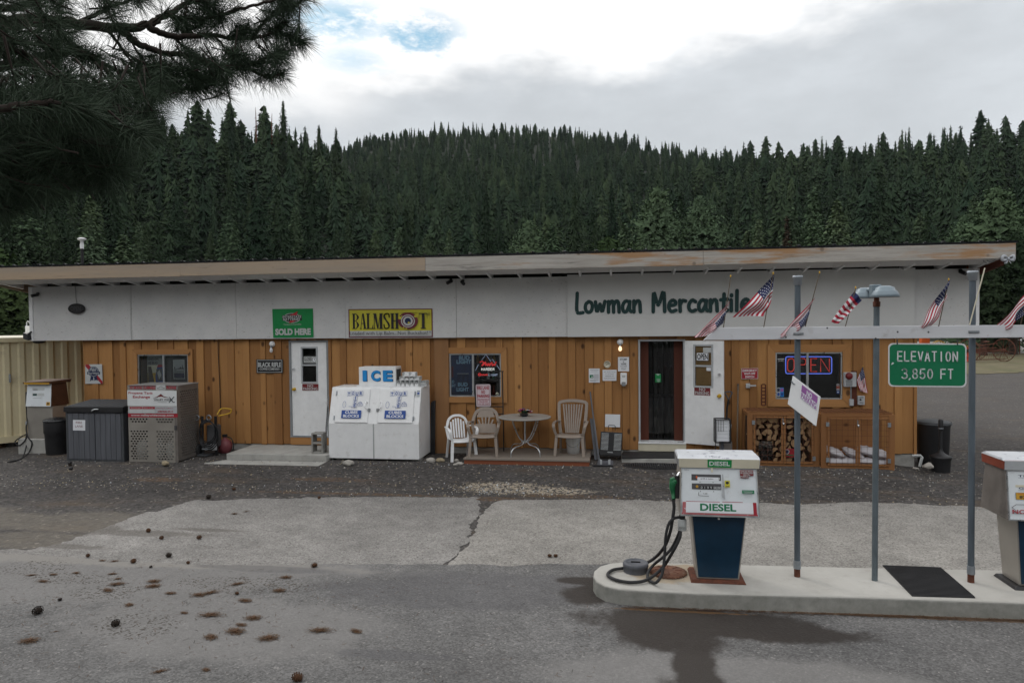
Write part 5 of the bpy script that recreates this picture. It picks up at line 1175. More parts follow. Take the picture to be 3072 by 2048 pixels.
# ---- fuel pumps
zhb,zht,zhd=W(*vG(1190,648),-7.10).z,W(*vG(1190,268),-7.03).z,W(*vG(1190,197),-7.05).z
def pump(name,label,xc,yf,face,header,sidecol,headcol,hdr_side,foot):
 t=thing(name,label,'fuel pump',(xc,yf+.2,IZ),'fuel pumps on the island')
 def frus(mb,w0,ya0,yb0,z0,w1,ya1,yb1,z1,m):
  return mb.hexa([(xc-w0/2,yf+ya0,z0),(xc+w0/2,yf+ya0,z0),(xc+w0/2,yf+yb0,z0),(xc-w0/2,yf+yb0,z0),(xc-w1/2,yf+ya1,z1),(xc+w1/2,yf+ya1,z1),(xc+w1/2,yf+yb1,z1),(xc-w1/2,yf+yb1,z1)],m)
 frus(MB(),.55,0,.42,IZ,.51,.02,.40,IZ+.032,foot).build('base',t,.006)
 frus(MB(),.42,.05,.37,IZ+.032,.545,-.01,.38,zhb+.01,'steel_sheet' if sidecol=='a' else sidecol).build('cabinet',t,.006)
 mb=MB();e=.004
 mb.hexa([(xc-.196,yf+.046-e,IZ+.05),(xc+.196,yf+.046-e,IZ+.05),(xc+.196,yf+.06,IZ+.05),(xc-.196,yf+.06,IZ+.05),(xc-.260,yf-.01-e,zhb-.004),(xc+.260,yf-.01-e,zhb-.004),(xc+.260,yf+.01,zhb-.004),(xc-.260,yf+.01,zhb-.004)],'pump_blue')
 mb.lathe((xc,yf-.02,zhb-.04),[(.013,.01),(.013,-.004),(0,-.004)],'chrome',12,'y');mb.build('front_panel',t,.003)
 frus(MB(),.785,-.085,.44,zhb,.755,-.0,.38,zht+.01,headcol).build('head',t,.008)
 mb=MB();frus(mb,.80,-.022,.40,zht+.002,.805,-.03,.405,zhd,hdr_side);mb.build('header',t,.006)
 top=MB();frus(top,.815,-.036,.41,zhd-.006,.79,.02,.36,zhd+.022,'pump_top');top.build('top_cover',t,.006)
 qh=patch((xc-.395,yf-.0335,zhd-.004),(xc+.395,yf-.0335,zhd-.004),(xc+.392,yf-.0255,zht+.001),(xc-.392,yf-.0255,zht+.001))
 mb=MB();mb.poly([qh(0,1),qh(1,1),qh(1,0),qh(0,0)],'cream' if header[0]else 'light_grey');draw(mb,qh,header[1]);mb.build('header_panel',t)
 a,b_=(xc-.36,yf-.004,zht-.004),(xc-.375,yf-.089,zhb+.012)
 qf=patch(a,(xc+.36,a[1],a[2]),(xc+.375,b_[1],b_[2]),b_);mb=MB()
 mb.hexa([qf(0,1,-.01),qf(1,1,-.01),qf(1,1,.002),qf(0,1,.002),qf(0,0,-.01),qf(1,0,-.01),qf(1,0,.002),qf(0,0,.002)],'pump_white');draw(mb,qf,face,.0032);mb.build('face_panel',t)
 mb=MB()
 for u in(-.012,1.0):mb.hexa([qf(u,1.01,-.01),qf(u+.012,1.01,-.01),qf(u+.012,1.01,.012),qf(u,1.01,.012),qf(u,0,-.01),qf(u+.012,0,-.01),qf(u+.012,0,.012),qf(u,0,.012)],'alu')
 mb.hexa([qf(-.012,1.03,-.01),qf(1.012,1.03,-.01),qf(1.012,1.03,.016),qf(-.012,1.03,.016),qf(-.012,1.0,-.01),qf(1.012,1.0,-.01),qf(1.012,1.0,.016),qf(-.012,1.0,.016)],'alu');mb.build('face_trim',t)
 return t
face1=[('r',.13,.14,.53,.27,'dark_grey'),('r',.21,.20,.50,.27,'paper'),('t','$7.99 A Gallon',.34,.235,.035,.17,'black'),('r',.505,.20,.515,.25,'dim_white'),('r',.135,.335,.53,.46,'dark_grey'),('r',.24,.39,.42,.455,'black'),('t','0 1 9 9',.33,.42,.05,.15,'dim_white'),('t','GALLONS',.475,.42,.05,.095,'dim_white',.03),('e',.205,.40,.018,.03,'tractor_yellow'),('e',.20,.20,.012,.03,'orange'),('e',.245,.305,.006,.009,'dark_grey'),('e',.42,.305,.006,.009,'dark_grey'),('e',.25,.50,.006,.009,'dark_grey'),('e',.425,.50,.006,.009,'dark_grey'),('l',[(.225,.525),(.225,.59),(.36,.60)],.008,1.4,'dark_grey'),('t','1.00',.315,.545,.03,.05,'black'),('r',.545,.13,.552,.62,'light_grey'),('p',[(.552,.13),(.558,.13),(.575,.66),(.54,.62)],'light_grey'),('r',.575,.26,.645,.40,'yellow_sign'),('e',.61,.31,.022,.03,'black'),('r',.59,.375,.63,.385,'dark_grey'),('e',.562,.385,.006,.009,'dark_grey'),('r',.785,.03,.965,.15,'dark_red'),('r',.79,.14,.90,.20,'dark_red'),('t','CHECKS MUST',.875,.055,.03,.165,'dim_white',.02),('t','BE APPROVED',.875,.093,.03,.165,'dim_white',.02),('t','BEFORE',.875,.13,.028,.09,'dim_white',.02),('t','PUMPING',.845,.17,.03,.10,'dim_white',.02),('r',.80,.455,.96,.525,'green_sign'),('r',.815,.48,.945,.49,'dim_white'),('r',.83,.505,.93,.513,'dim_white'),('r',.83,.55,.93,.555,'light_grey'),('r',.83,.575,.93,.58,'light_grey'),('r',.83,.60,.93,.604,'light_grey'),('t','Cipher',.06,.045,.03,.07,'dark_grey',0,.1),('r',.395,.0,.42,.09,'cream'),('r',.02,.715,.97,.985,'flag_white'),('r',.0,.955,.985,.99,'pale_red'),('r',.01,.73,.055,.97,'pale_red'),('r',.93,.71,.975,.98,'sign_red'),('r',.055,.71,.50,.722,'sign_red'),('r',.53,.705,.80,.716,'sign_red'),('r',.055,.722,.93,.945,'paper'),('t','DIESEL',.475,.83,.155,.47,'green_sign',.035)]
hdr1=(True,[('r',.36,.06,.66,.94,'green_bright'),('t','DIESEL',.51,.5,.5,.255,'sign_white',.025)])
xc1=W(*vG(1192,1170),-7.02).x
p1=pump('fuel_pump','white and blue diesel pump standing free on the island',xc1,-7.02,face1,hdr1,'a','steel_sheet','alu','rust')
mb=MB();qd=patch((xc1-.2,-7.035,.60),(xc1+.2,-7.035,.60),(xc1+.2,-7.035,.3),(xc1-.2,-7.035,.3))
face2=[('t','THIS SALE',.36,.115,.045,.46,'navy',.01),('r',.13,.15,.60,.155,'navy'),('r',.09,.30,.60,.345,'cream'),('t','GALLONS',.33,.365,.045,.40,'navy',.01),('r',.12,.41,.56,.415,'navy'),('r',.085,.455,.255,.60,'dark_grey'),('r',.09,.46,.25,.595,'tractor_yellow'),('t','87',.17,.545,.06,.085,'black',.03),('r',.11,.475,.23,.485,'orange'),('r',.31,.475,.56,.58,'green_sign'),('t','MAY CONTAIN',.435,.50,.025,.2,'dim_white'),('t','UP TO 10%',.435,.53,.025,.14,'dim_white'),('t','ETHANOL',.435,.56,.025,.14,'dim_white'),('l',[(.95,.70),(.08,.70),(.03,.76),(.08,.83),(.03,.88),(.95,.89)],.009,1.4,'dark_grey'),('l',[(.28,.70),(.28,.80)],.007,1.4,'dark_grey'),('t','NO SMOKING',.36,.845,.085,.66,'sign_red',.02)]
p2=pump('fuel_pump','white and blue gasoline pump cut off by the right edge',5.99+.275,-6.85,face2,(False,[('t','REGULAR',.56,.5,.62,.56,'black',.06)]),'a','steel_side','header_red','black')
def gp(x,y,z):return G(*vG(x,y),z)
def wp(x,y,Y):return W(*vG(x,y),Y)
hz=IZ+.024
A_=[wp(837,520,-7.02),wp(842,580,-7.03),wp(832,660,-7.03),wp(812,770,-7.0),wp(770,880,-6.9),gp(700,965,.30),gp(620,1015,.22),gp(545,1020,.20),gp(450,1052,hz),gp(362,1068,hz),gp(322,1108,hz),gp(395,1148,hz),gp(520,1165,hz),gp(640,1140,hz+.01),gp(752,1050,.26),wp(830,930,-7.05),wp(885,820,-7.05),wp(893,762,-7.02)]
MB().tube(smooth_path(A_,8),.0165,'black_rubber',10).build('hose',p1)
B_=[wp(880,655,-7.02),wp(840,665,-7.04),wp(802,705,-7.06),wp(778,800,-7.07),wp(768,950,-7.07),wp(752,1085,-7.12),gp(715,1155,hz+.035),gp(682,1168,hz),gp(640,1140,hz),gp(638,1090,hz+.03),gp(680,1030,.25),wp(770,955,-6.98),wp(828,890,-6.97),wp(872,800,-6.99),wp(888,755,-7.0)]
MB().tube(smooth_path(B_,8),.015,'black_rubber',10).build('hose',p1)
fa,fb_=wp(905,668,-7.0),wp(905,760,-7.0);mb=MB();mb.lathe((fb_.x,-7.0,fb_.z),[(.0,0),(.038,.002),(.044,.01),(.045,(fa.z-fb_.z)-.012),(.038,fa.z-fb_.z)],'dim_white',20);mb.lathe((fa.x,-7.0,fa.z),[(.03,0),(.032,.03),(.02,.05)],'black',14);mb.tube([fa+Vector((0,0,.05)),fa+Vector((.06,.05,.07))],.02,'black',10)
qf=patch(Vector((fa.x-.04,-7.046,fa.z-.035)),Vector((fa.x+.04,-7.046,fa.z-.035)),Vector((fa.x+.04,-7.046,fb_.z+.01)),Vector((fa.x-.04,-7.046,fb_.z+.01)));mb.text(qf,'CROSO',.5,.6,.3,.8,'dark_grey',.0,.001);mb.build('fuel_filter',p1)
Yn=-6.98;mb=MB()
mb.tube(smooth_path([wp(838,515,-7.02),wp(835,470,Yn),wp(828,420,Yn),wp(838,380,Yn),wp(862,372,Yn)],5),[.017,.018,.019,.020,.022,.024,.025,.027,.028,.030,.031,.032,.034,.036,.036,.035,.034,.033,.032,.030,.026],'nozzle_green',12)
mb.tube([wp(820,385,Yn),wp(825,362,Yn),wp(848,352,Yn)],[.02,.026,.022],'nozzle_green',10)
mb.tube(smooth_path([wp(862,395,Yn),wp(880,430,Yn),wp(872,480,Yn),wp(838,500,Yn)],4),.010,'nozzle_green',8);mb.build('nozzle',p1)
mb=MB();mb.tube([wp(850,362,Yn),wp(878,318,Yn),wp(892,300,Yn+.02)],[.017,.015,.012],'chrome',10);mb.tube(smooth_path([wp(845,345,Yn),wp(840,318,Yn),wp(828,314,Yn)],3),.004,'chrome',6);mb.build('spout',p1)
mb=MB();mb.box(xc1-.43,xc1-.385,-7.0,-6.86,W(*vG(885,510),-7.).z,W(*vG(885,330),-7.).z,'black');mb.build('nozzle_holder',p1,.008)
# ---- posts, beam, lamp, signs
YP=-6.70
def post(view_pts,label,capped):
 (xb,yb),(xt,yt)=view_pts;b=GD(xb,yb,IZ);tz=WD(xt,yt,b.y).z;xt_=WD(xt,yt,b.y).x
 t=thing('steel_post',label,'post',b,'steel posts on the island')
 MB().tube([(b.x,b.y,IZ),(b.x,b.y,IZ+.09)],.031,'rust',14).build('stub',t)
 MB().tube([b+Vector((0,0,.085)),b+Vector((0,0,.17))],[.037,.036],'galv',14).build('coupling',t)
 MB().tube([b+Vector((0,0,.16)),(xt_,b.y,tz-.03)],.030,'post_paint',16).build('pole',t)
 mb=MB();c=Vector((xt_,b.y,tz-.10));mb.lathe(c,[(.031,0),(.042,.006),(.045,.07),(.05,.075),(.05,.1),(.04,.1),(.04,.05)],'galv',18);mb.build('cap',t)
 return t
post(((1831,1323),(1832,633)),'steel post with the NO PARKING board tied to it',True)
post(((2230,1336),(2234,622)),'steel post at the right beside the ELEVATION sign',True)
b=GD(2009,1332,IZ);tp=W(*vK(407,690),b.y)
lp=thing('lamp_post','steel lamp post with two bell shades between the steel posts','lamp post',b)
MB().tube([b,(tp.x,b.y,tp.z+.01)],.0285,'lamp_pole',16).build('pole',lp)
mb=MB();mb.lathe((tp.x,b.y,tp.z),[(.034,0),(.036,.05),(.026,.055),(.026,.075),(.022,.1)],'rust',14);mb.build('collar',lp)
c0,c1=W(*vK(350,483),b.y),W(*vK(470,600),b.y);MB().box(c0 .x,c1 .x-.03,b.y-.05,b.y+.05,c1 .z,c0 .z,'lamp_blue').build('junction_box',lp,.008)
for(x,y,Y,r)in((487,600,b.y-.17,.128),(300,612,b.y+.20,.125)):
 c=W(*vK(x,y),Y);mb=MB();mb.lathe(c,[(r,0),(r*1.03,.004),(r*.97,.03),(r*.86,.055),(r*.84,.062),(r*.72,.068),(r*.66,.095),(r*.35,.112),(0,.115)],'lamp_blue',30);mb.lathe(c,[(r*.96,.006),(r*.4,.03),(0,.032)],'dim_white',24);mb.build('lamp_shade',lp)
 MB().tube([c+Vector((0,0,.085)),(tp.x-.03,b.y,c.z+.085)],.022,'lamp_blue',10).build('arm',lp)
beam=thing('beam','weathered white beam bolted across the island posts','beam',W(*vF(1300,565),YP-.075))
Yb=YP-.075
tl,bl=W(*vF(425,487),Yb),W(*vF(337,566),Yb);tr_,br_=W(*vF(2352,470),Yb),W(*vF(2352,549),Yb)
ex=1.6;tr_=tl+(tr_-tl)*((tr_.x+ex-tl.x)/(tr_.x-tl.x));br_=bl+(br_-bl)*((br_.x+ex-bl.x)/(br_.x-bl.x))
MB().prism([bl,br_,tr_,tl],(0,.04,0),'beam_white').build('plank',beam,.004)
mb=MB()
for x,y in((935,526),(2040,514)):
 c=W(*vF(x,y),Yb-.012);mb=MB();mb.tube([c+Vector((-.042,.08,0)),c+Vector((-.042,0,0)),c+Vector((.042,0,0)),c+Vector((.042,.08,0))],.006,'galv',6);mb.box(c.x-.05,c.x+.05,Yb-.004,Yb-.001,c.z-.012,c.z+.012,'mid_grey');mb.build('u_bolt',beam)
mb=MB()
for x,y in((855,547),(1420,555),(1558,514),(1752,515),(1115,490)):c=W(*vF(x,y),Yb-.003);mb.lathe((c.x,Yb,c.z),[(.009,0),(.008,-.004),(0,-.004)],'dark_grey',8,'y')
mb.build('bolt',beam);beam.children[-1]['kind']='stuff'
ct=[(517,1031),(1253,1035),(1253,1446),(517,1440)];Ye=YP-.055
t=thing('elevation_sign','green road sign reading ELEVATION 3,850 FT hung below the beam','road sign',W(*vK(885,1445),Ye))
cs4=[W(*vK(*p),Ye)for p in ct];q=patch(*cs4);w,h=(cs4[1]-cs4[0]).length,(cs4[3]-cs4[0]).length
rr=[(x/w,1-y/h)for x,y in rrect(w,h,.045)];mb=MB();mb.prism([q(u,v,-.004)for u,v in rr],q(0,0,0)-q(0,0,-.004),'sign_white');mb.poly([q(.5+(u-.5)*.966,.5+(v-.5)*.94,.0012)for u,v in rr],'green_sign');mb.build('plate',t)
mb=MB();draw(mb,q,[('p',[(.035,.50),(.05,.44),(.075,.45),(.06,.485)],'sign_white')])
def hw(s,u0,u1,v,hh):
 n=len(s);sp=(u1-u0)/(n-1+.62);w_=sp*.62;a_=w/h;T,B,M_=v-hh/2,v+hh/2,v;o=[]
 for i,ch in enumerate(s):
  L=u0+i*sp;Rr=L+w_;C_=L+w_/2;k=hh*.13
  arc=lambda cx,cy,rx,ry,a0,a1:[(cx+rx*cos(radians(a0+(a1-a0)*j/10)),cy-ry*sin(radians(a0+(a1-a0)*j/10)))for j in range(11)]
  st={'E':[[(Rr,T),(L,T),(L,B),(Rr,B)],[(L,M_),(Rr-w_*.12,M_)]],'L':[[(L,T),(L,B),(Rr,B)]],'V':[[(L,T),(C_,B),(Rr,T)]],'A':[[(L,B),(C_,T),(Rr,B)],[(L+w_*.2,M_+hh*.18),(Rr-w_*.2,M_+hh*.18)]],'T':[[(L,T),(Rr,T)],[(C_,T),(C_,B)]],'I':[[(C_,T),(C_,B)]],'O':[arc(C_,M_,w_/2,hh/2,0,360)],'0':[arc(C_,M_,w_/2,hh/2,0,360)],'N':[[(L,B),(L,T),(Rr,B),(Rr,T)]],'F':[[(L,B),(L,T),(Rr,T)],[(L,M_),(Rr-w_*.12,M_)]],'5':[[(Rr,T),(L+w_*.1,T),(L,M_-hh*.06)],arc(C_-w_*.05,M_+hh*.2,w_*.52,hh*.3,150,-150)],'8':[arc(C_,M_-hh*.26,w_*.42,hh*.24,0,360),arc(C_,M_+hh*.24,w_*.5,hh*.26,0,360)],'3':[arc(C_-w_*.05,M_-hh*.26,w_*.45,hh*.24,150,-90),arc(C_-w_*.05,M_+hh*.22,w_*.52,hh*.28,90,-150)],',':[[(L+w_*.1,B),(L-w_*.1,B+hh*.14)]],' ':[]}[ch]
  for s_ in st:o.append(('l',s_,k,a_,'sign_white'))
 return o
draw(mb,q,hw('ELEVATION',.122,.878,.30,.215),.0022);draw(mb,q,hw('3',.175,.245,.70,.215)[:2],.0022);draw(mb,q,hw(',',.275,.345,.70,.215),.0022);draw(mb,q,hw('850',.315,.565,.70,.215),.0022);draw(mb,q,hw('FT',.675,.825,.70,.215),.0022);mb.build('lettering',t)
for u in(.115,.885):MB().tube([q(u,.03,.003),q(u,-.09,.0)],.006,'dark_grey',6).build('hanger',t)
pts=[W(*vE(650,503),-6.76),W(*vE(887,683),-6.93),W(*vE(850,935),-6.93),W(*vE(606,745),-6.76)]
t=thing('no_parking_board','white board with purple NO PARKING plate tied aslant to a post','sign',(pts[2]+pts[3])/2)
mb=MB();q=panel(mb,*pts,.012,'white_plastic');mb.build('board',t,.003)
mb=MB();q2=lambda u,v,o=0.:q(.36+.56*u+.02*(v),.06+.45*v+(.0)*u,.004+o)
mb.hexa([q2(0,1,-.003),q2(1,1,-.003),q2(1,1),q2(0,1),q2(0,0,-.003),q2(1,0,-.003),q2(1,0),q2(0,0)],'purple');draw(mb,q2,[('r',.0,.50,1,.98,'paper'),('t','NO',.5,.29,.38,.34,'paper',.03),('t','PARKING',.5,.74,.42,.94,'purple',.03)]);mb.build('plate',t)
mb=MB();mb.tube([W(*vE(638,548),-6.79),W(*vE(655,572),-6.80),W(*vE(678,580),-6.75)],.007,'galv',6);mb.build('tie',t)
# ---- flags
def flag(label,HC,HO,FC,FO,staff,view,Y,seed,amp=.03,name='flag',r=.0045,kink=0.,cu=.4,cv=7):
 q=random.Random(seed);cx_,cy_=sum(p[0]for p in(HC,FC,FO,HO))/4,sum(p[1]for p in(HC,FC,FO,HO))/4;k_=1.14 if cu<1 else 1.0;c4=[W(*view(cx_+(p[0]-cx_)*k_,cy_+(p[1]-cy_)*k_),Y)for p in(HC,FC,FO,HO)];qq=patch(*c4)
 t=thing(name,label,'flag',W(*view(*staff[0]),Y),'small American flags')
 MB().tube([W(*view(*staff[0]),Y),W(*view(*staff[1]),Y)],r,'staff',6).build('staff',t)
 tip=W(*view(*staff[1]),Y);MB().lathe(tip,[(.006,-.004),(.008,.006),(.005,.016),(0,.022)],'yellow',8).build('finial',t)
 nu,nv=30,26;mb=MB();ph=q.uniform(0,6)
 def pt(u,v):
  p=qq(u,v);d=amp*(sin(u*8+v*3+ph)*(.3+u)+.5*sin(v*9+u*4+ph));p=p+Vector((0,d,0))
  p.z+=-.25*amp*sin(u*pi)+.35*amp*sin(u*9+ph)*sin(v*pi);p.x+=.25*amp*sin(v*7+ph)*(.2+u)+kink*sin(u*pi)*(v-.5);return p
 V=[pt(i/nu,j/nv)for j in range(nv+1)for i in range(nu+1)]
 by={}
 for j in range(nv):
  for i in range(nu):
   s=j//2;m_='flag_blue' if(s<cv and i<nu*cu)else('flag_red' if s%2==0 else 'flag_white');by.setdefault(m_,[]).append((j*(nu+1)+i,(j+1)*(nu+1)+i,(j+1)*(nu+1)+i+1,j*(nu+1)+i+1))
 for m_,fs in by.items():mb.add(V,fs,m_,True)
 side=(c4[3]-c4[0]).cross(c4[1]-c4[0]).normalized();side=side if side.y<0 else-side
 for j in range(5 if cv==7 else 0):
  for i in range(6):
   u,v=(.035+.06*i+(.03 if j%2 else 0)),.05+.105*j;
   if u>.38:continue
   p=pt(u,v);e1,e2=(pt(u+.011,v)-p),(pt(u,v+.028)-p)
   for s in(1,-1):mb.poly([p+side*.004*s+e1*cos(k*1.257)+e2*sin(k*1.257)for k in range(5)],'flag_white')
 mb.build('cloth',t);return t
YF=Yb+.02
flag('small flag nearest the left end of the beam',(452,462),(490,338),(352,530),(286,538),((462,487),(507,168)),vF,YF-.012,1)
flag('small flag over the lettering flying full with its stars at the top',(772,172),(756,320),(545,411),(705,405),((715,487),(775,150)),vF,YF-.012,2)
flag('small flag slipped halfway down its staff left of the first post top',(975,468),(1020,318),(880,520),(817,536),((975,487),(1066,145)),vF,YF-.012,3)
flag('small flag twisted tightly round its staff left of the bell lamps',(1288,258),(1136,450),(1328,314),(1184,462),((1227,487),(1293,240)),vF,YF-.012,4,.018,cu=1.1,cv=2)
flag('small flag between the bell lamps and the last post',(1872,210),(1850,330),(1716,470),(1745,495),((1815,480),(1878,188)),vF,YF-.02,5,.025,kink=.05)
flag('small flag cut by the right edge of the picture',(2345,400),(2360,290),(2255,500),(2140,525),((2330,470),(2395,180)),vF,YF-.012,6)
flag('little flag drooping on the pine wall right of the alarm box',(1250,440),(1202,548),(1285,640),(1224,622),((1262,640),(1252,425)),vE,YW-.07,7,.012,r=.004)
mb=MB();mb.tube([W(*vF(2010,470),YF),W(*vF(2106,112),YF)],.006,'cream',6);tag(mb.build('flag_staff',origin=W(*vF(2010,470),YF)),'bare pale flag staff leaning beside the last post','flag staff')
# ---- goods along the shop front
def RZ(p,a):return Matrix.Translation(p)@Matrix.Rotation(a,4,'Z')
st=thing('concrete_stoop','two tier concrete stoop at the shut white door','step',(-5,-.5,.1))
f0,f1=G(*vB(0,1330),.245),G(*vB(790,1325),.245);yf=-1.02
xl,xr=W(*vB(-60,1330),yf).x,W(*vB(795,1330),yf).x
MB().hexa([(xl,yf,.1),(xr,yf,.1),(xr,YW-.05,.1),(xl,YW-.05,.1),(xl,yf,.245),(xr,yf,.245),(xr,YW-.05,.245),(xl,YW-.05,.245)],'concrete').build('upper_step',st,.012)
xl2,xr2=WD(468,1075,yf-.36).x,WD(738,1077,yf-.36).x
MB().hexa([(xl2,yf-.36,.0),(xr2-.06,yf-.36,.0),(xr+.02,yf,.0),(xl-.02,yf,.0),(xl2,yf-.36,.118),(xr2-.06,yf-.36,.118),(xr+.02,yf,.118),(xl-.02,yf,.118)],'concrete').build('lower_step',st,.015)
a,b=W(*vB(675,1325),-.82),W(*vB(775,1135),-.82);x0,x1,z0=a.x,b.x-.015,.247;z1=b.z;y0,y1=-.86,-.64
t=MB();wt=.032
for zz in((z0,z0+wt),((z0+z1)/2-wt/2,(z0+z1)/2+wt/2),(z1-wt,z1)):t.box(x0+wt,x1-wt,y0,y1,zz[0],zz[1],'block')
t.box(x0,x0+wt,y0,y1,z0,z1,'block');t.box(x1-wt,x1,y0,y1,z0,z1,'block');tag(t.build('cinder_block',bevel=.006,origin=(x0,y0,z0)),'grey cinder block stood on end at the stoop corner','concrete block')
a,b=W(*vB(777,1390),-.75),W(*vB(812,832),-.55);tag(MB().hexa([(a.x,-.78,.12),(b.x,-.78,.12),(b.x,-.74,.12),(a.x,-.74,.12),(a.x-.01,-.5,b.z),(b.x-.01,-.5,b.z),(b.x-.01,-.47,b.z),(a.x-.01,-.47,b.z)],'clear_plastic').build('plastic_strip',origin=(a.x,-.76,.12)),'narrow clear plastic strip leaning between cinder block and ice chest','plastic strip')
zf=.16;pf=G(*vB(1590,1358),zf);pf0=G(*vB(818,1358),zf);Yf=(pf.y+pf0 .y)/2
x0,x1=W(*vB(818,1357),Yf).x,W(*vB(1590,1357),Yf).x
zk=W(*vB(1200,1057),Yf).z;Ys=Yf+.22;zt=W(*vB(1200,755),Ys).z+.015;Yb_=Yf+.86
t=thing('ice_chest','white two door ice chest with slanted front and blue lettering','ice chest',((x0+x1)/2,Yf,.12))
xs0,xs1=W(*vB(850,755),Ys).x,W(*vB(1605,755),Ys).x
mb=MB()
prof=[(Yf,zf),(Yf,zk),(Ys,zt-.015),(Ys+.01,zt+.01),(Yb_,zt+.01),(Yb_,zf)]
mb.prism([(x0,y,z)for y,z in prof],(x1-x0,0,0),'chest_paint');mb.build('cabinet',t,.012)
mb=MB();xm=W(*vB(1198,1200),Yf).x;mb.box(xm-.004,xm+.004,Yf-.004,Yf+.0,zf+.01,zk-.01,'mid_grey');mb.box(xm-.003,xm+.02,Yf-.002,Yf+.0,zf+.01,zk,'dim_white');mb.build('seam_strip',t)
qs=patch((x0,Ys-.0,zt-.015),(x1,Ys,zt-.015),(x1,Yf,zk),(x0,Yf,zk))
def ice_art(asp):
 o=[];ink='blue_ink'
 for i,ch in enumerate('TOUR'):
  u,v=.36+.125*i,.135+(.012,-.008,.015,-.005)[i]
  o+=[('p',[(u-.058,v-.07),(u+.055,v-.075),(u+.062,v+.06),(u-.05,v+.068)],ink),('p',[(u-.053,v-.063),(u+.050,v-.069),(u+.057,v+.053),(u-.045,v+.061)],'paper'),('t',ch,u+.002,v-.003,.098,.07,ink,.05)]
 for i,ch in enumerate('ICE'):
  u,v=.575+.0*i,.275+.115*i
  o+=[('p',[(u-.06,v-.05),(u+.055,v-.055),(u+.06,v+.05),(u-.055,v+.055)],ink),('p',[(u-.056,v-.045),(u+.051,v-.050),(u+.056,v+.045),(u-.051,v+.050)],'paper'),('t',ch,u,v-.002,.082,.03 if ch=='I' else.066,ink,.05)]
 ig=[(.66+.075*(1-cos(pi*k/8)),.50-.12*sin(pi*k/8))for k in range(9)];o+=[('l',ig+[ig[0]],.008,asp,ink),('l',[(.68,.44),(.79,.44)],.006,asp,ink),('l',[(.735,.385),(.735,.5)],.006,asp,ink),('l',[(.70,.41),(.70,.44)],.006,asp,ink),('l',[(.765,.41),(.765,.44)],.006,asp,ink)]
 o+=[('l',[(.26+.05*cos(k*.7),.47+.1*sin(k*.7))for k in range(10)],.007,asp,ink),('l',[(.40,.52),(.50,.53),(.50,.58)],.008,asp,ink)]
 o+=[('r',.20,.64,.80,.875,'blue_ink'),('t','CUBES',.5,.70,.085,.38,'paper',.03),('t','BLOCKS',.5,.81,.085,.48,'paper',.03)]
 return o
for u0,u1,hs in((.071,.438,1),(.548,.932,-1)):
 mb=MB();q=lambda u,v,o=0.,u0=u0,u1=u1:qs(u0+(u1-u0)*u,.03+.945*v,.022+o)
 mb.hexa([q(0,1,-.022),q(1,1,-.022),q(1,1),q(0,1),q(0,0,-.022),q(1,0,-.022),q(1,0),q(0,0)],'white_plastic');d=mb.build('door',t,.006)
 mb=MB();draw(mb,q,ice_art(.95));mb.build('lettering',d)
 ue=.965 if hs==1 else.035;s=-.055*hs
 mb=MB();mb.tube(smooth_path([q(ue,.40,.0),q(ue+s*.7,.40,.035),q(ue+s,.47,.04),q(ue+s,.56,.04),q(ue-s*.2,.615,.02),q(ue,.62,.0)],4),.008,'chrome',8);mb.build('handle',d)
 mb=MB();uo=.0 if hs==1 else 1.0;ul=1.02 if hs==1 else-.02
 mb.hexa([q(ul-.03,.66,-.02),q(ul+.03,.66,-.02),q(ul+.03,.66,.02),q(ul-.03,.66,.02),q(ul-.03,.58,-.02),q(ul+.03,.58,-.02),q(ul+.03,.58,.02),q(ul-.03,.58,.02)],'mid_grey');mb.build('latch',d)
 uh=-.02 if hs==1 else 1.02
 for v in(.12,.86):MB().tube([q(uh,v-.06,.0),q(uh,v+.06,.0)],.014,'galv',8).build('hinge',d)
mb=MB();qr=patch(*[qs(u,v,.003)for u,v in((.955,.05),(.993,.05),(.993,.24),(.955,.24))]);draw(mb,qr,[('r',0,.05,.9,.2,'lamp_blue'),('r',.1,.3,.8,.6,'blue_ink'),('r',.0,.7,.9,.78,'lamp_blue'),('r',0,.88,.9,.95,'lamp_blue')]);mb.build('rating_sticker',t)
a,b=W(*vB(1075,722),Ys+.16),W(*vB(1388,572),Ys+.16);yb=Ys+.16;zb0=zt+.012
mb=MB();mb.box(a.x,b.x,yb,yb+.38,zb0+.02,b.z,'white_paint');t2=mb.build('compressor_box',t,.006)
mb=MB();mb.box(a.x-.04,b.x+.03,yb-.03,yb+.4,zb0,zb0+.019,'white_paint');mb.build('plinth',t2)
mb=MB()
for k in range(9):mb.box(b.x+.0005,b.x+.006,yb+.05+k*.033,yb+.066+k*.033,zb0+.08,b.z-.05,'dark_grey')
mb.build('vent',t2)
mb=MB();q=patch((a.x,yb-.001,b.z),(b.x,yb-.001,b.z),(b.x,yb-.001,zb0),(a.x,yb-.001,zb0));draw(mb,q,[('t','I',.178,.475,.56,.115,'navy',.05),('t','C',.473,.475,.56,.25,'navy',.05),('t','E',.803,.475,.56,.26,'navy',.05),('t','I',.16,.45,.56,.115,'blue_bright',.05),('t','C',.455,.45,.56,.25,'blue_bright',.05),('t','E',.785,.45,.56,.26,'blue_bright',.05)]);mb.build('lettering',t2)
for xx in(x0+.12,x1-.16):MB().box(xx,xx+.16,Yf+.08,Yf+.3,.09,zf-.002,'block').build('foot',t)
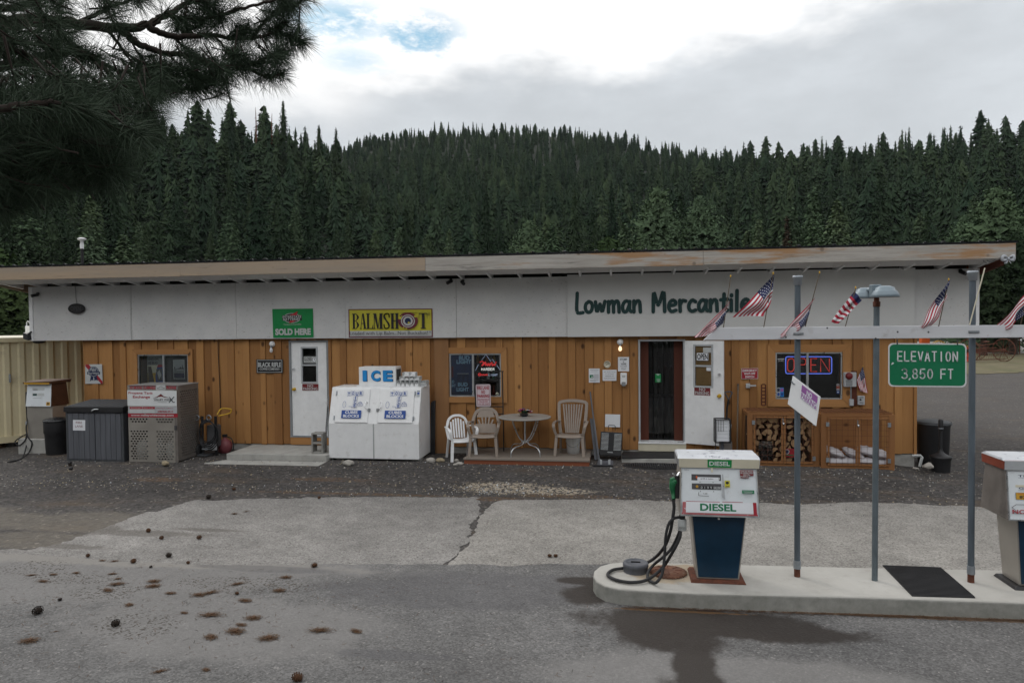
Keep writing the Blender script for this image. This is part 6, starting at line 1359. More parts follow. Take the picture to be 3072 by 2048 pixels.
def crate(name,label,x0,x1,y0,y1,z0,z1,n):
 mb=MB();mb.box(x0,x1,y0,y1,z0,z0+.012,'white_plastic');mb.box(x0,x1,y1-.008,y1,z0+.012,z1,'white_plastic')
 for k in range(n+1):xx=x0+(x1-x0-.012)*k/n;mb.box(xx,xx+.012,y0,y1-.009,z0+.013,z1,'dim_white')
 for k in range(n):xx=x0+(x1-x0)*(k+.5)/n;mb.box(xx-.03,xx+.03,y0,y0+.008,z0+.013,z0+(z1-z0)*.45,'white_plastic');mb.tube([(xx-.02,y0+.004,z0+(z1-z0)*.45),(xx,y0+.004,z0+(z1-z0)*.75),(xx+.02,y0+.004,z0+(z1-z0)*.45)],.006,'white_plastic',5)
 tag(mb.build(name,bevel=.002,origin=(x0,y0,z0)),label,'crate','white plastic crates on the ice chest')
yc=Ys+.08;ca=W(*vB(1392,740),yc);cb=W(*vB(1585,700),yc)
crate('plastic_crate','lower white crate in front on the ice chest',ca.x,cb.x,yc,yc+.2,zt+.012,zt+.14,5)
cc=W(*vB(1660,700),yc+.22);crate('plastic_crate','white crate turned back at the right end of the ice chest top',cb.x+.005,cc.x,yc+.1,yc+.35,zt+.012,zt+.12,3)
ca,cb=W(*vB(1425,700),yc+.1),W(*vB(1595,660),yc+.1);crate('plastic_crate','middle white crate of the little stack on the ice chest',ca.x,cb.x,yc+.06,yc+.26,zt+.142,zt+.215,4)
ca,cb=W(*vB(1448,668),yc+.1),W(*vB(1560,630),yc+.1);crate('plastic_crate','topmost small white crate on the ice chest',ca.x,cb.x,yc+.08,yc+.22,zt+.217,zt+.30,2)
for i,(x,r,top)in enumerate(((1697,.018,872),(1709,.02,862),(1722,.02,858))):
 a,b=W(*vB(x,1335),-.02),W(*vB(x,top),.05);tag(MB().tube([(a.x,-.06,.12),(b.x,.05,b.z)],r,'black',10).build('pipe',origin=(a.x,-.06,.12)),('thin black pipe nearest the ice chest','middle black pipe between ice chest and brown post board','black pipe next to the brown post board')[i],'pipe','black pipes beside the ice chest')
def stone(view,x,y,rx,rz_s,m,label,seed,Y=None):
 p=G(*view(x,y),.115)if Y is None else Vector((W(*view(x,y),Y).x,Y,gz(0,Y)))
 tag(MB().rock((p.x,p.y,p.z+rz_s*.6),(rx,rx*.75,rz_s),m,seed,3).build('stone',origin=(p.x,p.y,p.z)),label,'stone')
stone(vB,985,1412,.098,.07,'stone','white rounded stone in front of the ice chest',4);stone(vC,120,1242,.095,.055,'stone','grey block like stone below the brown post board',6);stone(vC,205,1240,.085,.05,'stone_tan','flat tan stone beside the grey block like stone',8)
stone(vC,340,1238,.05,.035,'stone','small stone left of the low deck',10);stone(vC,368,1262,.075,.03,'stone','flat broken stone at the deck corner',11);stone(vC,330,1268,.045,.022,'stone','little pale stone before the flat broken stone',17);stone(vC,545,1125,.085,.06,'stone_tan','tan stone behind the round backed tan chair',12,-.05);stone(vC,640,1130,.055,.04,'stone','grey stone under the black sign stand',13,-.05)
stone(vA,1298,1292,.08,.05,'stone_tan','yellowish stone in front of the propane cage',14);stone(vE,1808,1292,.095,.055,'stone','white oblong stone by the black ash can',15);stone(vE,1700,1300,.05,.018,'stone','small flat white stone left of the oblong stone',16)
stone(vA,545,1280,.045,.035,'black','black clod in the gravel before the grey storage box',18);stone(vA,557,1325,.04,.03,'black','smaller black clod nearer the pavement',19)
zdk=.235;a,b=G(*vC(406,1215),zdk),G(*vC(1475,1215),zdk);Yd=(a.y+b.y)/2;xd0,xd1=W(*vC(406,1215),Yd).x,W(*vC(1475,1215),Yd).x
t=thing('low_deck','low wooden deck with a red stained front board','deck',((xd0+xd1)/2,Yd,.05))
y=Yd-.02;i=0
while y<YW-.06:
 MB().box(xd0-.012+.01*(i%2),xd1+.012-.008*(i%3),y+.002,y+.138,zdk-.035,zdk,'deck_wood').build('board',t,.003);y+=.142;i+=1
MB().box(xd0,xd1,Yd,Yd+.04,.03,zdk-.037,'deck_rim').build('front_board',t,.004)
mb=MB();mb.box(xd0,xd0+.04,Yd+.042,YW-.06,.03,zdk-.037,'deck_rim');mb.box(xd1-.04,xd1,Yd+.042,YW-.06,.03,zdk-.037,'deck_rim');mb.build('side_board',t)
def chair(label,P,rz,m,kind,w=.56,hb=.86):
 t=thing('plastic_chair',label,'chair',P,'plastic garden chairs');t.rotation_euler=(0,0,rz)
 def bld(mb,n,bv=.004):o=mb.build(n,origin=(0,0,0),bevel=bv);o.parent=t;return o
 sw,sh=w*.40,.41
 mb=MB();N_=8;V=[]
 for zo in(0,-.016):
  for j in range(N_+1):
   for i in range(N_+1):
    u,v=i/N_*2-1,j/N_;V.append((u*sw*(1.05-.12*v),-.23+.44*v,sh+zo+.018*(u*u)-.03*v+(-.035*max(0,.15-v)/.15)))
 n1=N_+1;fs=[]
 for j in range(N_):
  for i in range(N_):a=j*n1+i;fs+=[(a,a+1,a+n1+1,a+n1),tuple(k+n1*n1 for k in(a+n1,a+n1+1,a+1,a))]
 per=[i for i in range(n1)]+[j*n1+N_ for j in range(1,n1)]+[N_*n1+i for i in range(N_-1,-1,-1)]+[j*n1 for j in range(N_-1,0,-1)]
 fs+=[(per[k],per[(k+1)%len(per)],per[(k+1)%len(per)]+n1*n1,per[k]+n1*n1)[::-1]for k in range(len(per))]
 mb.add(V,fs,m,True);bld(mb,'seat',0)
 for sx_ in(-1,1):
  fx,bx=sx_*w*.43,sx_*w*.40
  mb=MB();mb.bar((fx*.94,-.20,sh-.01),(fx*1.06,-.25,0),.055,.045,m,(0,1,0));bld(mb,'leg')
  mb=MB();mb.bar((bx*.92,.20,sh-.03),(bx*1.0,.29,0),.045,.04,m,(0,1,0));bld(mb,'leg')
  mb=MB();P_=smooth_path([(bx*1.02,.25,.63),(sx_*w*.50,.12,.645),(sx_*w*.515,-.10,.635),(sx_*w*.50,-.215,.60),(sx_*w*.465,-.215,.50),(fx*.95,-.20,sh)],5)
  vs,k=[],len(P_)
  for i_,p in enumerate(P_):
   d=(P_[min(i_+1,k-1)]-P_[max(i_-1,0)]).normalized();n_=Vector((1,0,0));bb=d.cross(n_).normalized()
   for a_,c_ in((-.028,-.011),(.028,-.011),(.028,.011),(-.028,.011)):vs.append(p+n_*a_+bb*c_)
  mb.add(vs,[(i_*4+a_,i_*4+(a_+1)%4,i_*4+4+(a_+1)%4,i_*4+4+a_)for i_ in range(k-1)for a_ in range(4)]+[(3,2,1,0),tuple(range(4*k-4,4*k))],m);bld(mb,'armrest')
 lean=lambda z:.19+(z-.38)*.28
 mb=MB();tw=w*(.40 if kind=='fan' else.43);bw=w*.36
 if kind=='square':hoop=[(-bw,.38),(-tw*.96,.58),(-tw*1.04,hb-.12),(-tw*.98,hb-.03),(-tw*.5,hb),(0,hb+.008),(tw*.5,hb),(tw*.98,hb-.03),(tw*1.04,hb-.12),(tw*.96,.58),(bw,.38)]
 else:hoop=[(-bw,.38),(-tw*1.02,.56),(-tw*.98,hb-.22),(-tw*.78,hb-.08),(-tw*.4,hb-.012),(0,hb),(tw*.4,hb-.012),(tw*.78,hb-.08),(tw*.98,hb-.22),(tw*1.02,.56),(bw,.38)]
 HP=smooth_path([(x,lean(z),z)for x,z in hoop],4);vs=[];k=len(HP);hwid=.062 if kind!='fan' else.05
 for i_,p in enumerate(HP):
  d=(HP[min(i_+1,k-1)]-HP[max(i_-1,0)]).normalized();n_=Vector((0,1,-.28)).normalized();bb=d.cross(n_).normalized()
  for a_,c_ in((-hwid/2,-.012),(hwid/2,-.012),(hwid/2,.012),(-hwid/2,.012)):vs.append(p+bb*a_+n_*c_)
 mb.add(vs,[(i_*4+a_,i_*4+(a_+1)%4,i_*4+4+(a_+1)%4,i_*4+4+a_)for i_ in range(k-1)for a_ in range(4)]+[(3,2,1,0),tuple(range(4*k-4,4*k))],m)
 ns={'square':8,'fan':6,'round':5}[kind]
 zlo,zhi=(.40,hb-.05)if kind!='round' else(.56,hb-.15)
 for s in range(ns):
  u=(s+.5)/ns*2-1;xb,xt=u*bw*(.62 if kind!='fan' else.78),u*tw*(.82 if kind=='square' else.72)
  zh=zhi-(.10*u*u if kind!='square' else.01);mb.bar((xb,lean(zlo),zlo),(xt,lean(zh),zh),tw*2/ns*(.48 if kind!='round' else.33),.012,m,(0,1,-.28))
 if kind=='round':
  mb.hexa([(-bw,lean(.40)-.008,.40),(bw,lean(.40)-.008,.40),(bw,lean(.40)+.008,.40),(-bw,lean(.40)+.008,.40),(-bw*.95,lean(.58)-.008,.58),(bw*.95,lean(.58)-.008,.58),(bw*.95,lean(.58)+.008,.58),(-bw*.95,lean(.58)+.008,.58)],m)
  mb.hexa([(-tw*.72,lean(hb-.17)-.008,hb-.17),(tw*.72,lean(hb-.17)-.008,hb-.17),(tw*.72,lean(hb-.17)+.008,hb-.17),(-tw*.72,lean(hb-.17)+.008,hb-.17),(-tw*.5,lean(hb-.03)-.008,hb-.03),(tw*.5,lean(hb-.03)-.008,hb-.03),(tw*.5,lean(hb-.03)+.008,hb-.03),(-tw*.5,lean(hb-.03)+.008,hb-.03)],m)
 bld(mb,'backrest');return t
c=W(*vC(375,1180),-.55);chair('white plastic armchair turned towards the deck',(c.x,-.50,gz(0,-.5)),radians(28),'white_plastic','fan',.56,.84)
c=W(*vC(578,1180),-.65);chair('tan plastic armchair with a rounded pierced back',(c.x+.0,-.62,zdk),radians(4),'tan_plastic','round',.60,.88)
c=W(*vC(1318,1150),-.5);chair('tan plastic armchair with a tall slatted back',(c.x,-.46,zdk),radians(-4),'tan_plastic','square',.62,1.02)
ct_=W(*vC(925,856),-.52);zt_=ct_.z+.0;c=Vector((ct_.x,-.52,zdk));t=thing('garden_table','round grey garden table on curved steel legs','table',c);R_=230/2.851/(2130/13.75)
MB().lathe((c.x,c.y,zt_),[(0,-.012),(R_*.96,-.016),(R_,-.008),(R_,.006),(R_*.97,.010),(R_*.93,.006),(0,.006)],'table_top',48).build('tabletop',t)
hT=zt_-zdk-.016
for k in range(4):
 a=pi/4+k*pi/2+.1;d=Vector((cos(a),sin(a),0));s=Vector((-sin(a),cos(a),0))*.02
 MB().tube(smooth_path([c+d*.36+s+Vector((0,0,hT)),c+d*.30+s+Vector((0,0,hT*.78)),c+d*.17+s+Vector((0,0,hT*.48)),c+d*.06+s+Vector((0,0,hT*.36)),c+d*.12+s+Vector((0,0,hT*.28)),c+d*.30+s+Vector((0,0,hT*.24)),c+d*.385+s+Vector((0,0,hT*.14)),c+d*.40+s],5),.012,'alu',8).build('leg',t)
MB().tube([c+Vector((0,0,hT*.3)),c+Vector((0,0,hT))],.018,'alu',10).build('umbrella_tube',t)
MB().tube([c+Vector((.075*cos(k*pi/8),.075*sin(k*pi/8),hT*.36))for k in range(16)],.008,'alu',6,closed=True).build('ring',t)
fc=W(*vC(920,845),-.48);fc=Vector((fc.x,-.50,zt_+.008));t=thing('flower_bowl','low bowl of pink, white and blue artificial flowers on the table','flowers',fc)
MB().lathe(fc,[(.05,0),(.085,.035),(.08,.05)],'black',16).build('bowl',t);q=random.Random(2)
for nm,m_,n_ in(('pink_bloom','flower_pink',5),('white_bloom','flag_white',3),('blue_bloom','flower_blue',3)):
 MT.setdefault('flower_pink',simple('pink petals',(.55,.07,.14),.7,var=.2));MT.setdefault('flower_blue',simple('blue petals',(.06,.10,.28),.7,var=.2))
 for k in range(n_):
  a=q.uniform(0,6.28);rr=q.uniform(.02,.14);p=fc+Vector((cos(a)*rr,sin(a)*rr*.7,.07+.06*(1-rr/.14)+q.uniform(0,.03)))
  mb=MB()
  for j in range(9):
   b_=j*2.4;tl_=.3+j*.09;o_=Vector((cos(b_),sin(b_),.35)).normalized();e=o_.cross(Vector((0,0,1))).normalized()*.02;mb.add([p,p+o_*.025+e,p+o_*.048+Vector((0,0,.012)),p+o_*.025-e],[(0,1,2,3)],m_)
  mb.build(nm,t)
mb=MB()
for k in range(40):
 a=q.uniform(0,6.28);d=Vector((cos(a),sin(a)*.7,q.uniform(.1,.9)));p=fc+Vector((cos(a)*.04,sin(a)*.03,.05));e=d.cross(Vector((0,0,1))).normalized()*.014;mb.add([p,p+d*.07+e,p+d*.13,p+d*.07-e],[(0,1,2,3)],'leaf_green')
mb.build('foliage',t)
c=W(*vC(1338,1128),-.28);b=Vector((c.x,-.25,zdk));t=thing('bucket','white plastic bucket under the tall backed chair','bucket',b)
MB().lathe(b,[(.0,.0),(.125,0),(.145,.30),(.152,.305),(.152,.33),(.142,.33),(.138,.32),(.12,.02),(0,.02)],'white_plastic',28).build('body',t);MB().tube([b+Vector((.148*cos(-pi*k/12),.148*sin(-pi*k/12),.27-.13*sin(pi*k/12)))for k in range(13)],.004,'galv',6).build('handle',t)
qb2=patch(b+Vector((0,-.139,.2)),b+Vector((.10,-.1,.2)),b+Vector((.095,-.098,.12)),b+Vector((0,-.134,.12)));mb=MB();mb.poly([qb2(0,1,.002),qb2(1,1,.002),qb2(1,0,.002),qb2(0,0,.002)],'cream');mb.build('label_patch',t)
Yst=-.20;t=thing('sign_stand','black metal frame stand holding the FIRE LANE sign','stand',(W(*vC(630,1135),Yst).x,Yst,.12));f=lambda x,y:W(*vC(x,y),Yst)
for x0_,x1_ in((505,520),(735,745)):MB().bar(f(x0_+(-10 if x0_<600 else-2),465),Vector((f(x1_,1140).x,Yst,.125)),.022,.022,'black').build('upright',t)
for y in(466,768,830):MB().bar(f(500,y),f(744,y),.02,.02,'black',(0,1,0)).build('cross_bar',t)
a,b=f(520,1140),f(745,1140)
for xx in(a.x,b.x):MB().bar((xx,Yst+.28,.125),(xx,Yst-.1,.125),.022,.022,'black').build('foot',t)
sign('fire_lane_sign','white FIRE LANE NO PARKING sign with red letters on the black stand',vC,[(504,578),(630,576),(635,766),(513,769)],Yst-.02,'fire_white',[('r',.07,.045,.93,.06,'dark_red'),('r',.07,.94,.93,.955,'dark_red'),('r',.07,.06,.09,.94,'dark_red'),('r',.91,.06,.93,.94,'dark_red'),('t','FIRE LANE',.5,.16,.15,.80,'sign_red',.02),('t','NO',.5,.345,.14,.26,'sign_red',.025),('t','PARKING',.5,.52,.14,.80,'sign_red',.025),('t','VIOLATING VEHICLES',.5,.675,.075,.78,'sign_red',.01),('t','WILL BE CITED',.5,.775,.07,.58,'sign_red',.01),('t','U.F.C. SEC. 10.207',.5,.875,.07,.72,'sign_red',.01)],.004,round_=.03)if MT.setdefault('fire_white',simple('reflective sign sheet',(.60,.52,.56),.45,var=.05))else None
a,b=W(*vC(1558,1165),-.45),W(*vC(1483,640),.06);tag(MB().bar((a.x,-.45,.13),b,.028,.012,'resin_grey').build('metal_rod',origin=(a.x,-.45,.13)),'long dark metal rod leaning on the wall right of the deck','rod')
for i,dx in enumerate((0,14,28)):
 a,b=W(*vC(1530+dx,1165),-.40+.03*i),W(*vC(1488+dx*.9,868+6*i),.03);tag(MB().bar((a.x,-.40+.03*i,.13),b,.04,.014,('resin_grey','dark_grey','mid_grey')[i]).build('metal_bar',origin=(a.x,-.4,.13)),('short dark flat bar nearest the deck','middle short flat bar in the leaning bundle','greyer short flat bar nearest the black crate')[i],'bar','short flat bars leaning by the deck')
Yc=-.38;f=lambda x,y,Y=Yc:W(*vC(x,y),Y)
t=thing('slatted_crate','black crate with rows of white slot edges standing on a folded cart','crate',(f(1660,1180).x,Yc,.2))
c4=[f(1575,978,Yc+.1),f(1762,990,Yc+.1),f(1750,1190),f(1562,1180)];mb=MB();q=panel(mb,*c4,.16,'black');mb.build('body',t,.01);mb=MB()
for k in range(14):
 v=.07+.052*k
 for u0,u1 in((.05,.38),(.63,.96)):mb.hexa([q(u0,v+.018,0),q(u1,v+.018,0),q(u1,v+.018,.008),q(u0,v+.018,.008),q(u0,v,0),q(u1,v,0),q(u1,v,.008),q(u0,v,.008)],'dim_white' if k%3 else 'light_grey')
mb.build('slot_edges',t);mb=MB();mb.hexa([q(.39,.78,0),q(.62,.78,0),q(.62,.78,.008),q(.39,.78,.008),q(.39,.06,0),q(.62,.06,0),q(.62,.06,.008),q(.39,.06,.008)],'black_rubber');mb.build('centre_panel',t);mb=MB();draw(mb,q,[('t','VEVOR',.48,.865,.045,.25,'dim_white',.03)]);mb.build('lettering',t)
MB().tube(smooth_path([f(1640,970),f(1640,935),f(1650,926),f(1690,928),f(1698,940),f(1698,972)],4),.006,'black',6).build('handle',t)
t=thing('folded_cart','black folded hand cart lying under the slatted crate','cart',(f(1610,1270).x,Yc-.3,.11));a,b=G(*vC(1545,1282),.115),G(*vC(1680,1280),.115)
MB().box(a.x,b.x,a.y,a.y+.42,.13,.16,'resin_grey').build('plate',t,.006)
for xx in(a.x+.05,b.x-.09):MB().box(xx,xx+.04,a.y-.005,a.y+.1,.162,.25,'light_grey').build('bracket',t,.004)
mb=MB();mb.bar((a.x+.06,a.y+.03,.25),(b.x-.06,a.y+.03,.25),.03,.03,'black');mb.bar((a.x-.08,a.y-.01,.135),(b.x+.0,a.y-.01,.135),.02,.03,'black');mb.build('cross_bar',t)
a,b=G(*vD(470,1245),.115),G(*vD(1000,1250),.115);yk=a.y;zs=.115+30/2.851/155
o=MB();xk1=W(*vD(1080,1215),yk).x;o.box(a.x,xk1,yk,YW-.06,.02,.195,'concrete');tag(o.build('concrete_slab',bevel=.01,origin=(a.x,yk,.1)),'low concrete slab below the open doorway','slab')
P=[G(*vD(480,1140),.215),G(*vD(985,1142),.215),G(*vD(985,1212),.197),G(*vD(470,1212),.197)];P[0].y=P[1].y=min(P[0].y,YW-.08);mb=MB();q=patch(*P);panel(mb,*[p+Vector((0,0,.014))for p in P],.012,'black_rubber');tag(mb.build('door_mat',origin=P[3]),'black rubber mat on the slab at the open doorway','mat')
P=[G(*vD(1030,1120),.2),G(*vD(1260,1130),.2),G(*vD(1260,1180),.2),G(*vD(1030,1180),.2)];P[0].y=P[1].y=min(P[1].y,YW-.1)
c=G(*vD(778,1288),.125);mb=MB();mb.lathe((c.x,c.y+.02,.122),[(.64,0),(.64,.012),(.60,.014),(.60,.006),(0,.006)],'black_rubber',40)
for v in mb.v:v.y=c.y+.12+(v.y-c.y)*.42
for k in range(-14,15):x_=k*.042;L=.26*sqrt(max(0,1-(x_/.62)**2));mb.box(c.x+x_-.006,c.x+x_+.006,c.y+.12-L,c.y+.12+L,.129,.14,'black')
tag(mb.build('scraper_mat',origin=(c.x,c.y,.122)),'oval black ribbed scraper mat on the gravel before the doorway','mat')
Yr=-.62;f=lambda x,y,Y=Yr:W(*vD(x,y),Y);a,b=f(1275,1070),f(1400,890);t=thing('paper_rack','black wire rack of white free papers by the open door','rack',(f(1335,1130).x,Yr,.12));dpt=.22
mb=MB();x0_,x1_,z0_,z1_=a.x,b.x,a.z,b.z
for xx in(x0_,x1_):
 for yy in(Yr,Yr+dpt):mb.bar((xx,yy,z0_-.02),(xx,yy,z1_+.03),.022,.022,'black')
for zz in(z0_-.01,z1_+.02):mb.bar((x0_,Yr,zz),(x1_,Yr,zz),.02,.02,'black',(0,1,0));mb.bar((x0_,Yr+dpt,zz),(x1_,Yr+dpt,zz),.02,.02,'black',(0,1,0));mb.bar((x0_,Yr,zz),(x0_,Yr+dpt,zz),.02,.02,'black');mb.bar((x1_,Yr,zz),(x1_,Yr+dpt,zz),.02,.02,'black')
for k in range(1,5):yy=Yr+dpt*k/5;mb.bar((x1_,yy,z0_),(x1_,yy,z1_),.008,.008,'black')
for k in range(1,4):xx=x0_+(x1_-x0_)*.18*k;mb.bar((xx,Yr,z1_-.2),(xx,Yr,z1_+.02),.006,.006,'black')
mb.build('basket',t);MB().tube([((x0_+x1_)/2+.0,Yr+.11,.13),((x0_+x1_)/2,Yr+.11,z0_)],.03,'resin_grey',12).build('pole',t);MB().box((x0_+x1_)/2-.2,(x0_+x1_)/2+.2,Yr-.06,Yr+.28,.12,.15,'black').build('base',t,.01)
MB().bar((x0_-.005,Yr,.15),(x0_-.005,Yr,z0_),.014,.014,'black').build('strut',t)
zz=z0_+.01;i=0
while zz<z0_+.36:
 tag(MB().box(x0_+.02,x1_-.015,Yr+.015,Yr+dpt-.02,zz,zz+.062,'paper').build('paper_bundle',bevel=.006,origin=(x0_+.02,Yr,zz)),'bundle of white papers stacked flat in the black wire rack','papers','papers in the wire rack');zz+=.066;i+=1
qf=patch(*[f(*p,Yr+.03)for p in((1328,890),(1410,922),(1405,965),(1318,945))]);mb=MB();panel(mb,qf(0,0),qf(1,0),qf(1,1),qf(0,1),.01,'paper');draw(mb,qf,[('t','Idaho Country',.5,.25,.22,.8,'navy',.01),('r',.1,.45,.9,.5,'mid_grey'),('r',.1,.6,.6,.66,'mid_grey'),('r',.1,.78,.8,.84,'navy')]);tag(mb.build('newspaper',origin=qf(.5,1)),'tilted newspaper on top of the wire rack','newspaper')
t=thing('shovel','shovel with a D handle leaning behind the open door','shovel',W(*vD(1365,1090),-.25));f=lambda x,y,Y=-.06:W(*vD(x,y),Y)
MB().tube([f(1362,1000,-.2),f(1372,780),f(1384,705)],.017,'black',8).build('shaft',t);MB().tube(smooth_path([f(1384,708),f(1362,665),f(1354,644),f(1412,642),f(1406,668),f(1386,708)],3),.013,'resin_grey',8).build('grip',t)
mb=MB();a=f(1340,1000,-.2);mb.hexa([(a.x-.08,-.28,.15),(a.x+.16,-.28,.15),(a.x+.16,-.26,.15),(a.x-.08,-.26,.15),(a.x-.08,-.22,.5),(a.x+.16,-.22,.5),(a.x+.16,-.20,.5),(a.x-.08,-.20,.5)],'steel_side');mb.build('blade',t)
a,b=W(*vD(1457,1110),-.3),W(*vD(1466,578),.04);t=thing('long_handled_tool','long pale handled tool leaning on the wall beside the shovel','tool',(a.x,-.3,.13));MB().tube([(a.x,-.3,.13),b],.016,'tool_wood',8).build('handle',t);MB().tube([b+Vector((0,-.002,-.12)),b+Vector((0,0,.01))],.02,'dark_grey',8).build('grip',t)
a,b=W(*vE(378,756),-.02),W(*vE(421,577),-.02);mb=MB();mb.box(a.x,a.x+.02,-.05,-.02,a.z,b.z,'oak_red');mb.box(b.x-.02,b.x,-.05,-.02,a.z,b.z,'oak_red')
for k in range(7):zz=a.z+(b.z-a.z)*k/6;mb.box(a.x+.021,b.x-.021,-.045,-.025,zz-.012,zz+.012,'oak_red')
tag(mb.build('iron_rack',origin=(a.x,-.04,a.z)),'narrow dark red iron rack standing on the firewood cage','rack')
def cage(label,xL,xR,zT,Yf,closed_back,wood_frame):
 t=thing('timber_cage',label,'cage',((xL+xR)/2,Yf,.03),'timber and wire cages by the door');W_=.10;zB=.06;Yb=-.02
 fr=MB()
 fr.box(xL,xL+W_,Yf,Yf+.04,zB-.04,zT,'cage_wood');fr.box(xR-W_,xR,Yf,Yf+.04,zB-.04,zT,'cage_wood');fr.box(xL+W_,xR-W_,Yf,Yf+.04,zB-.02,zB+.10,'cage_wood_x');fr.box(xL+W_,xR-W_,Yf,Yf+.04,zT-.05,zT,'cage_wood_x');fr.build('front_frame',t,.003)
 for xx in(xL,xR-.04):MB().box(xx,xx+.04,Yb-.06,Yb,zB,zT+.02,'cage_wood').box(xx,xx+.04,Yf+.042,Yb-.062,zB,zB+.08,'cage_wood').box(xx,xx+.04,Yf+.042,Yb-.062,zT-.06,zT,'cage_wood').build('side_frame',t)
 for k in range(5):yy=Yf+.05+(Yb-Yf-.12)*k/4;MB().box(xL+.03,xR-.03,yy,yy+.045,zT+.004,zT+.022,'cage_wood_x').build('top_slat',t)
 if closed_back:MB().box(xL+.05,xR-.05,Yb-.09,Yb-.075,zB+.03,zT-.07,'plywood').build('back_board',t)
 MB().box(xL+.05,xR-.05,Yf+.06,Yb-.1,zB+.0,zB+.03,'cage_wood_x').build('floor',t)
 xm=(xL+xR)/2+.0
 for a,b in((xL+W_+.01,xm-.005),(xm+.005,xR-W_-.01)):
  d=MB();wd_=.035;z0_,z1_=zB+.115,zT-.06;d.box(a,a+wd_,Yf-.022,Yf-.002,z0_,z1_,'cage_wood');d.box(b-wd_,b,Yf-.022,Yf-.002,z0_,z1_,'cage_wood');d.box(a+wd_,b-wd_,Yf-.022,Yf-.002,z0_,z0_+wd_,'cage_wood_x');d.box(a+wd_,b-wd_,Yf-.022,Yf-.002,z1_-wd_,z1_,'cage_wood_x');d=d.build('door',t)
  w=MB();xx=a+.05
  while xx<b-.02:w.tube([(xx,Yf-.026,z0_),(xx,Yf-.026,z1_)],.0028,'rust',4);xx+=.1
  zz=z0_+.05
  while zz<z1_:w.tube([(a,Yf-.029,zz),(b,Yf-.029,zz)],.0028,'rust',4);zz+=.1
  w.build('wire_mesh',d)
  for zz in(z0_+.1,z1_-.12):
   hx_=xL+W_-.02 if a<xm-.1 else xR-W_-.03;MB().box(hx_,hx_+.055,Yf-.03,Yf-.0225,zz-.04,zz+.04,'galv').build('hinge',d)
 w=MB();xx=xL+.1
 while xx<xR:w.tube([(xx,Yf+.02,zT+.028),(xx,Yb,zT+.028)],.0028,'rust',4);xx+=.1
 for k in range(7):yy=Yf+.03+(Yb-Yf)*k/7;w.tube([(xL+.02,yy,zT+.032),(xR-.02,yy,zT+.032)],.0028,'rust',4)
 w.build('top_wire',t)
 MB().rock((xm,Yf-.045,zT-.2),(.022,.015,.03),'chrome',5,1,.05).build('padlock',t);MB().tube([(xm-.02+.02*(k%2),Yf-.035,zT-.1-.014*k)for k in range(7)],.007,'galv',5).build('chain',t)
 return t
def cg(view_x0,view_x1,y_top,y_bot):
 p=G(*vE((view_x0+view_x1)/2,y_bot),.04);Yf=p.y;return W(*vE(view_x0,y_top),Yf).x,W(*vE(view_x1,y_top),Yf).x,W(*vE((view_x0+view_x1)/2,y_top),Yf).z,Yf
xL,xR,zT,Yg=cg(262,880,822,1312);cage('timber and wire cage filled with split firewood',xL,xR,zT,Yg,False,None);c1=(xL,xR,zT,Yg)
xL,xR,zT,Yg2=cg(893,1525,836,1335);cage('timber and wire cage holding white pellet bags',xL,xR,zT,Yg2,True,None);c2=(xL,xR,zT,Yg2)
q=random.Random(17)
def log_proto(n,seed):
 r=random.Random(seed);mb=MB();a0=r.uniform(0,6);span=r.choice((1.5,1.9,2.4,3.1));R0_=r.uniform(.075,.105);pts=[(-.02,-.02)]+[(R0_*cos(a0+span*k/5)*r.uniform(.92,1.08),R0_*sin(a0+span*k/5)*r.uniform(.92,1.08))for k in range(6)]
 cx_,cz_=sum(p[0]for p in pts)/7,sum(p[1]for p in pts)/7;L=.36;N7=len(pts);A=[Vector((x-cx_,-L/2,z-cz_))for x,z in pts];B=[Vector((p.x*1.02,L/2,p.z*.97))for p in A]
 mb.add(A,[list(range(N7))],'log');mb.add(B,[list(range(N7))[::-1]],'log')
 for k in range(N7):mb.add([A[k],B[k],B[(k+1)%N7],A[(k+1)%N7]],[(0,1,2,3)],'bark' if 1<=k<N7-1 else 'log')
 return mb.build('firewood_log')
protos=[log_proto(0,s)for s in range(9)];used=set();rowz=.20;rows=0
while rowz<c1[2]-.11:
 x=c1[0]+.15+(rows%2)*.05
 while x<c1[1]-.14:
  k=q.randrange(9);o=protos[k]if k not in used else protos[k].copy()
  if k in used:C.objects.link(o)
  used.add(k);o.location=(x+q.uniform(-.015,.015),c1[3]+.26+q.uniform(-.02,.05),rowz+q.uniform(-.015,.02));o.rotation_euler=(q.uniform(-.06,.06),q.uniform(-.8,.8),q.uniform(-.1,.1));tag(o,'split firewood log stacked end on inside the wire cage','firewood','split logs in the firewood cage');x+=q.uniform(.105,.14)
 rowz+=.108;rows+=1
for k,o in enumerate(protos):
 if k not in used:bpy.data.objects.remove(o)
tag(MB().box(c1[0]+.05,c1[1]-.05,c1[3]+.48,c1[3]+.5,.1,c1[2]-.08,'bark').build('bark_slab',origin=(c1[0]+.05,c1[3]+.48,.1)),'dark bark slab behind the stacked firewood','slab')
f=lambda x,y,Y=c1[3]+.045:W(*vE(x,y),Y)
a,b=f(357,1236),f(482,1068);tag(MB().hexa([(a.x,c1[3]+.05,.19),(b.x,c1[3]+.05,.19),(b.x,c1[3]+.065,.19),(a.x,c1[3]+.065,.19),(a.x+.01,c1[3]+.046,b.z),(b.x-.01,c1[3]+.046,b.z),(b.x-.01,c1[3]+.06,b.z),(a.x+.01,c1[3]+.06,b.z)],'clear_plastic').build('kindling_bag',bevel=.006,origin=(a.x,c1[3]+.05,.19)),'clear plastic bag of kindling low in the firewood cage','bag')
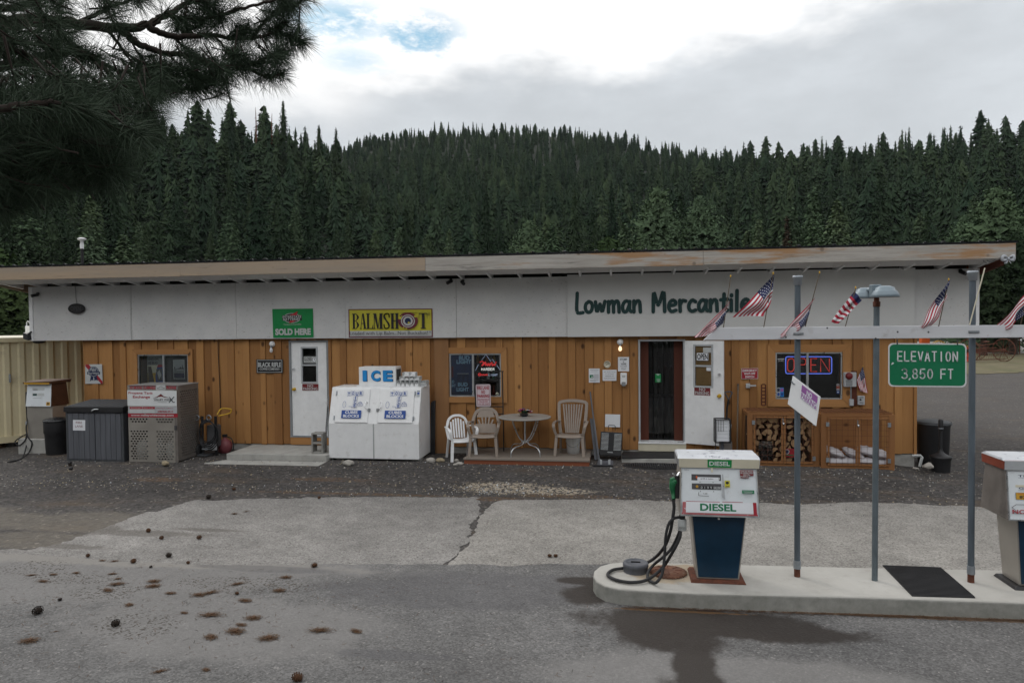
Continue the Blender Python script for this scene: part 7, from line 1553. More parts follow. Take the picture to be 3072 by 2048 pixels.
a,b=f(575,1190),f(662,1128);mb=MB();mb.hexa([(a.x,c1[3]+.05,a.z-.02),(b.x,c1[3]+.05,a.z-.02),(b.x,c1[3]+.07,a.z-.02),(a.x,c1[3]+.07,a.z-.02),(a.x,c1[3]+.045,b.z),(b.x,c1[3]+.045,b.z),(b.x,c1[3]+.065,b.z),(a.x,c1[3]+.065,b.z)],'sign_red');qv=patch((a.x,c1[3]+.0435,b.z),(b.x,c1[3]+.0435,b.z),(b.x,c1[3]+.0485,a.z),(a.x,c1[3]+.0485,a.z));draw(mb,qv,[('e',.3,.4,.24,.34,'dim_white'),('e',.3,.4,.18,.26,'navy'),('r',.05,.8,.95,.95,'green_sign')]);tag(mb.build('charcoal_bag',origin=(a.x,c1[3]+.05,a.z)),'small bag with a red label among the firewood','bag')
mb=MB();mb.box(c2[0]+.1,c2[1]-.1,c2[3]+.1,c2[3]+.5,.125,.16,'plywood');tag(mb.build('pallet',origin=(c2[0]+.1,c2[3]+.1,.12)),'wood pallet under the white bags in the right cage','pallet')
def sack(x,y,z,L,rz,tilt,label,seed):
 r=random.Random(seed);mb=MB();N_=14;V=[]
 for s in(1,-1):
  for j in range(N_+1):
   for i in range(N_+1):
    u,v=i/N_*2-1,j/N_*2-1;k=max(0,(1-u**4)*(1-v**4))**.5;V.append((u*L/2*(1-.04*abs(v)),v*.17*(1-.05*abs(u)),s*(.062*k+(.012*sin(u*9+seed)*sin(v*7)*k))))
 n1=N_+1;fs=[(j*n1+i,j*n1+i+1,(j+1)*n1+i+1,(j+1)*n1+i)for j in range(N_)for i in range(N_)];fs+=[tuple(n1*n1+k for k in f_[::-1])for f_ in fs]
 mb.add(V,fs,'sack',True);o=mb.build('pellet_bag',origin=(0,0,0));o.location=(x,y,z);o.rotation_euler=(radians(8),tilt,rz);tag(o,label,'bag','white bags in the right cage')
f=lambda x,y:W(*vE(x,y),c2[3]+.2)
for i,(x,y,L,rz,ti,lab)in enumerate(((1000,1225,.34,.05,0,'white bag at the lower left of the right cage'),(1130,1225,.36,-.04,0,'white bag lying second along the bottom of the right cage'),(1262,1222,.36,.06,.05,'white bag lying third along the bottom of the right cage'),(1385,1238,.32,-.05,0,'white bag at the lower right of the right cage'),(1000,1155,.36,.12,.30,'white bag slumped on top at the left of the right cage'),(1175,1172,.36,.1,.38,'white bag sloping in the middle of the upper row'),(1300,1150,.36,-.2,.2,'white bag turned askew on the upper row'),(1390,1170,.34,-.1,.24,'white bag on top at the right of the right cage'))):
 p=f(x,y);sack(p.x,c2[3]+(.22 if i<4 else.24),p.z,L,rz,ti,lab,i)
c=G(*vE(1850,1262),.05);rB=135/2.851/158;c=Vector((W(*vE(1850,1250),.45).x,.45,.0));hB=W(*vE(1850,905),.45).z;t=thing('trash_barrel','large black trash barrel with a lid at the right corner','barrel',c)
MB().lathe(c,[(rB*.86,0),(rB*.88,.05),(rB*.97,hB*.9),(rB,hB-.03),(rB*.98,hB)],'black',32).build('body',t);MB().lathe(c,[(rB*1.05,hB-.02),(rB*1.06,hB+.015),(rB*.96,hB+.03),(rB*.5,hB+.06),(0,hB+.065)],'resin_lid',32).build('lid',t)
for k in range(3):MB().tube([c+Vector((rB*(1.0+.01*k)*cos(a_*pi/16),rB*(1.0+.01*k)*sin(a_*pi/16),hB-.02+.02*k))for a_ in range(32)],.008,'black_gloss',6,closed=True).build('hoop',t)
Ya=-.25;c=W(*vE(1915,1290),Ya);c=Vector((c.x,Ya,.0));z_=lambda y:W(*vE(1915,y),Ya).z;r1=78/2.851/158*1.05
t=thing('ash_can','black cone topped cigarette ash can with a tall neck','ash can',c);MB().lathe(c,[(r1*.86,0),(r1*.92,z_(1200)*.8),(r1,z_(1205)),(r1*1.05,z_(1192)),(r1*.7,z_(1180)),(r1*.3,z_(1160)),(.035,z_(1140)),(.03,z_(1120)),(.03,z_(980))],'black',24).build('body',t)
MB().lathe(c,[(.03,z_(980)),(.04,z_(965)),(.042,z_(885)),(.03,z_(876)),(0,z_(874))],'black',14).build('cap',t);MB().lathe(c,[(.041,z_(957)),(.043,z_(955)),(.043,z_(951)),(.041,z_(949))],'galv',14).build('band',t)
mb=MB();a=W(*vE(1672,1192),.06);b=W(*vE(1742,1186),.03);e=W(*vE(1735,1280),.0);mb.tube([a+Vector((0,0,.01)),b,b+Vector((.03,0,-.03)),e],.028,'dim_white',6,smooth=False);tag(mb.build('downspout',origin=e),'white elbow of a downspout at the foot of the right wall corner','downspout')
# ---- left end
zc0=.11;p=G(*vA(1015,1268),zc0);p2_=G(*vA(1398,1270),zc0);Yp=(p.y+p2_.y)/2;f=lambda x,y,Y=None:W(*vA(x,y),Yp if Y is None else Y)
x0,x1=f(1010,1100).x,f(1395,1100).x;zT=f(1200,668).z;dC=.74;t=thing('propane_cage','tan steel propane tank exchange cage with red and white signs','cage',((x0+x1)/2,Yp,zc0))
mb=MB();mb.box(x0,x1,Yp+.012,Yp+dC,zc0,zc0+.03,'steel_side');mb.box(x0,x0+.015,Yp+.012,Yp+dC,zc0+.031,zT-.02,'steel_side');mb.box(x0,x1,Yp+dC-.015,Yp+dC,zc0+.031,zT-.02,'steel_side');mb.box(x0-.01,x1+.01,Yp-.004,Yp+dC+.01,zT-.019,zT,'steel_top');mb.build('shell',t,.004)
mb=MB();mb.box(x1-.06,x1,Yp+.0,Yp+.05,zc0,zT-.02,'steel_side');mb.build('corner_post',t)
def perforated(mb,q,u0,u1,v0,v1,rows,cols,hw_,hh_,m,off):
 """a sheet with real oblong holes: horizontal strips and the webs between holes"""
 dv_=(v1-v0)/rows
 for r in range(rows):
  va=v0+r*dv_;hv0,hv1=va+dv_*(.5-hh_/2),va+dv_*(.5+hh_/2);n_=cols-(r%2);du_=(u1-u0)/cols;s=u0+(du_/2 if r%2 else 0)
  for a,b in((va,hv0),(hv1,va+dv_)):mb.poly([q(u0,b,off),q(u1,b,off),q(u1,a,off),q(u0,a,off)],m)
  last=u0
  for k in range(n_):
   h0=s+du_*(k+.5-hw_/2);h1=s+du_*(k+.5+hw_/2);mb.poly([q(last,hv1,off),q(h0,hv1,off),q(h0,hv0,off),q(last,hv0,off)],m);last=h1
  mb.poly([q(last,hv1,off),q(u1,hv1,off),q(u1,hv0,off),q(last,hv0,off)],m)
qc=patch((x0,Yp,zT-.02),(x1-.062,Yp,zT-.02),(x1-.062,Yp,zc0),(x0,Yp,zc0));mb=MB()
vf=lambda y:(y-668)/(1268-668)
pr=lambda u0,v0,u1,v1:mb.poly([qc(u0,v1),qc(u1,v1),qc(u1,v0),qc(u0,v0)],'steel_sheet')
L0,L1,R0_,R1=.03,.43,.59,.985
pr(0,0,1,vf(918));pr(0,vf(958),1,vf(1015));pr(0,vf(1252),1,1)
for va,vb in((vf(918),vf(958)),(vf(1015),vf(1252))):pr(0,va,L0,vb);pr(L1,va,R0_,vb);pr(R1,va,1,vb)
for a,b in((L0,L1),(R0_,R1)):perforated(mb,qc,a,b,vf(918),vf(958),2,6,.58,.62,'steel_sheet',0);perforated(mb,qc,a,b,vf(1015),vf(1252),12,6,.58,.55,'steel_sheet',0)
mb.build('front_panel',t)
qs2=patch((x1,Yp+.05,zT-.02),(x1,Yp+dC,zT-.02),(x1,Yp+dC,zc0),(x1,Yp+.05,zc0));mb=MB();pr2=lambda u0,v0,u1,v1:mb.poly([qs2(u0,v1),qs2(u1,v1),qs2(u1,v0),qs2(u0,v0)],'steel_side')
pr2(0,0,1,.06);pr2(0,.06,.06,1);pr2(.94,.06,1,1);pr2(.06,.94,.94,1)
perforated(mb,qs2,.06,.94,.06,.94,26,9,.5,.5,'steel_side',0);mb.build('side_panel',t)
for i,(xx,yy,zz)in enumerate(((x0+.2,Yp+.2,0),(x0+.52,Yp+.2,0),(x0+.84,Yp+.22,0),(x0+.3,Yp+.2,.85),(x0+.75,Yp+.2,.85))):
 o=MB();c=Vector((xx,yy,zc0+.035+zz));o.lathe(c,[(.1,0),(.12,.03),(.145,.09),(.145,.28),(.11,.34),(.04,.37),(.04,.4),(0,.41)],'dim_white',18);tag(o.build('gas_cylinder',origin=c),'white gas cylinder inside the propane cage','gas cylinder','gas cylinders in the propane cage')
def decal(nm,c4,items,bg):
 mb=MB();P_=[f(*p,Yp-.004)for p in c4];q=panel(mb,*P_,.003,bg);draw(mb,q,items,.001);return mb.build(nm,t)
mtn=[('p',[(.55,.46),(.60,.40),(.645,.30),(.685,.22),(.73,.36),(.79,.40),(.86,.46),(.76,.44),(.70,.38),(.66,.40),(.62,.42)],'dark_red'),('l',[(.53,.47),(.61,.46),(.66,.30),(.685,.22),(.74,.37),(.83,.45)],.02,2.9,'dark_grey')]
decal('warning_strip',[(1012,668),(1392,668),(1392,703),(1012,703)],[('t','NO SMOKING',.145,.5,.7,.25,'sign_red',.03),('t','FLAMMABLE',.425,.5,.7,.245,'sign_red',.03),('r',.562,-.06,.755,1.05,'dim_white'),('l',[(.58,.6),(.63,.45),(.66,.22),(.70,.5),(.74,.6)],.09,10,'dark_grey'),('r',.58,.75,.74,.82,'dark_grey'),('t','PROPANE',.875,.5,.7,.20,'sign_red',.03)],'steel_top')
decal('exchange_sign',[(997,706),(1384,710),(1386,831),(1000,829)],[('t','Propane Tank',.275,.19,.19,.50,'sign_red',.025),('t','Exchange',.29,.44,.22,.35,'sign_red',.025)]+mtn+[('t','VALLEY WIDE',.715,.575,.10,.36,'dark_grey',.03),('r',.54,.66,.86,.672,'dark_grey'),('r',.62,.74,.80,.76,'mid_grey'),('l',[(.86,.42),(.93,.74),(.96,.74)],.05,3.1,'dark_grey'),('l',[(.95,.40),(.85,.76)],.05,3.1,'ink_green')],'sign_white')
decal('price_strip',[(1005,834),(1388,834),(1388,887),(1005,887)],[('r',.03,.04,.29,.36,'sign_red'),('t','Exchange',.16,.2,.16,.2,'dim_white'),('r',.03,.38,.29,.95,'dim_white'),('r',.30,.04,.55,.36,'sign_red'),('t','Spare Tank',.42,.2,.16,.2,'dim_white'),('r',.30,.38,.55,.95,'dim_white'),('t','Nampa, Idaho',.76,.26,.22,.34,'sign_red'),('t','208/468-2515',.765,.72,.28,.32,'sign_red',.015)],'light_grey')
decal('web_strip',[(1004,888),(1393,890),(1393,919),(1004,917)],[('t','www.valleywidecoop.com',.49,.5,.72,.86,'dim_white',.03)],'sign_red')
a=f(1380,990);MB().box(a.x-.02,a.x+.02,Yp-.03,Yp-.003,a.z-.07,a.z+.02,'dark_grey').build('lock',t,.006)
zs0=.10;p=G(*vA(525,1260),zs0);Yq=p.y;f=lambda x,y,Y=None:W(*vA(x,y),Yq if Y is None else Y);x0,x1=f(517,1000).x,f(1000,1000).x;xk=f(967,1000).x;zL=f(740,878).z;zLT=f(740,838).z
t=thing('storage_box','grey resin storage box with dark lid and FIRE LANE paper','storage box',((x0+x1)/2,Yq,zs0));dS=.74
mb=MB();mb.box(x0+.01,xk-.03,Yq+.02,Yq+dS,zs0,zL,'resin_grey');mb.build('body',t,.01)
mb=MB();mb.box(x0,x0+.045,Yq+.0,Yq+.05,zs0,zL-.005,'resin_lid');mb.box(xk-.05,xk,Yq,Yq+.05,zs0,zL-.005,'resin_lid');mb.box(x0+.046,xk-.051,Yq+.004,Yq+.02,zs0,zs0+.04,'resin_lid');mb.build('corner_trim',t,.006)
xm=f(745,1000).x
for a,b in((x0+.048,xm-.006),(xm+.006,xk-.053)):
 n_=5;mb=MB()
 for k in range(n_):xa=a+(b-a)*k/n_;mb.box(xa+.003,xa+(b-a)/n_-.003,Yq-.004,Yq+.018,zs0+.045,zL-.03,'resin_grey')
 mb.build('door',t,.004)
zbk=W(*vA(850,780),Yq+dS).z;mb=MB()
mb.hexa([(x0-.02,Yq-.03,zL),(xk+.02,Yq-.03,zL),(xk+.02,Yq+dS+.01,zbk-.1),(x0-.02,Yq+dS+.01,zbk-.1),(x0-.02,Yq-.03,zLT),(xk+.02,Yq-.03,zLT),(xk+.02,Yq+dS+.01,zbk),(x0-.02,Yq+dS+.01,zbk)],'black');
for k in range(9):
 xa=x0+(xk-x0)*k/9;mb.hexa([(xa+.004,Yq+.01,zLT+.002),(xa+(xk-x0)/9-.006,Yq+.01,zLT+.002),(xa+(xk-x0)/9-.006,Yq+dS,zbk+.002),(xa+.004,Yq+dS,zbk+.002),(xa+.004,Yq+.01,zLT+.012),(xa+(xk-x0)/9-.006,Yq+.01,zLT+.012),(xa+(xk-x0)/9-.006,Yq+dS,zbk+.012),(xa+.004,Yq+dS,zbk+.012)],'resin_lid')
mb.build('lid',t,.004);mb=MB();a=f(720,866,Yq-.04);mb.tube([a+Vector((0,0,-.01)),a+Vector((.03,-.02,.01)),a+Vector((.09,-.02,.03)),a+Vector((.16,-.015,.03))],[.014,.016,.014,.01],'alu',8);mb.build('latch',t)
sign('fire_lane_paper','white FIRE LANE paper taped to the grey storage box',vA,[(572,938),(668,940),(668,1022),(572,1020)],Yq-.008,'paper',[('t','FIRE',.5,.25,.2,.5,'dark_red'),('t','LANE',.5,.60,.2,.62,'dark_red'),('r',.15,.82,.8,.83,'light_grey')],.002)
p=G(*vA(445,1252),.09);c=Vector((W(*vA(445,1200),-.75).x,-.72,.09));z1=W(*vA(445,955),-.95).z;r1=82/2.614/(2130/17.3);t=thing('trash_can','black plastic trash can between the old pump and storage box','trash can',c)
MB().lathe(c,[(r1*.82,0),(r1*.86,.05),(r1*.93,(z1-.09)*.62),(r1*.985,(z1-.09)*.66),(r1,z1-.14),(r1*.98,z1-.09)],'black',28).build('body',t);MB().lathe(c+Vector((0,0,z1-.10)),[(r1*1.06,0),(r1*1.07,.03),(r1*.9,.05),(r1*.4,.08),(0,.085)],'black_gloss',28).build('lid',t)
Yl=-.62;f=lambda x,y,Y=Yl:W(*vA(x,y),Y);x0,x1=f(212,900).x,f(412,900).x;w_=x1-x0;zb,zm,zt2=f(310,1085).z,f(310,832).z,f(310,655).z
t=thing('fuel_pump','old unmarked fuel dispenser on a concrete block at the far left','fuel pump',((x0+x1)/2,Yl,.08));xa,xb=f(165,1150).x,f(400,1150).x
MB().box(xa,xb+.1,Yl-.08,Yl+.5,.05,zb,'concrete').build('plinth',t,.015);MB().box(x0,x1,Yl,Yl+.42,zb,zm,'steel_sheet').build('lower_cabinet',t,.006)
mb=MB();mb.hexa([(x0+.0,Yl-.03,zm),(x1,Yl-.03,zm),(x1+.02,Yl+.46,zm),(x0,Yl+.46,zm),(x0+.02,Yl+.02,zt2),(x1-.02,Yl+.02,zt2),(x1-.0,Yl+.42,zt2),(x0+.02,Yl+.42,zt2)],'rust_panel');mb.build('head',t,.006)
qf=patch((x0+.02,Yl+.018,zt2),(x1-.02,Yl+.018,zt2),(x1-.005,Yl-.032,zm),(x0+.005,Yl-.032,zm));mb=MB();mb.poly([qf(0,1,.002),qf(1,1,.002),qf(1,0,.002),qf(0,0,.002)],'pump_white');draw(mb,qf,[('r',.22,.18,.72,.30,'dim_white'),('r',.26,.25,.44,.28,'dark_grey'),('r',.22,.42,.72,.54,'dim_white'),('r',.26,.44,.42,.53,'ink_green'),('r',.26,.62,.60,.63,'mid_grey'),('r',.82,.80,.97,.95,'tractor_yellow'),('e',.89,.87,.04,.04,'black')],.003);mb.build('face_panel',t)
mb=MB();mb.hexa([(x0-.04,Yl-.04,zt2),(x1+.0,Yl-.04,zt2),(x1+.04,Yl+.5,zt2+.0),(x0-.02,Yl+.5,zt2),(x0-.05,Yl-.05,zt2+.035),(x1+.0,Yl-.05,zt2+.05),(x1+.05,Yl+.52,zt2+.07),(x0-.03,Yl+.52,zt2+.06)],'rust_panel');mb.build('roof',t,.005);MB().box(x0+.0,x1-.02,Yl-.055,Yl-.042,zt2-.01,zt2+.022,'tractor_yellow').build('lamp_strip',t)
gq=lambda x,y,z=.11:G(*vA(x,y),z)
MB().tube(smooth_path([f(205,720,Yl+.1),f(205,800,Yl+.05),f(212,930),f(205,1010,Yl-.05),f(220,1075,Yl-.1),f(250,1120,Yl-.1),f(225,1195,Yl-.15),gq(150,1250),gq(60,1268)],6),.014,'black_rubber',8).build('hose',t);MB().tube(smooth_path([f(206,1050,Yl-.08),f(160,1075,Yl-.1),f(118,1110,Yl-.1),f(150,1138,Yl-.1),f(195,1100,Yl-.1),f(207,1060,Yl-.06),f(205,1150,Yl-.1),gq(170,1238),gq(90,1262)],6),.013,'black_rubber',8).build('hose',t)
MB().tube([f(208,950,Yl-.02),f(205,975,Yl-.03)],.018,'galv',8).build('coupling',t)
Yh=-.60;f=lambda x,y,Y=Yh:W(*[(200+x/4.523),(1120+y/4.523)],Y);b0=f(1880,1225);t=thing('pressure_washer','black pressure washer cart hung with hose loops by the stoop','pressure washer',(b0 .x,Yh,.11))
for xx in(1850,2040):MB().bar(f(xx,1190,Yh+.02),f(xx-10 if xx<1900 else xx-20,580),.045,.04,'black').build('upright',t)
c=f(1815,1165);MB().lathe((c.x+.0,Yh-.02,.24),[(.03,-.045),(.125,-.04),(.135,0),(.125,.04),(.03,.045)],'black_rubber',24,'x').build('wheel',t)
a,b=f(1850,1215),f(1985,1145);MB().box(a.x,b.x,Yh-.22,Yh+.1,.14,.17,'resin_lid').build('toe_plate',t,.004);MB().bar((b.x-.12,Yh-.2,.29),(b.x+.02,Yh-.2,.29),.02,.02,'galv').build('axle',t)
a,b=f(1905,1000),f(2030,700);MB().box(a.x,b.x,Yh-.02,Yh+.2,a.z,b.z,'dark_grey').build('engine',t,.03);MB().box(a.x-.02,b.x+.02,Yh-.06,Yh-.021,f(0,1000).z,f(0,920).z,'light_grey').build('nameplate',t,.006)
for k in range(5):
 cx_,rx_=f(1940+12*k,740).x,.17+.012*k;zc=f(0,745+14*k).z;rz2=.24+.014*k;MB().tube([(cx_+rx_*cos(a_*pi/14),Yh-.09-.018*k+.02*sin(a_),zc+rz2*sin(a_*pi/14))for a_ in range(28)],.013,'black_gloss' if k%2 else 'black_rubber',7,closed=True).build('hose_loop',t)
for x in(1805,1965):c=f(x,590);MB().tube([c+Vector((.05*cos(a_*pi/8),-.1,.05*sin(a_*pi/8)))for a_ in range(16)],.012,'galv',7,closed=True).build('hose_end',t)
MB().tube(smooth_path([f(2040,560),f(2075,500,Yh+.05),f(2110,475,Yh+.1),f(2215,480,Yh+.1),f(2232,498,Yh+.1),f(2215,535,Yh+.1),f(2120,562,Yh+.05),f(2060,575)],4),.013,'yellow',8).build('handle',t)
c=f(2150,1010,-.30);t=thing('extinguisher','faded red round extinguisher tank against the wall by the stoop','extinguisher',(c.x,-.30,.11));c=Vector((c.x,-.30,f(0,945,-.30).z))
MB().lathe(c,[(.0,-.18),(.08,-.17),(.135,-.1),(.15,0),(.135,.08),(.09,.13),(.04,.155),(.035,.19)],'faded_red',24).build('tank',t);MB().box(c.x-.05,c.x+.05,-.33,-.27,c.z+.19,c.z+.25,'black').build('valve',t,.01);MB().tube(smooth_path([c+Vector((.04,0,.2)),c+Vector((.16,-.02,.16)),c+Vector((.21,-.03,.02)),c+Vector((.19,-.02,-.1))],5),.011,'black',7).build('hose',t);MB().lathe((c.x,c.y,.11),[(.09,0),(.09,max(.02,c.z-.18-.11)),(.07,max(.02,c.z-.17-.11))],'black',16).build('foot_ring',t)
A0=G(0,1332,.1);du_=Vector((cos(radians(48)),sin(radians(48)),0));dn=Vector((-du_.y,du_.x,0));P0=A0-du_*.75;P1=A0+du_*1.9;Zc0,Zc1=.12,W(0,1014,A0 .y).z
t=thing('shipping_container','tan corrugated shipping container beyond the left end of the store','container',P0)
def corr(mb,p,d,L,n_,out):
 k=int(L/.28);V=[]
 for i in range(k):
  b0_=L*i/k;s=L/k
  for u,o in((0,0),(.32,0),(.46,.036),(.86,.036)):V.append(p+d*(b0_+s*u)+n_*(out-o))
 V.append(p+d*L+n_*out);n2=len(V);mb.add([Vector((v.x,v.y,Zc0+.14))for v in V]+[Vector((v.x,v.y,Zc1-.09))for v in V],[(i,i+1,n2+i+1,n2+i)for i in range(n2-1)],'tan_steel')
mb=MB();corr(mb,P0,du_,(P1-P0).length,-dn,.0);corr(mb,P1,dn,6,du_,.0);corr(mb,P0,dn,6,-du_,.0);mb.build('corrugated_wall',t)
def beam_(mb,a,b,z0_,z1_,w=.06,m='tan_steel'):mb.bar(Vector((a.x,a.y,(z0_+z1_)/2)),Vector((b.x,b.y,(z0_+z1_)/2)),w,z1_-z0_,m)
mb=MB();beam_(mb,P0-dn*.01,P1-dn*.01,Zc0,Zc0+.15);beam_(mb,P1,P1+dn*6,Zc0,Zc0+.15);mb.build('bottom_rail',t);mb=MB();beam_(mb,P0-dn*.01,P1-dn*.01,Zc1-.10,Zc1-.0);beam_(mb,P1,P1+dn*6,Zc1-.10,Zc1);mb.build('top_rail',t)
mb=MB();mb.poly([Vector((*(v).to_2d(),Zc1+.004))for v in(P0,P1,P1+dn*6,P0+dn*6)],'cream');mb.build('roof',t);mb=MB();pz=A0+du_*.23-dn*.02;mb.bar((pz.x,pz.y,1.55),(pz.x,pz.y,1.75),.05,.02,'galv');mb.build('vent',t)
mb=MB();pb=A0-du_*.3+dn*.3;mb.box(pb.x-.3,pb.x+.4,pb.y-.1,pb.y+.2,-.02,Zc0,'bark');mb.build('skid',t)
px=PD(*vL(240,830),27);t=thing('service_truck','white service truck body with ladder hooks behind the tan container','truck',(px.x,px.y,0));Mx=RZ((px.x+1.75,px.y,0),.1);zt3=px.z+.05
def lb(nm,*a,bv=.01):m_=MB(Mx);m_.box(*a);return m_.build(nm,t,bv)
lb('body',-1.0,.62,-.9,1.2,.7,zt3,'white_paint');lb('chassis',-1.0,.62,-.8,1.1,.45,.69,'black');lb('cab',-1.0,.6,1.25,2.9,.6,zt3-.2,'white_paint');m_=MB(Mx);m_.box(-.9,.5,2.91,2.93,1.5,zt3-.35,'black_gloss');m_.build('windscreen',t);lb('side_door',-.85,-.1,-.93,-.901,.9,zt3-.15,'dim_white')
for yy in(-.75,1.9):
 for xx in(-.95,.55):m_=MB(Mx);m_.lathe((xx,yy,.4),[(.2,-.12),(.4,-.12),(.4,.12),(.2,.12)],'black_rubber',20,'x');m_.build('wheel',t)
for xx in(-.98,-.72,-.3):m_=MB(Mx);m_.tube(smooth_path([(xx,-.85,zt3),(xx,-.85,zt3+.1),(xx+.04,-.85,zt3+.14),(xx+.08,-.85,zt3+.1),(xx+.08,-.85,zt3+.06)],4),.015,'dim_white',8);m_.build('ladder_hook',t)
# ---- beyond the right end
def gk(x,y,z=0.):return G(*vK(x,y),z)
qx=lambda x,y:(2780+x/8.055,950+y/8.055)
def wheel(t,c,r,ax,nsp,m='rust',rim=.03,two=True,hub=.09):
 ax=Vector(ax).normalized();u=Vector((0,0,1));w=ax.cross(u).normalized()
 ring=lambda R_,o:[c+ax*o+(u*cos(k*pi/20)+w*sin(k*pi/20))*R_ for k in range(40)]
 o=MB().tube(ring(r,0),rim,m,6,closed=True).build('wheel',t)
 mb=MB()
 for k in range(nsp):
  a=2*pi*k/nsp;d=u*cos(a)+w*sin(a);mb.tube([c+ax*(.06 if k%2 else-.06)+d*hub*.6,c+d*(r-.01)],.014,m,5)
 mb.build('spokes',o);MB().tube([c-ax*.12,c+ax*.12],hub,m,12).build('hub',o)
Yr_=G(*qx(1870,1080));dist=(Yr_-Vector((CX,CY,0))).length
c=W(*qx(1865,810),Yr_.y);r=W(*qx(1865,540),Yr_.y).z-c.z;c.z=r+.02
t=thing('hay_rake','rusty antique hay rake with tall spoked wheels on the grass','hay rake',(c.x,c.y,0));axd=(.85,.52,0)
wheel(t,c,r,axd,14);c2_=c-Vector(axd).normalized()*2.3+Vector((-.55,.3,0));wheel(t,Vector((c2_.x,c2_.y,r+.02)),r,axd,14)
MB().bar(c,Vector((c2_.x,c2_.y,c.z)),.07,.07,'rust').build('axle',t);mb=MB()
for k in range(18):p=c.lerp(Vector((c2_.x,c2_.y,c.z)),.08+.84*k/17);mb.tube([p+Vector((0,0,.05)),p+Vector((.25,-.35,-.1)),p+Vector((.3,-.42,-.5)),p+Vector((.05,-.2,-.62))],.012,'rust',4)
mb.build('tines',t);mb=MB();mb.bar(c+Vector((-.6,-.3,.15)),c+Vector((-3.2,-1.2,.05)),.06,.06,'rust');mb.bar(Vector((c2_.x,c2_.y,c.z+.1)),c+Vector((-3.0,-1.0,.05)),.05,.05,'rust');mb.build('shaft',t);MB().rock(c.lerp(c2_,.5)+Vector((0,0,.55)),(.22,.2,.05),'rust',3,2,.1).build('seat',t)
p=G(*qx(1215,1040));c=Vector((p.x,p.y,.55));t=thing('field_plough','small rusty wheeled implement beside the tall hay rake','farm implement',(p.x,p.y,0));wheel(t,c,.52,(.6,.8,0),10,'rust',.022);wheel(t,c+Vector((-.5,.9,-.08)),.45,(.6,.8,0),10,'rust',.022);mb=MB();mb.bar(c+Vector((-.2,.4,0)),c+Vector((.9,.3,.35)),.05,.05,'rust');mb.bar(c+Vector((.2,.1,.4)),c+Vector((1.5,.5,.55)),.06,.06,'rust');mb.build('frame',t);mb=MB()
for k in range(3):mb.tube([c+Vector((.1-.25*k,.25*k,-.05)),c+Vector((.25-.25*k,.1+.25*k,-.48))],.02,'rust',5)
mb.build('tines',t)
p=G(*qx(1405,760),0);p=PD(*qx(1405,690),73);c=Vector((p.x,p.y,.62));t=thing('tractor','old orange yellow tractor parked behind the rusty rake','tractor',(p.x,p.y,0));tv=(.35,1,0)
def twheel(c,r,w):
 a=Vector(tv).normalized();o=MB().tube([c+(Vector((0,0,1))*cos(k*pi/12)+a.cross(Vector((0,0,1)))*sin(k*pi/12))*r for k in range(24)],w,'black_rubber',8,closed=True).build('wheel',t);MB().tube([c-a*w*.6,c+a*w*.6],r*.72,'tractor_yellow',18).build('rim',o);MB().tube([c-a*w*.9,c+a*w*.9],r*.2,'rust',10).build('hub',o)
twheel(c,.55,.16);twheel(c+Vector((.1,1.4,0)),.55,.16);twheel(c+Vector((-1.9,-.1,-.2)),.34,.1);twheel(c+Vector((-1.8,1.2,-.2)),.34,.1)
MB().hexa([Vector((c.x+x,c.y+y,z))for x,y,z in((-2.2,.25,.55),(-.3,.15,.55),(-.3,.95,.55),(-2.2,.95,.55),(-2.2,.3,1.15),(-.3,.2,1.25),(-.3,.9,1.25),(-2.2,.9,1.15))],'tractor_yellow').build('bonnet',t,.04);MB().box(c.x-.3,c.x+.5,c.y+.2,c.y+1.1,.7,1.0,'tractor_yellow').build('rear_body',t,.03);mb=MB();mb.box(c.x+.1,c.x+.5,c.y+.4,c.y+.8,1.0,1.08,'black');mb.box(c.x+.45,c.x+.5,c.y+.4,c.y+.8,1.09,1.4,'black');mb.build('seat',t);MB().tube([Vector((c.x-.3,c.y+.6,1.2)),Vector((c.x-.05,c.y+.6,1.5))],.02,'black',6).build('steering_column',t);t.scale=(.58,)*3
p=PD(*qx(320,600),70);c=Vector((p.x,p.y,.75));t=thing('dump_rake','yellow wheeled farm implement partly hidden by the ELEVATION sign','farm implement',(p.x,p.y,0));wheel(t,c,.72,(.3,1,0),12,'tractor_yellow',.05);wheel(t,c+Vector((.4,1.5,0)),.72,(.3,1,0),12,'tractor_yellow',.05);mb=MB();mb.bar(c+Vector((0,.2,.1)),c+Vector((2.6,.3,.45)),.1,.1,'tractor_yellow');mb.bar(c+Vector((.4,1.3,.1)),c+Vector((2.6,.3,.45)),.1,.1,'tractor_yellow');mb.bar(c,c+Vector((.4,1.5,0)),.08,.08,'rust');mb.build('frame',t);t.scale=(.62,)*3
p=PD(*qx(-25,560),68);t=thing('planter_box','small orange farm machine left of the yellow implement','farm implement',(p.x,p.y,0));MB().box(p.x-.3,p.x+.35,p.y,p.y+.6,.55,1.25,'orange').build('hopper',t,.05);mb=MB();mb.bar((p.x-.3,p.y+.3,.5),(p.x+1.2,p.y+.3,.5),.1,.1,'rust');mb.build('frame',t);wheel(t,Vector((p.x,p.y+.3,.38)),.36,(.2,1,0),8,'rust',.03)
a=G(*qx(1000,1080));c=Vector((a.x,a.y,0));t=thing('drum','bright orange red upright drum behind the last steel post','drum',c);hd=W(*qx(1000,735),a.y).z;MB().lathe(c,[(.30,0),(.31,.03),(.29,.05),(.30,hd*.33),(.315,hd*.35),(.30,hd*.37),(.30,hd*.66),(.315,hd*.68),(.30,hd*.7),(.30,hd-.03),(.31,hd),(.28,hd),(.27,hd-.02),(0,hd-.02)],'drum_red',24).build('body',t);MB().lathe(c+Vector((.1,-.1,hd-.02)),[(.04,0),(.04,.02),(0,.02)],'galv',10).build('bung',t)
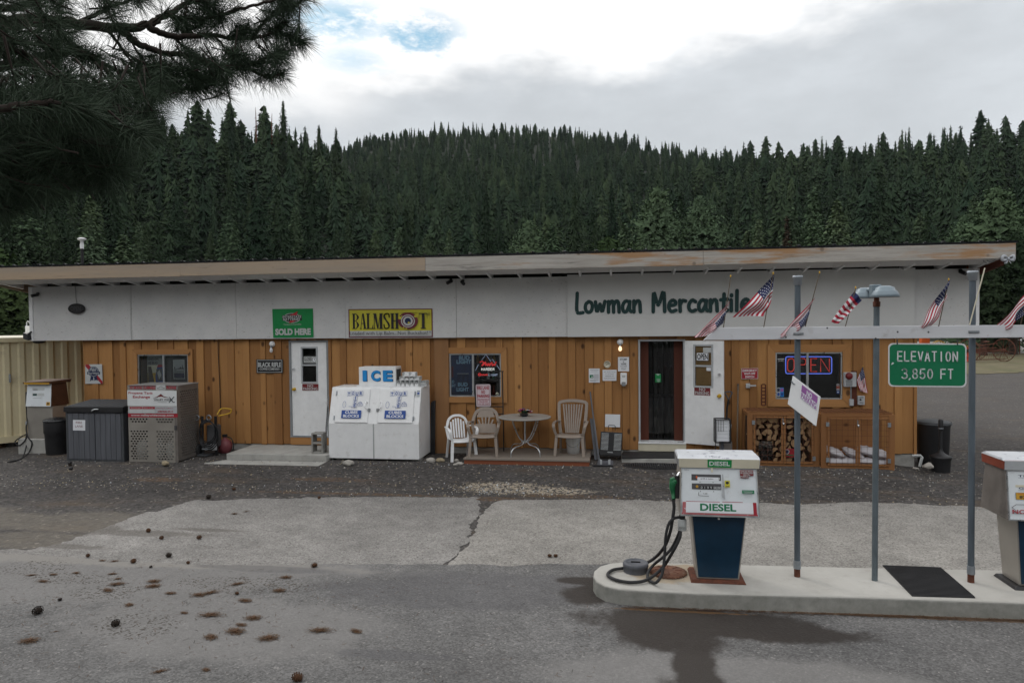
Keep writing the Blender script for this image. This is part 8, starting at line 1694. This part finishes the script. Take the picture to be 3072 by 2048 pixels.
p=G(*qx(1670,810));h_=top_h(2290,440,(p-Vector((CX,CY,0))).length)if False else 13.5
kind('road_pine',14,3.8,'pine_dark',.42,(23,),tiers=46,per=15,clumps=15,leaf=.24,t0=.2,shape='pine')if MT.setdefault('pine_dark',foliage('dark pine needles',((.028,.046,.026),(.045,.062,.032),(.035,.055,.032))))else None
plant('road_pine',(p.x,p.y,0),h_,1.0,'dark pine with a thick trunk standing beside the hay rake',None,name='pine_tree',wide=1.0)
for xD,yT,r_,lab,vv in((2330,560,66,'dark leafy pine behind the right roof corner',0),(2262,610,64,'shorter dark pine showing under the right eave',0)):
 plant('road_pine',at_r(xD,r_,0),top_h(xD,yT,r_),2.0,lab,None,name='pine_tree',wide=1.1)
p=PD(*vK(1700,850),92);t=thing('ranch_house','low house with a pinkish metal roof beyond the road','house',(p.x,p.y,0));Mx=RZ((p.x,p.y,0),-.15)
z1=W(*vK(1700,815),p.y).z;z2=W(*vK(1640,688),p.y).z
def hb(nm,m_,*a):k=MB(Mx);k.box(*a,m_);return k.build(nm,t)
hb('wall','cream',-3.2,14,0,7,0,z1-.1);k=MB(Mx);k.hexa([(-4.6,-1.6,z1-.1),(15,-1.6,z1-.1),(15,3.5,z2),(-4.6,3.5,z2),(-4.6,-1.6,z1),(15,-1.6,z1),(15,3.5,z2+.1),(-4.6,3.5,z2+.1)],'pink_roof')
for i in range(33):k.box(-4.6+i*.6,-4.55+i*.6,-1.6,-1.55,z1-.1,z1+.04,'pink_roof')
k.hexa([(-4.6,3.52,z2),(15,3.52,z2),(15,8.6,z1),(-4.6,8.6,z1),(-4.6,3.52,z2+.1),(15,3.52,z2+.1),(15,8.6,z1+.1),(-4.6,8.6,z1+.1)],'pink_roof');k.build('roof',t)
hb('railing','white_paint',-4,14,-1.5,-1.4,z1-2.3,z1-1.9)
for i in range(4):f_=hb('window','white_paint',-1+4*i,.4+4*i,-.04,-.001,z1-1.7,z1-.6);k=MB(Mx);k.box(-.9+4*i,.3+4*i,-.06,-.041,z1-1.6,z1-.7,'black_gloss');k.build('pane',f_)
for i in range(5):hb('porch_post','white_paint',-4.2+4.4*i,-4.05+4.4*i,-1.5,-1.36,0,z1-.11)
a,b=PD(*vK(1375,875),75),PD(*vK(1540,875),75)
t=thing('wire_fence','thin wire mesh fence before the dark trees right of the store','fence',(a.x,a.y,0));d_=(b-a);d_.z=0
for i in range(-1,6):p=a+d_*(i*.45);MB().tube([(p.x,p.y,0),(p.x,p.y,W(*vK(1375,822),a.y).z)],.035,'galv',6).build('fence_post',t)
mb=MB();zt_f=W(*vK(1375,822),a.y).z
for zz in(zt_f,zt_f*.75,zt_f*.5,zt_f*.25):mb.tube([(a.x-d_.x*.45,a.y-d_.y*.45,zz),(a.x+d_.x*2.3,a.y+d_.y*2.3,zz)],.025,'galv',4)
mb.build('wire',t)
p=G(*qx(2250,905));tag(MB().bar((p.x,p.y,0),(p.x-.05,p.y,1.35),.06,.06,'rust').build('fence_post',origin=(p.x,p.y,0)),'lone rusty steel fence post right of the hay rake','post')
# ---- hanging pine bough, close to the camera
tr_p=Vector((CX,CY,0))+Matrix.Rotation(TH,3,'Z')@Vector((-6.4,4.9,0))
pine=thing('ponderosa_pine','near ponderosa pine hanging dark long needled boughs across the top left','tree',(tr_p.x,tr_p.y,0))
mb=MB();mb.tube([tr_p+Vector((0,0,z))for z in(-.1,.3,2,5,9,14)],[.42,.36,.32,.28,.2,.06],'tree_bark',14);mb.build('trunk',pine)
cp=lambda x,y,d:PD(x/1.96,y/1.96,d)
LIMBS=[([(-260,260),(60,140),(300,132),(450,142),(700,165),(860,152),(950,105),(1050,52),(1160,-20)],(6.6,6.2,6.0,5.9,5.8,5.8,5.9,6.0,6.1),.055,.014),([(860,155),(950,195),(1030,216),(1160,210),(1260,208),(1350,225),(1500,224),(1600,192),(1690,130)],(5.8,)*4+(5.9,)*5,.026,.008),([(700,168),(800,250),(880,282),(960,312),(1100,330),(1220,370),(1330,392),(1450,385),(1560,348),(1680,300)],(5.8,5.7,5.7,5.6,5.6,5.6,5.6,5.7,5.7,5.8),.026,.008),([(1450,388),(1530,440),(1600,452),(1652,432)],(5.7,)*4,.011,.006),([(980,85),(1060,110),(1180,116),(1290,88),(1420,55),(1560,18),(1700,-10)],(5.9,)*7,.02,.008),([(1098,36),(1092,120),(1105,182)],(5.9,)*3,.012,.008),([(1020,216),(1080,275),(1160,330),(1260,380)],(5.9,5.85,5.8,5.7),.010,.006),([(1260,210),(1330,290),(1400,340)],(5.9,)*3,.010,.005),([(1480,225),(1540,150),(1640,60),(1720,20)],(5.9,6,6.1,6.2),.012,.006),([(1350,225),(1420,180),(1440,200)],(5.9,)*3,.008,.005),([(400,250),(560,345),(650,450),(700,560),(770,640)],(5.4,5.3,5.2,5.1,5.0),.016,.007),([(430,290),(600,380),(760,430),(900,470),(1080,480),(1220,470)],(5.5,)*6,.016,.006),([(900,470),(1020,520),(1130,520),(1210,510)],(5.5,)*4,.009,.005),([(-300,500),(60,380),(260,330),(430,300),(560,340)],(5.2,)*5,.035,.012),([(-200,60),(120,40),(260,-20)],(5.6,)*3,.03,.012),([(450,140),(600,70),(740,10),(860,-40)],(5.9,)*4,.016,.008),([(-300,780),(-40,660),(180,610),(420,620),(560,700)],(3.7,3.6,3.6,3.6,3.7),.022,.008),([(-300,1050),(0,900),(300,840),(560,830),(800,790)],(3.9,)*5,.022,.008),([(-250,1230),(0,1080),(250,1010),(500,1000),(690,1020)],(4.1,)*5,.02,.008),([(560,560),(700,620),(850,690),(930,770)],(4.6,)*4,.012,.006),([(1000,90),(1050,140),(1040,180)],(5.9,)*3,.007,.004),([(-100,250),(100,300),(300,420),(420,560)],(4.6,4.5,4.5,4.4),.02,.008),([(620,170),(760,330),(900,400),(1010,410)],(5.7,)*4,.012,.006),([(1640,80),(1740,20),(1820,-30)],(6.1,)*3,.01,.005),([(1600,192),(1700,215),(1790,250)],(5.9,)*3,.009,.005),([(-250,60),(0,200),(170,260),(330,250)],(5.0,)*4,.02,.008)]
q=random.Random(40);tufts=[]
for pts,ds,r0,r1 in LIMBS:
 P_=smooth_path([cp(x,y,d)for(x,y),d in zip(pts,ds)],6);k=len(P_)
 P_=[p+Vector((q.gauss(0,.003),q.gauss(0,.006),q.gauss(0,.003)))for p in P_]
 MB().tube(P_,[r0+(r1-r0)*(i/(k-1))**.8 for i in range(k)],'bough_bark',7).build('limb',pine)
 for i in range(2,k,1):
  thin=r0+(r1-r0)*(i/(k-1))**.8
  if thin<.018 and(q.random()<.2 or i>k-3):tufts.append((P_[i],(P_[min(i+1,k-1)]-P_[i-1]).normalized(),1))
 tufts.append((P_[-1],(P_[-1]-P_[-3]).normalized(),1))
twig=MB()
def bush(n,x0,x1,y0,y1,d0,d1,keep=lambda x,y:True,tw=.18):
 for _ in range(n):
  x,y=q.uniform(x0,x1),q.uniform(y0,y1)
  if not keep(x,y):continue
  p=cp(x,y,q.uniform(d0,d1));d=Vector((q.uniform(-.2,1),q.uniform(-.4,.6),q.uniform(-.55,.35))).normalized()
  a=p-d*tw+Vector((0,0,q.uniform(.0,.06)));twig.tube([a,a.lerp(p,.5)+Vector((0,0,-.01)),p],[.006,.005,.004],'bough_bark',4);tufts.append((p,d,1))
bush(24,1560,1800,-40,420,5.8,6.3,lambda x,y:x<1560+230*(1-abs(y-130)/420));bush(16,1180,1330,-30,150,5.9,6.1);bush(22,1000,1330,380,560,5.4,5.7,lambda x,y:y<560);bush(16,1330,1660,300,470,5.6,5.8)
bush(24,380,1000,-40,480,5.3,6.0,lambda x,y:q.random()<.75);bush(64,-150,420,-60,560,4.4,5.8);bush(70,-150,700,480,820,3.6,4.8,lambda x,y:x<900-.3*y);bush(60,-150,880,760,1010,3.6,4.6,lambda x,y:x<900-(y-760)*.7);bush(34,400,960,480,800,4.4,5.4);bush(44,-120,760,960,1120,3.7,4.5,lambda x,y:y<1140-.1*x);bush(18,-120,350,1080,1260,3.8,4.4,lambda x,y:y<1260-.5*x)
bush(26,760,1050,380,560,5.2,5.7)
twig.build('twig',pine)
def needles(tf,n,L0,L1,w,seed):
 g=np.random.default_rng(seed);out=[]
 for p,d,s in tf:
  p=np.array(p);d=np.array(d)/np.linalg.norm(d);a=np.cross(d,[0.12,.05,1.]);a/=np.linalg.norm(a);b_=np.cross(d,a)
  k=int(n*g.uniform(.7,1.25));th=g.uniform(0,6.28,k);sp=g.beta(1.6,1.3,k)*1.75
  dirs=np.cos(sp)[:,None]*d+np.sin(sp)[:,None]*(np.cos(th)[:,None]*a+np.sin(th)[:,None]*b_)
  L=g.uniform(L0,L1,k)*s;base=p-d*(g.uniform(0,.11,k))[:,None];sag=np.array([0,0,-1.])*(L*g.uniform(.05,.22,k))[:,None]
  tip=base+dirs*L[:,None]+sag;mid=base+dirs*(L*.52)[:,None]+sag*.22
  sd=np.cross(dirs,g.normal(0,1,(k,3)));sd/=np.linalg.norm(sd,axis=1)[:,None]+1e-9;sd*=w
  out.append(np.stack([base-sd,base+sd,mid+sd,base-sd,mid+sd,mid-sd,mid-sd,mid+sd,tip],1).reshape(-1,3))
 return np.concatenate(out)
nd_=bpy.data.objects.new('needles',soup('needles',needles(tufts,100,.11,.20,.0012,4)-np.array([tr_p.x,tr_p.y,0.]),'needles'));C.objects.link(nd_);nd_.parent=pine
print('TUFTS',len(tufts))
# ---- cones and needle clumps on the drive
def cone_mesh(m_,seed):
 r=random.Random(seed);mb=MB()
 mb.rock((0,0,.030),(.042,.030,.028),m_,seed,2,.1)
 for i in range(60):
  t_=(i+.5)/60;ax_=-1+2*t_;rr=.034*sqrt(max(.05,1-ax_*ax_*.85));a=i*2.4;p=Vector((ax_*.046,rr*cos(a),.032+rr*.9*sin(a)))
  if p.z<.003:continue
  d=Vector((.5,cos(a),sin(a))).normalized();s=d.cross(Vector((1,0,0))).normalized()*.010;mb.add([p-s,p+s,p+d*.013],[(0,1,2)],m_)
 return mb.build('pine_cone')
def clump_mesh(seed,n=150,L=.075):
 r=random.Random(seed);mb=MB()
 for i in range(n):
  x,y=r.gauss(0,.055),r.gauss(0,.028);a=r.gauss(.2,.7);l_=L*r.uniform(.4,1);z=abs(r.gauss(.006,.010))+.004;d=Vector((cos(a),sin(a),r.gauss(0,.12)))*l_/2;s=Vector((-sin(a),cos(a),0))*.0022;p=Vector((x,y,z));mb.add([p-d-s,p-d+s,p+d+s,p+d-s],[(0,1,2,3)],'needle_litter')
 mb.rock((0,0,.012),(.045,.026,.014),'cone_brown',seed,2,.35)
 return mb.build('needle_clump')
cones=[cone_mesh('cone_dark',1),cone_mesh('cone_brown',2)];clumps=[clump_mesh(s)for s in(3,4,5)]
seen=set()
def litter(proto,x,y,s,rz,label,cat,group):
 p=G(*vN(x,y),.010);o=proto if proto.name not in seen else proto.copy()
 if proto.name in seen:C.objects.link(o)
 seen.add(proto.name);o.location=(p.x,p.y,.009 if(y>700 or x>700)else gz(p.x,p.y));o.rotation_euler=(0,0,rz);o.scale=(s,)*3;tag(o,label,cat,group)
q=random.Random(6)
for x,y,s,d in((258,1100,1.35,0),(780,1182,1.1,0),(1140,718,1.0,0),(1405,325,1.15,0),(1575,268,.9,1),(2120,786,1.0,1),(2008,1552,1.2,1),(1344,596,.9,1),(1000,550,.9,1),(1090,597,.8,1),(898,758,.9,1),(594,716,.7,1),(1018,790,.5,0),(1268,764,.6,1),(475,128,.8,0),(405,1012,.6,0),(2150,325,.7,1),(1598,970,.6,1)):
 litter(cones[d],x,y,s*.82,q.uniform(0,6),('blackish pine cone lying on the bare pavement','brown pine cone lying on the bare pavement')[d],'pine cone',('dark pine cones on the drive','brown pine cones on the drive')[d])
for x,y,s in((290,884,.9),(212,842,.7),(360,838,.7),(514,827,.7),(790,904,1.1),(758,834,.7),(795,866,.6),(725,946,1.0),(1035,885,1.1),(1030,918,1.2),(1150,965,.85),(1340,976,1.1),(1415,962,1.1),(1600,902,1.0),(1925,858,1.0),(1880,947,1.05),(1652,1016,1.05),(868,1042,.8),(1418,1112,1.35),(1705,1132,1.2),(1625,1178,.8),(1585,1222,1.4),(1420,1260,1.1),(1808,1268,1.35),(2155,1216,1.3),(195,1286,1.25),(1578,428,.7),(1660,412,.5),(770,748,.7),(690,744,.6),(1240,1096,.6),(1075,1490,.7),(1388,1478,.6),(375,1220,.3),(2400,1222,.9),(880,1040,.5)):
 litter(clumps[q.randrange(3)],x,y,s*.68,q.uniform(-.6,.6),'orange brown clump of dead needles on the dark drive','needle clump','needle clumps on the drive')
for x,y in((1682,716),(1722,716)):
 p=G(900+x/2.246,1350+y/2.246,.01);o=cones[1].copy();C.objects.link(o);o.location=(p.x,p.y,.006);o.scale=(.6,)*3;tag(o,'small reddish cone on the pale paving left of the island','pine cone','reddish cones left of the island')
mb=MB()
for i in range(1500):
 x,y=q.uniform(-6.5,2),q.uniform(-9.3,-5.6)
 if q.random()<.5:x,y=q.gauss(-2.9,1.3),q.gauss(-7.6,.7)
 a=q.uniform(0,6.28);l_=q.uniform(.02,.07)*(1 if q.random()<.6 else.25);s=Vector((-sin(a),cos(a),0))*.0018;d=Vector((cos(a),sin(a),0))*l_/2;p=Vector((x,y,.0125));mb.add([p-d-s,p-d+s,p+d+s,p+d-s],[(0,1,2,3)],q.choice(('needle_litter','cone_dark','cone_brown')))
for i in range(900):
 x=q.uniform(2.2,7);y=-7.30+.037*(x-2.9)-abs(q.gauss(0,.022));a=q.gauss(0,.5);l_=q.uniform(.03,.09);s=Vector((-sin(a),cos(a),0))*.0018;d=Vector((cos(a),sin(a),0))*l_/2;p=Vector((x,y,.013+q.uniform(0,.012)));mb.add([p-d-s,p-d+s,p+d+s,p+d-s],[(0,1,2,3)],q.choice(('needle_litter','needle_litter','cone_brown')))
struct(tag(mb.build('needle_litter'),'scattered single needles and crumbs over the drive','needles'),'stuff')
# ---- thin valley air
mb=MB();mb.box(-960,960,-500,960,-2.2,210,'dim_white');hz_=mb.build('haze');struct(hz_,'stuff');tag(hz_,'thin pale air over the valley and the wooded hills','haze');hz_.data.materials.clear()
m=bpy.data.materials.new('valley air');m.use_nodes=True;t=m.node_tree;t.nodes.clear();pv=nd(t,'ShaderNodeVolumePrincipled');pv.inputs['Color'].default_value=(.86,.93,1,1);pv.inputs['Density'].default_value=.000048;pv.inputs['Anisotropy'].default_value=.2
o_=nd(t,'ShaderNodeOutputMaterial');t.links.new(pv.outputs[0],o_.inputs['Volume']);hz_.data.materials.append(m)
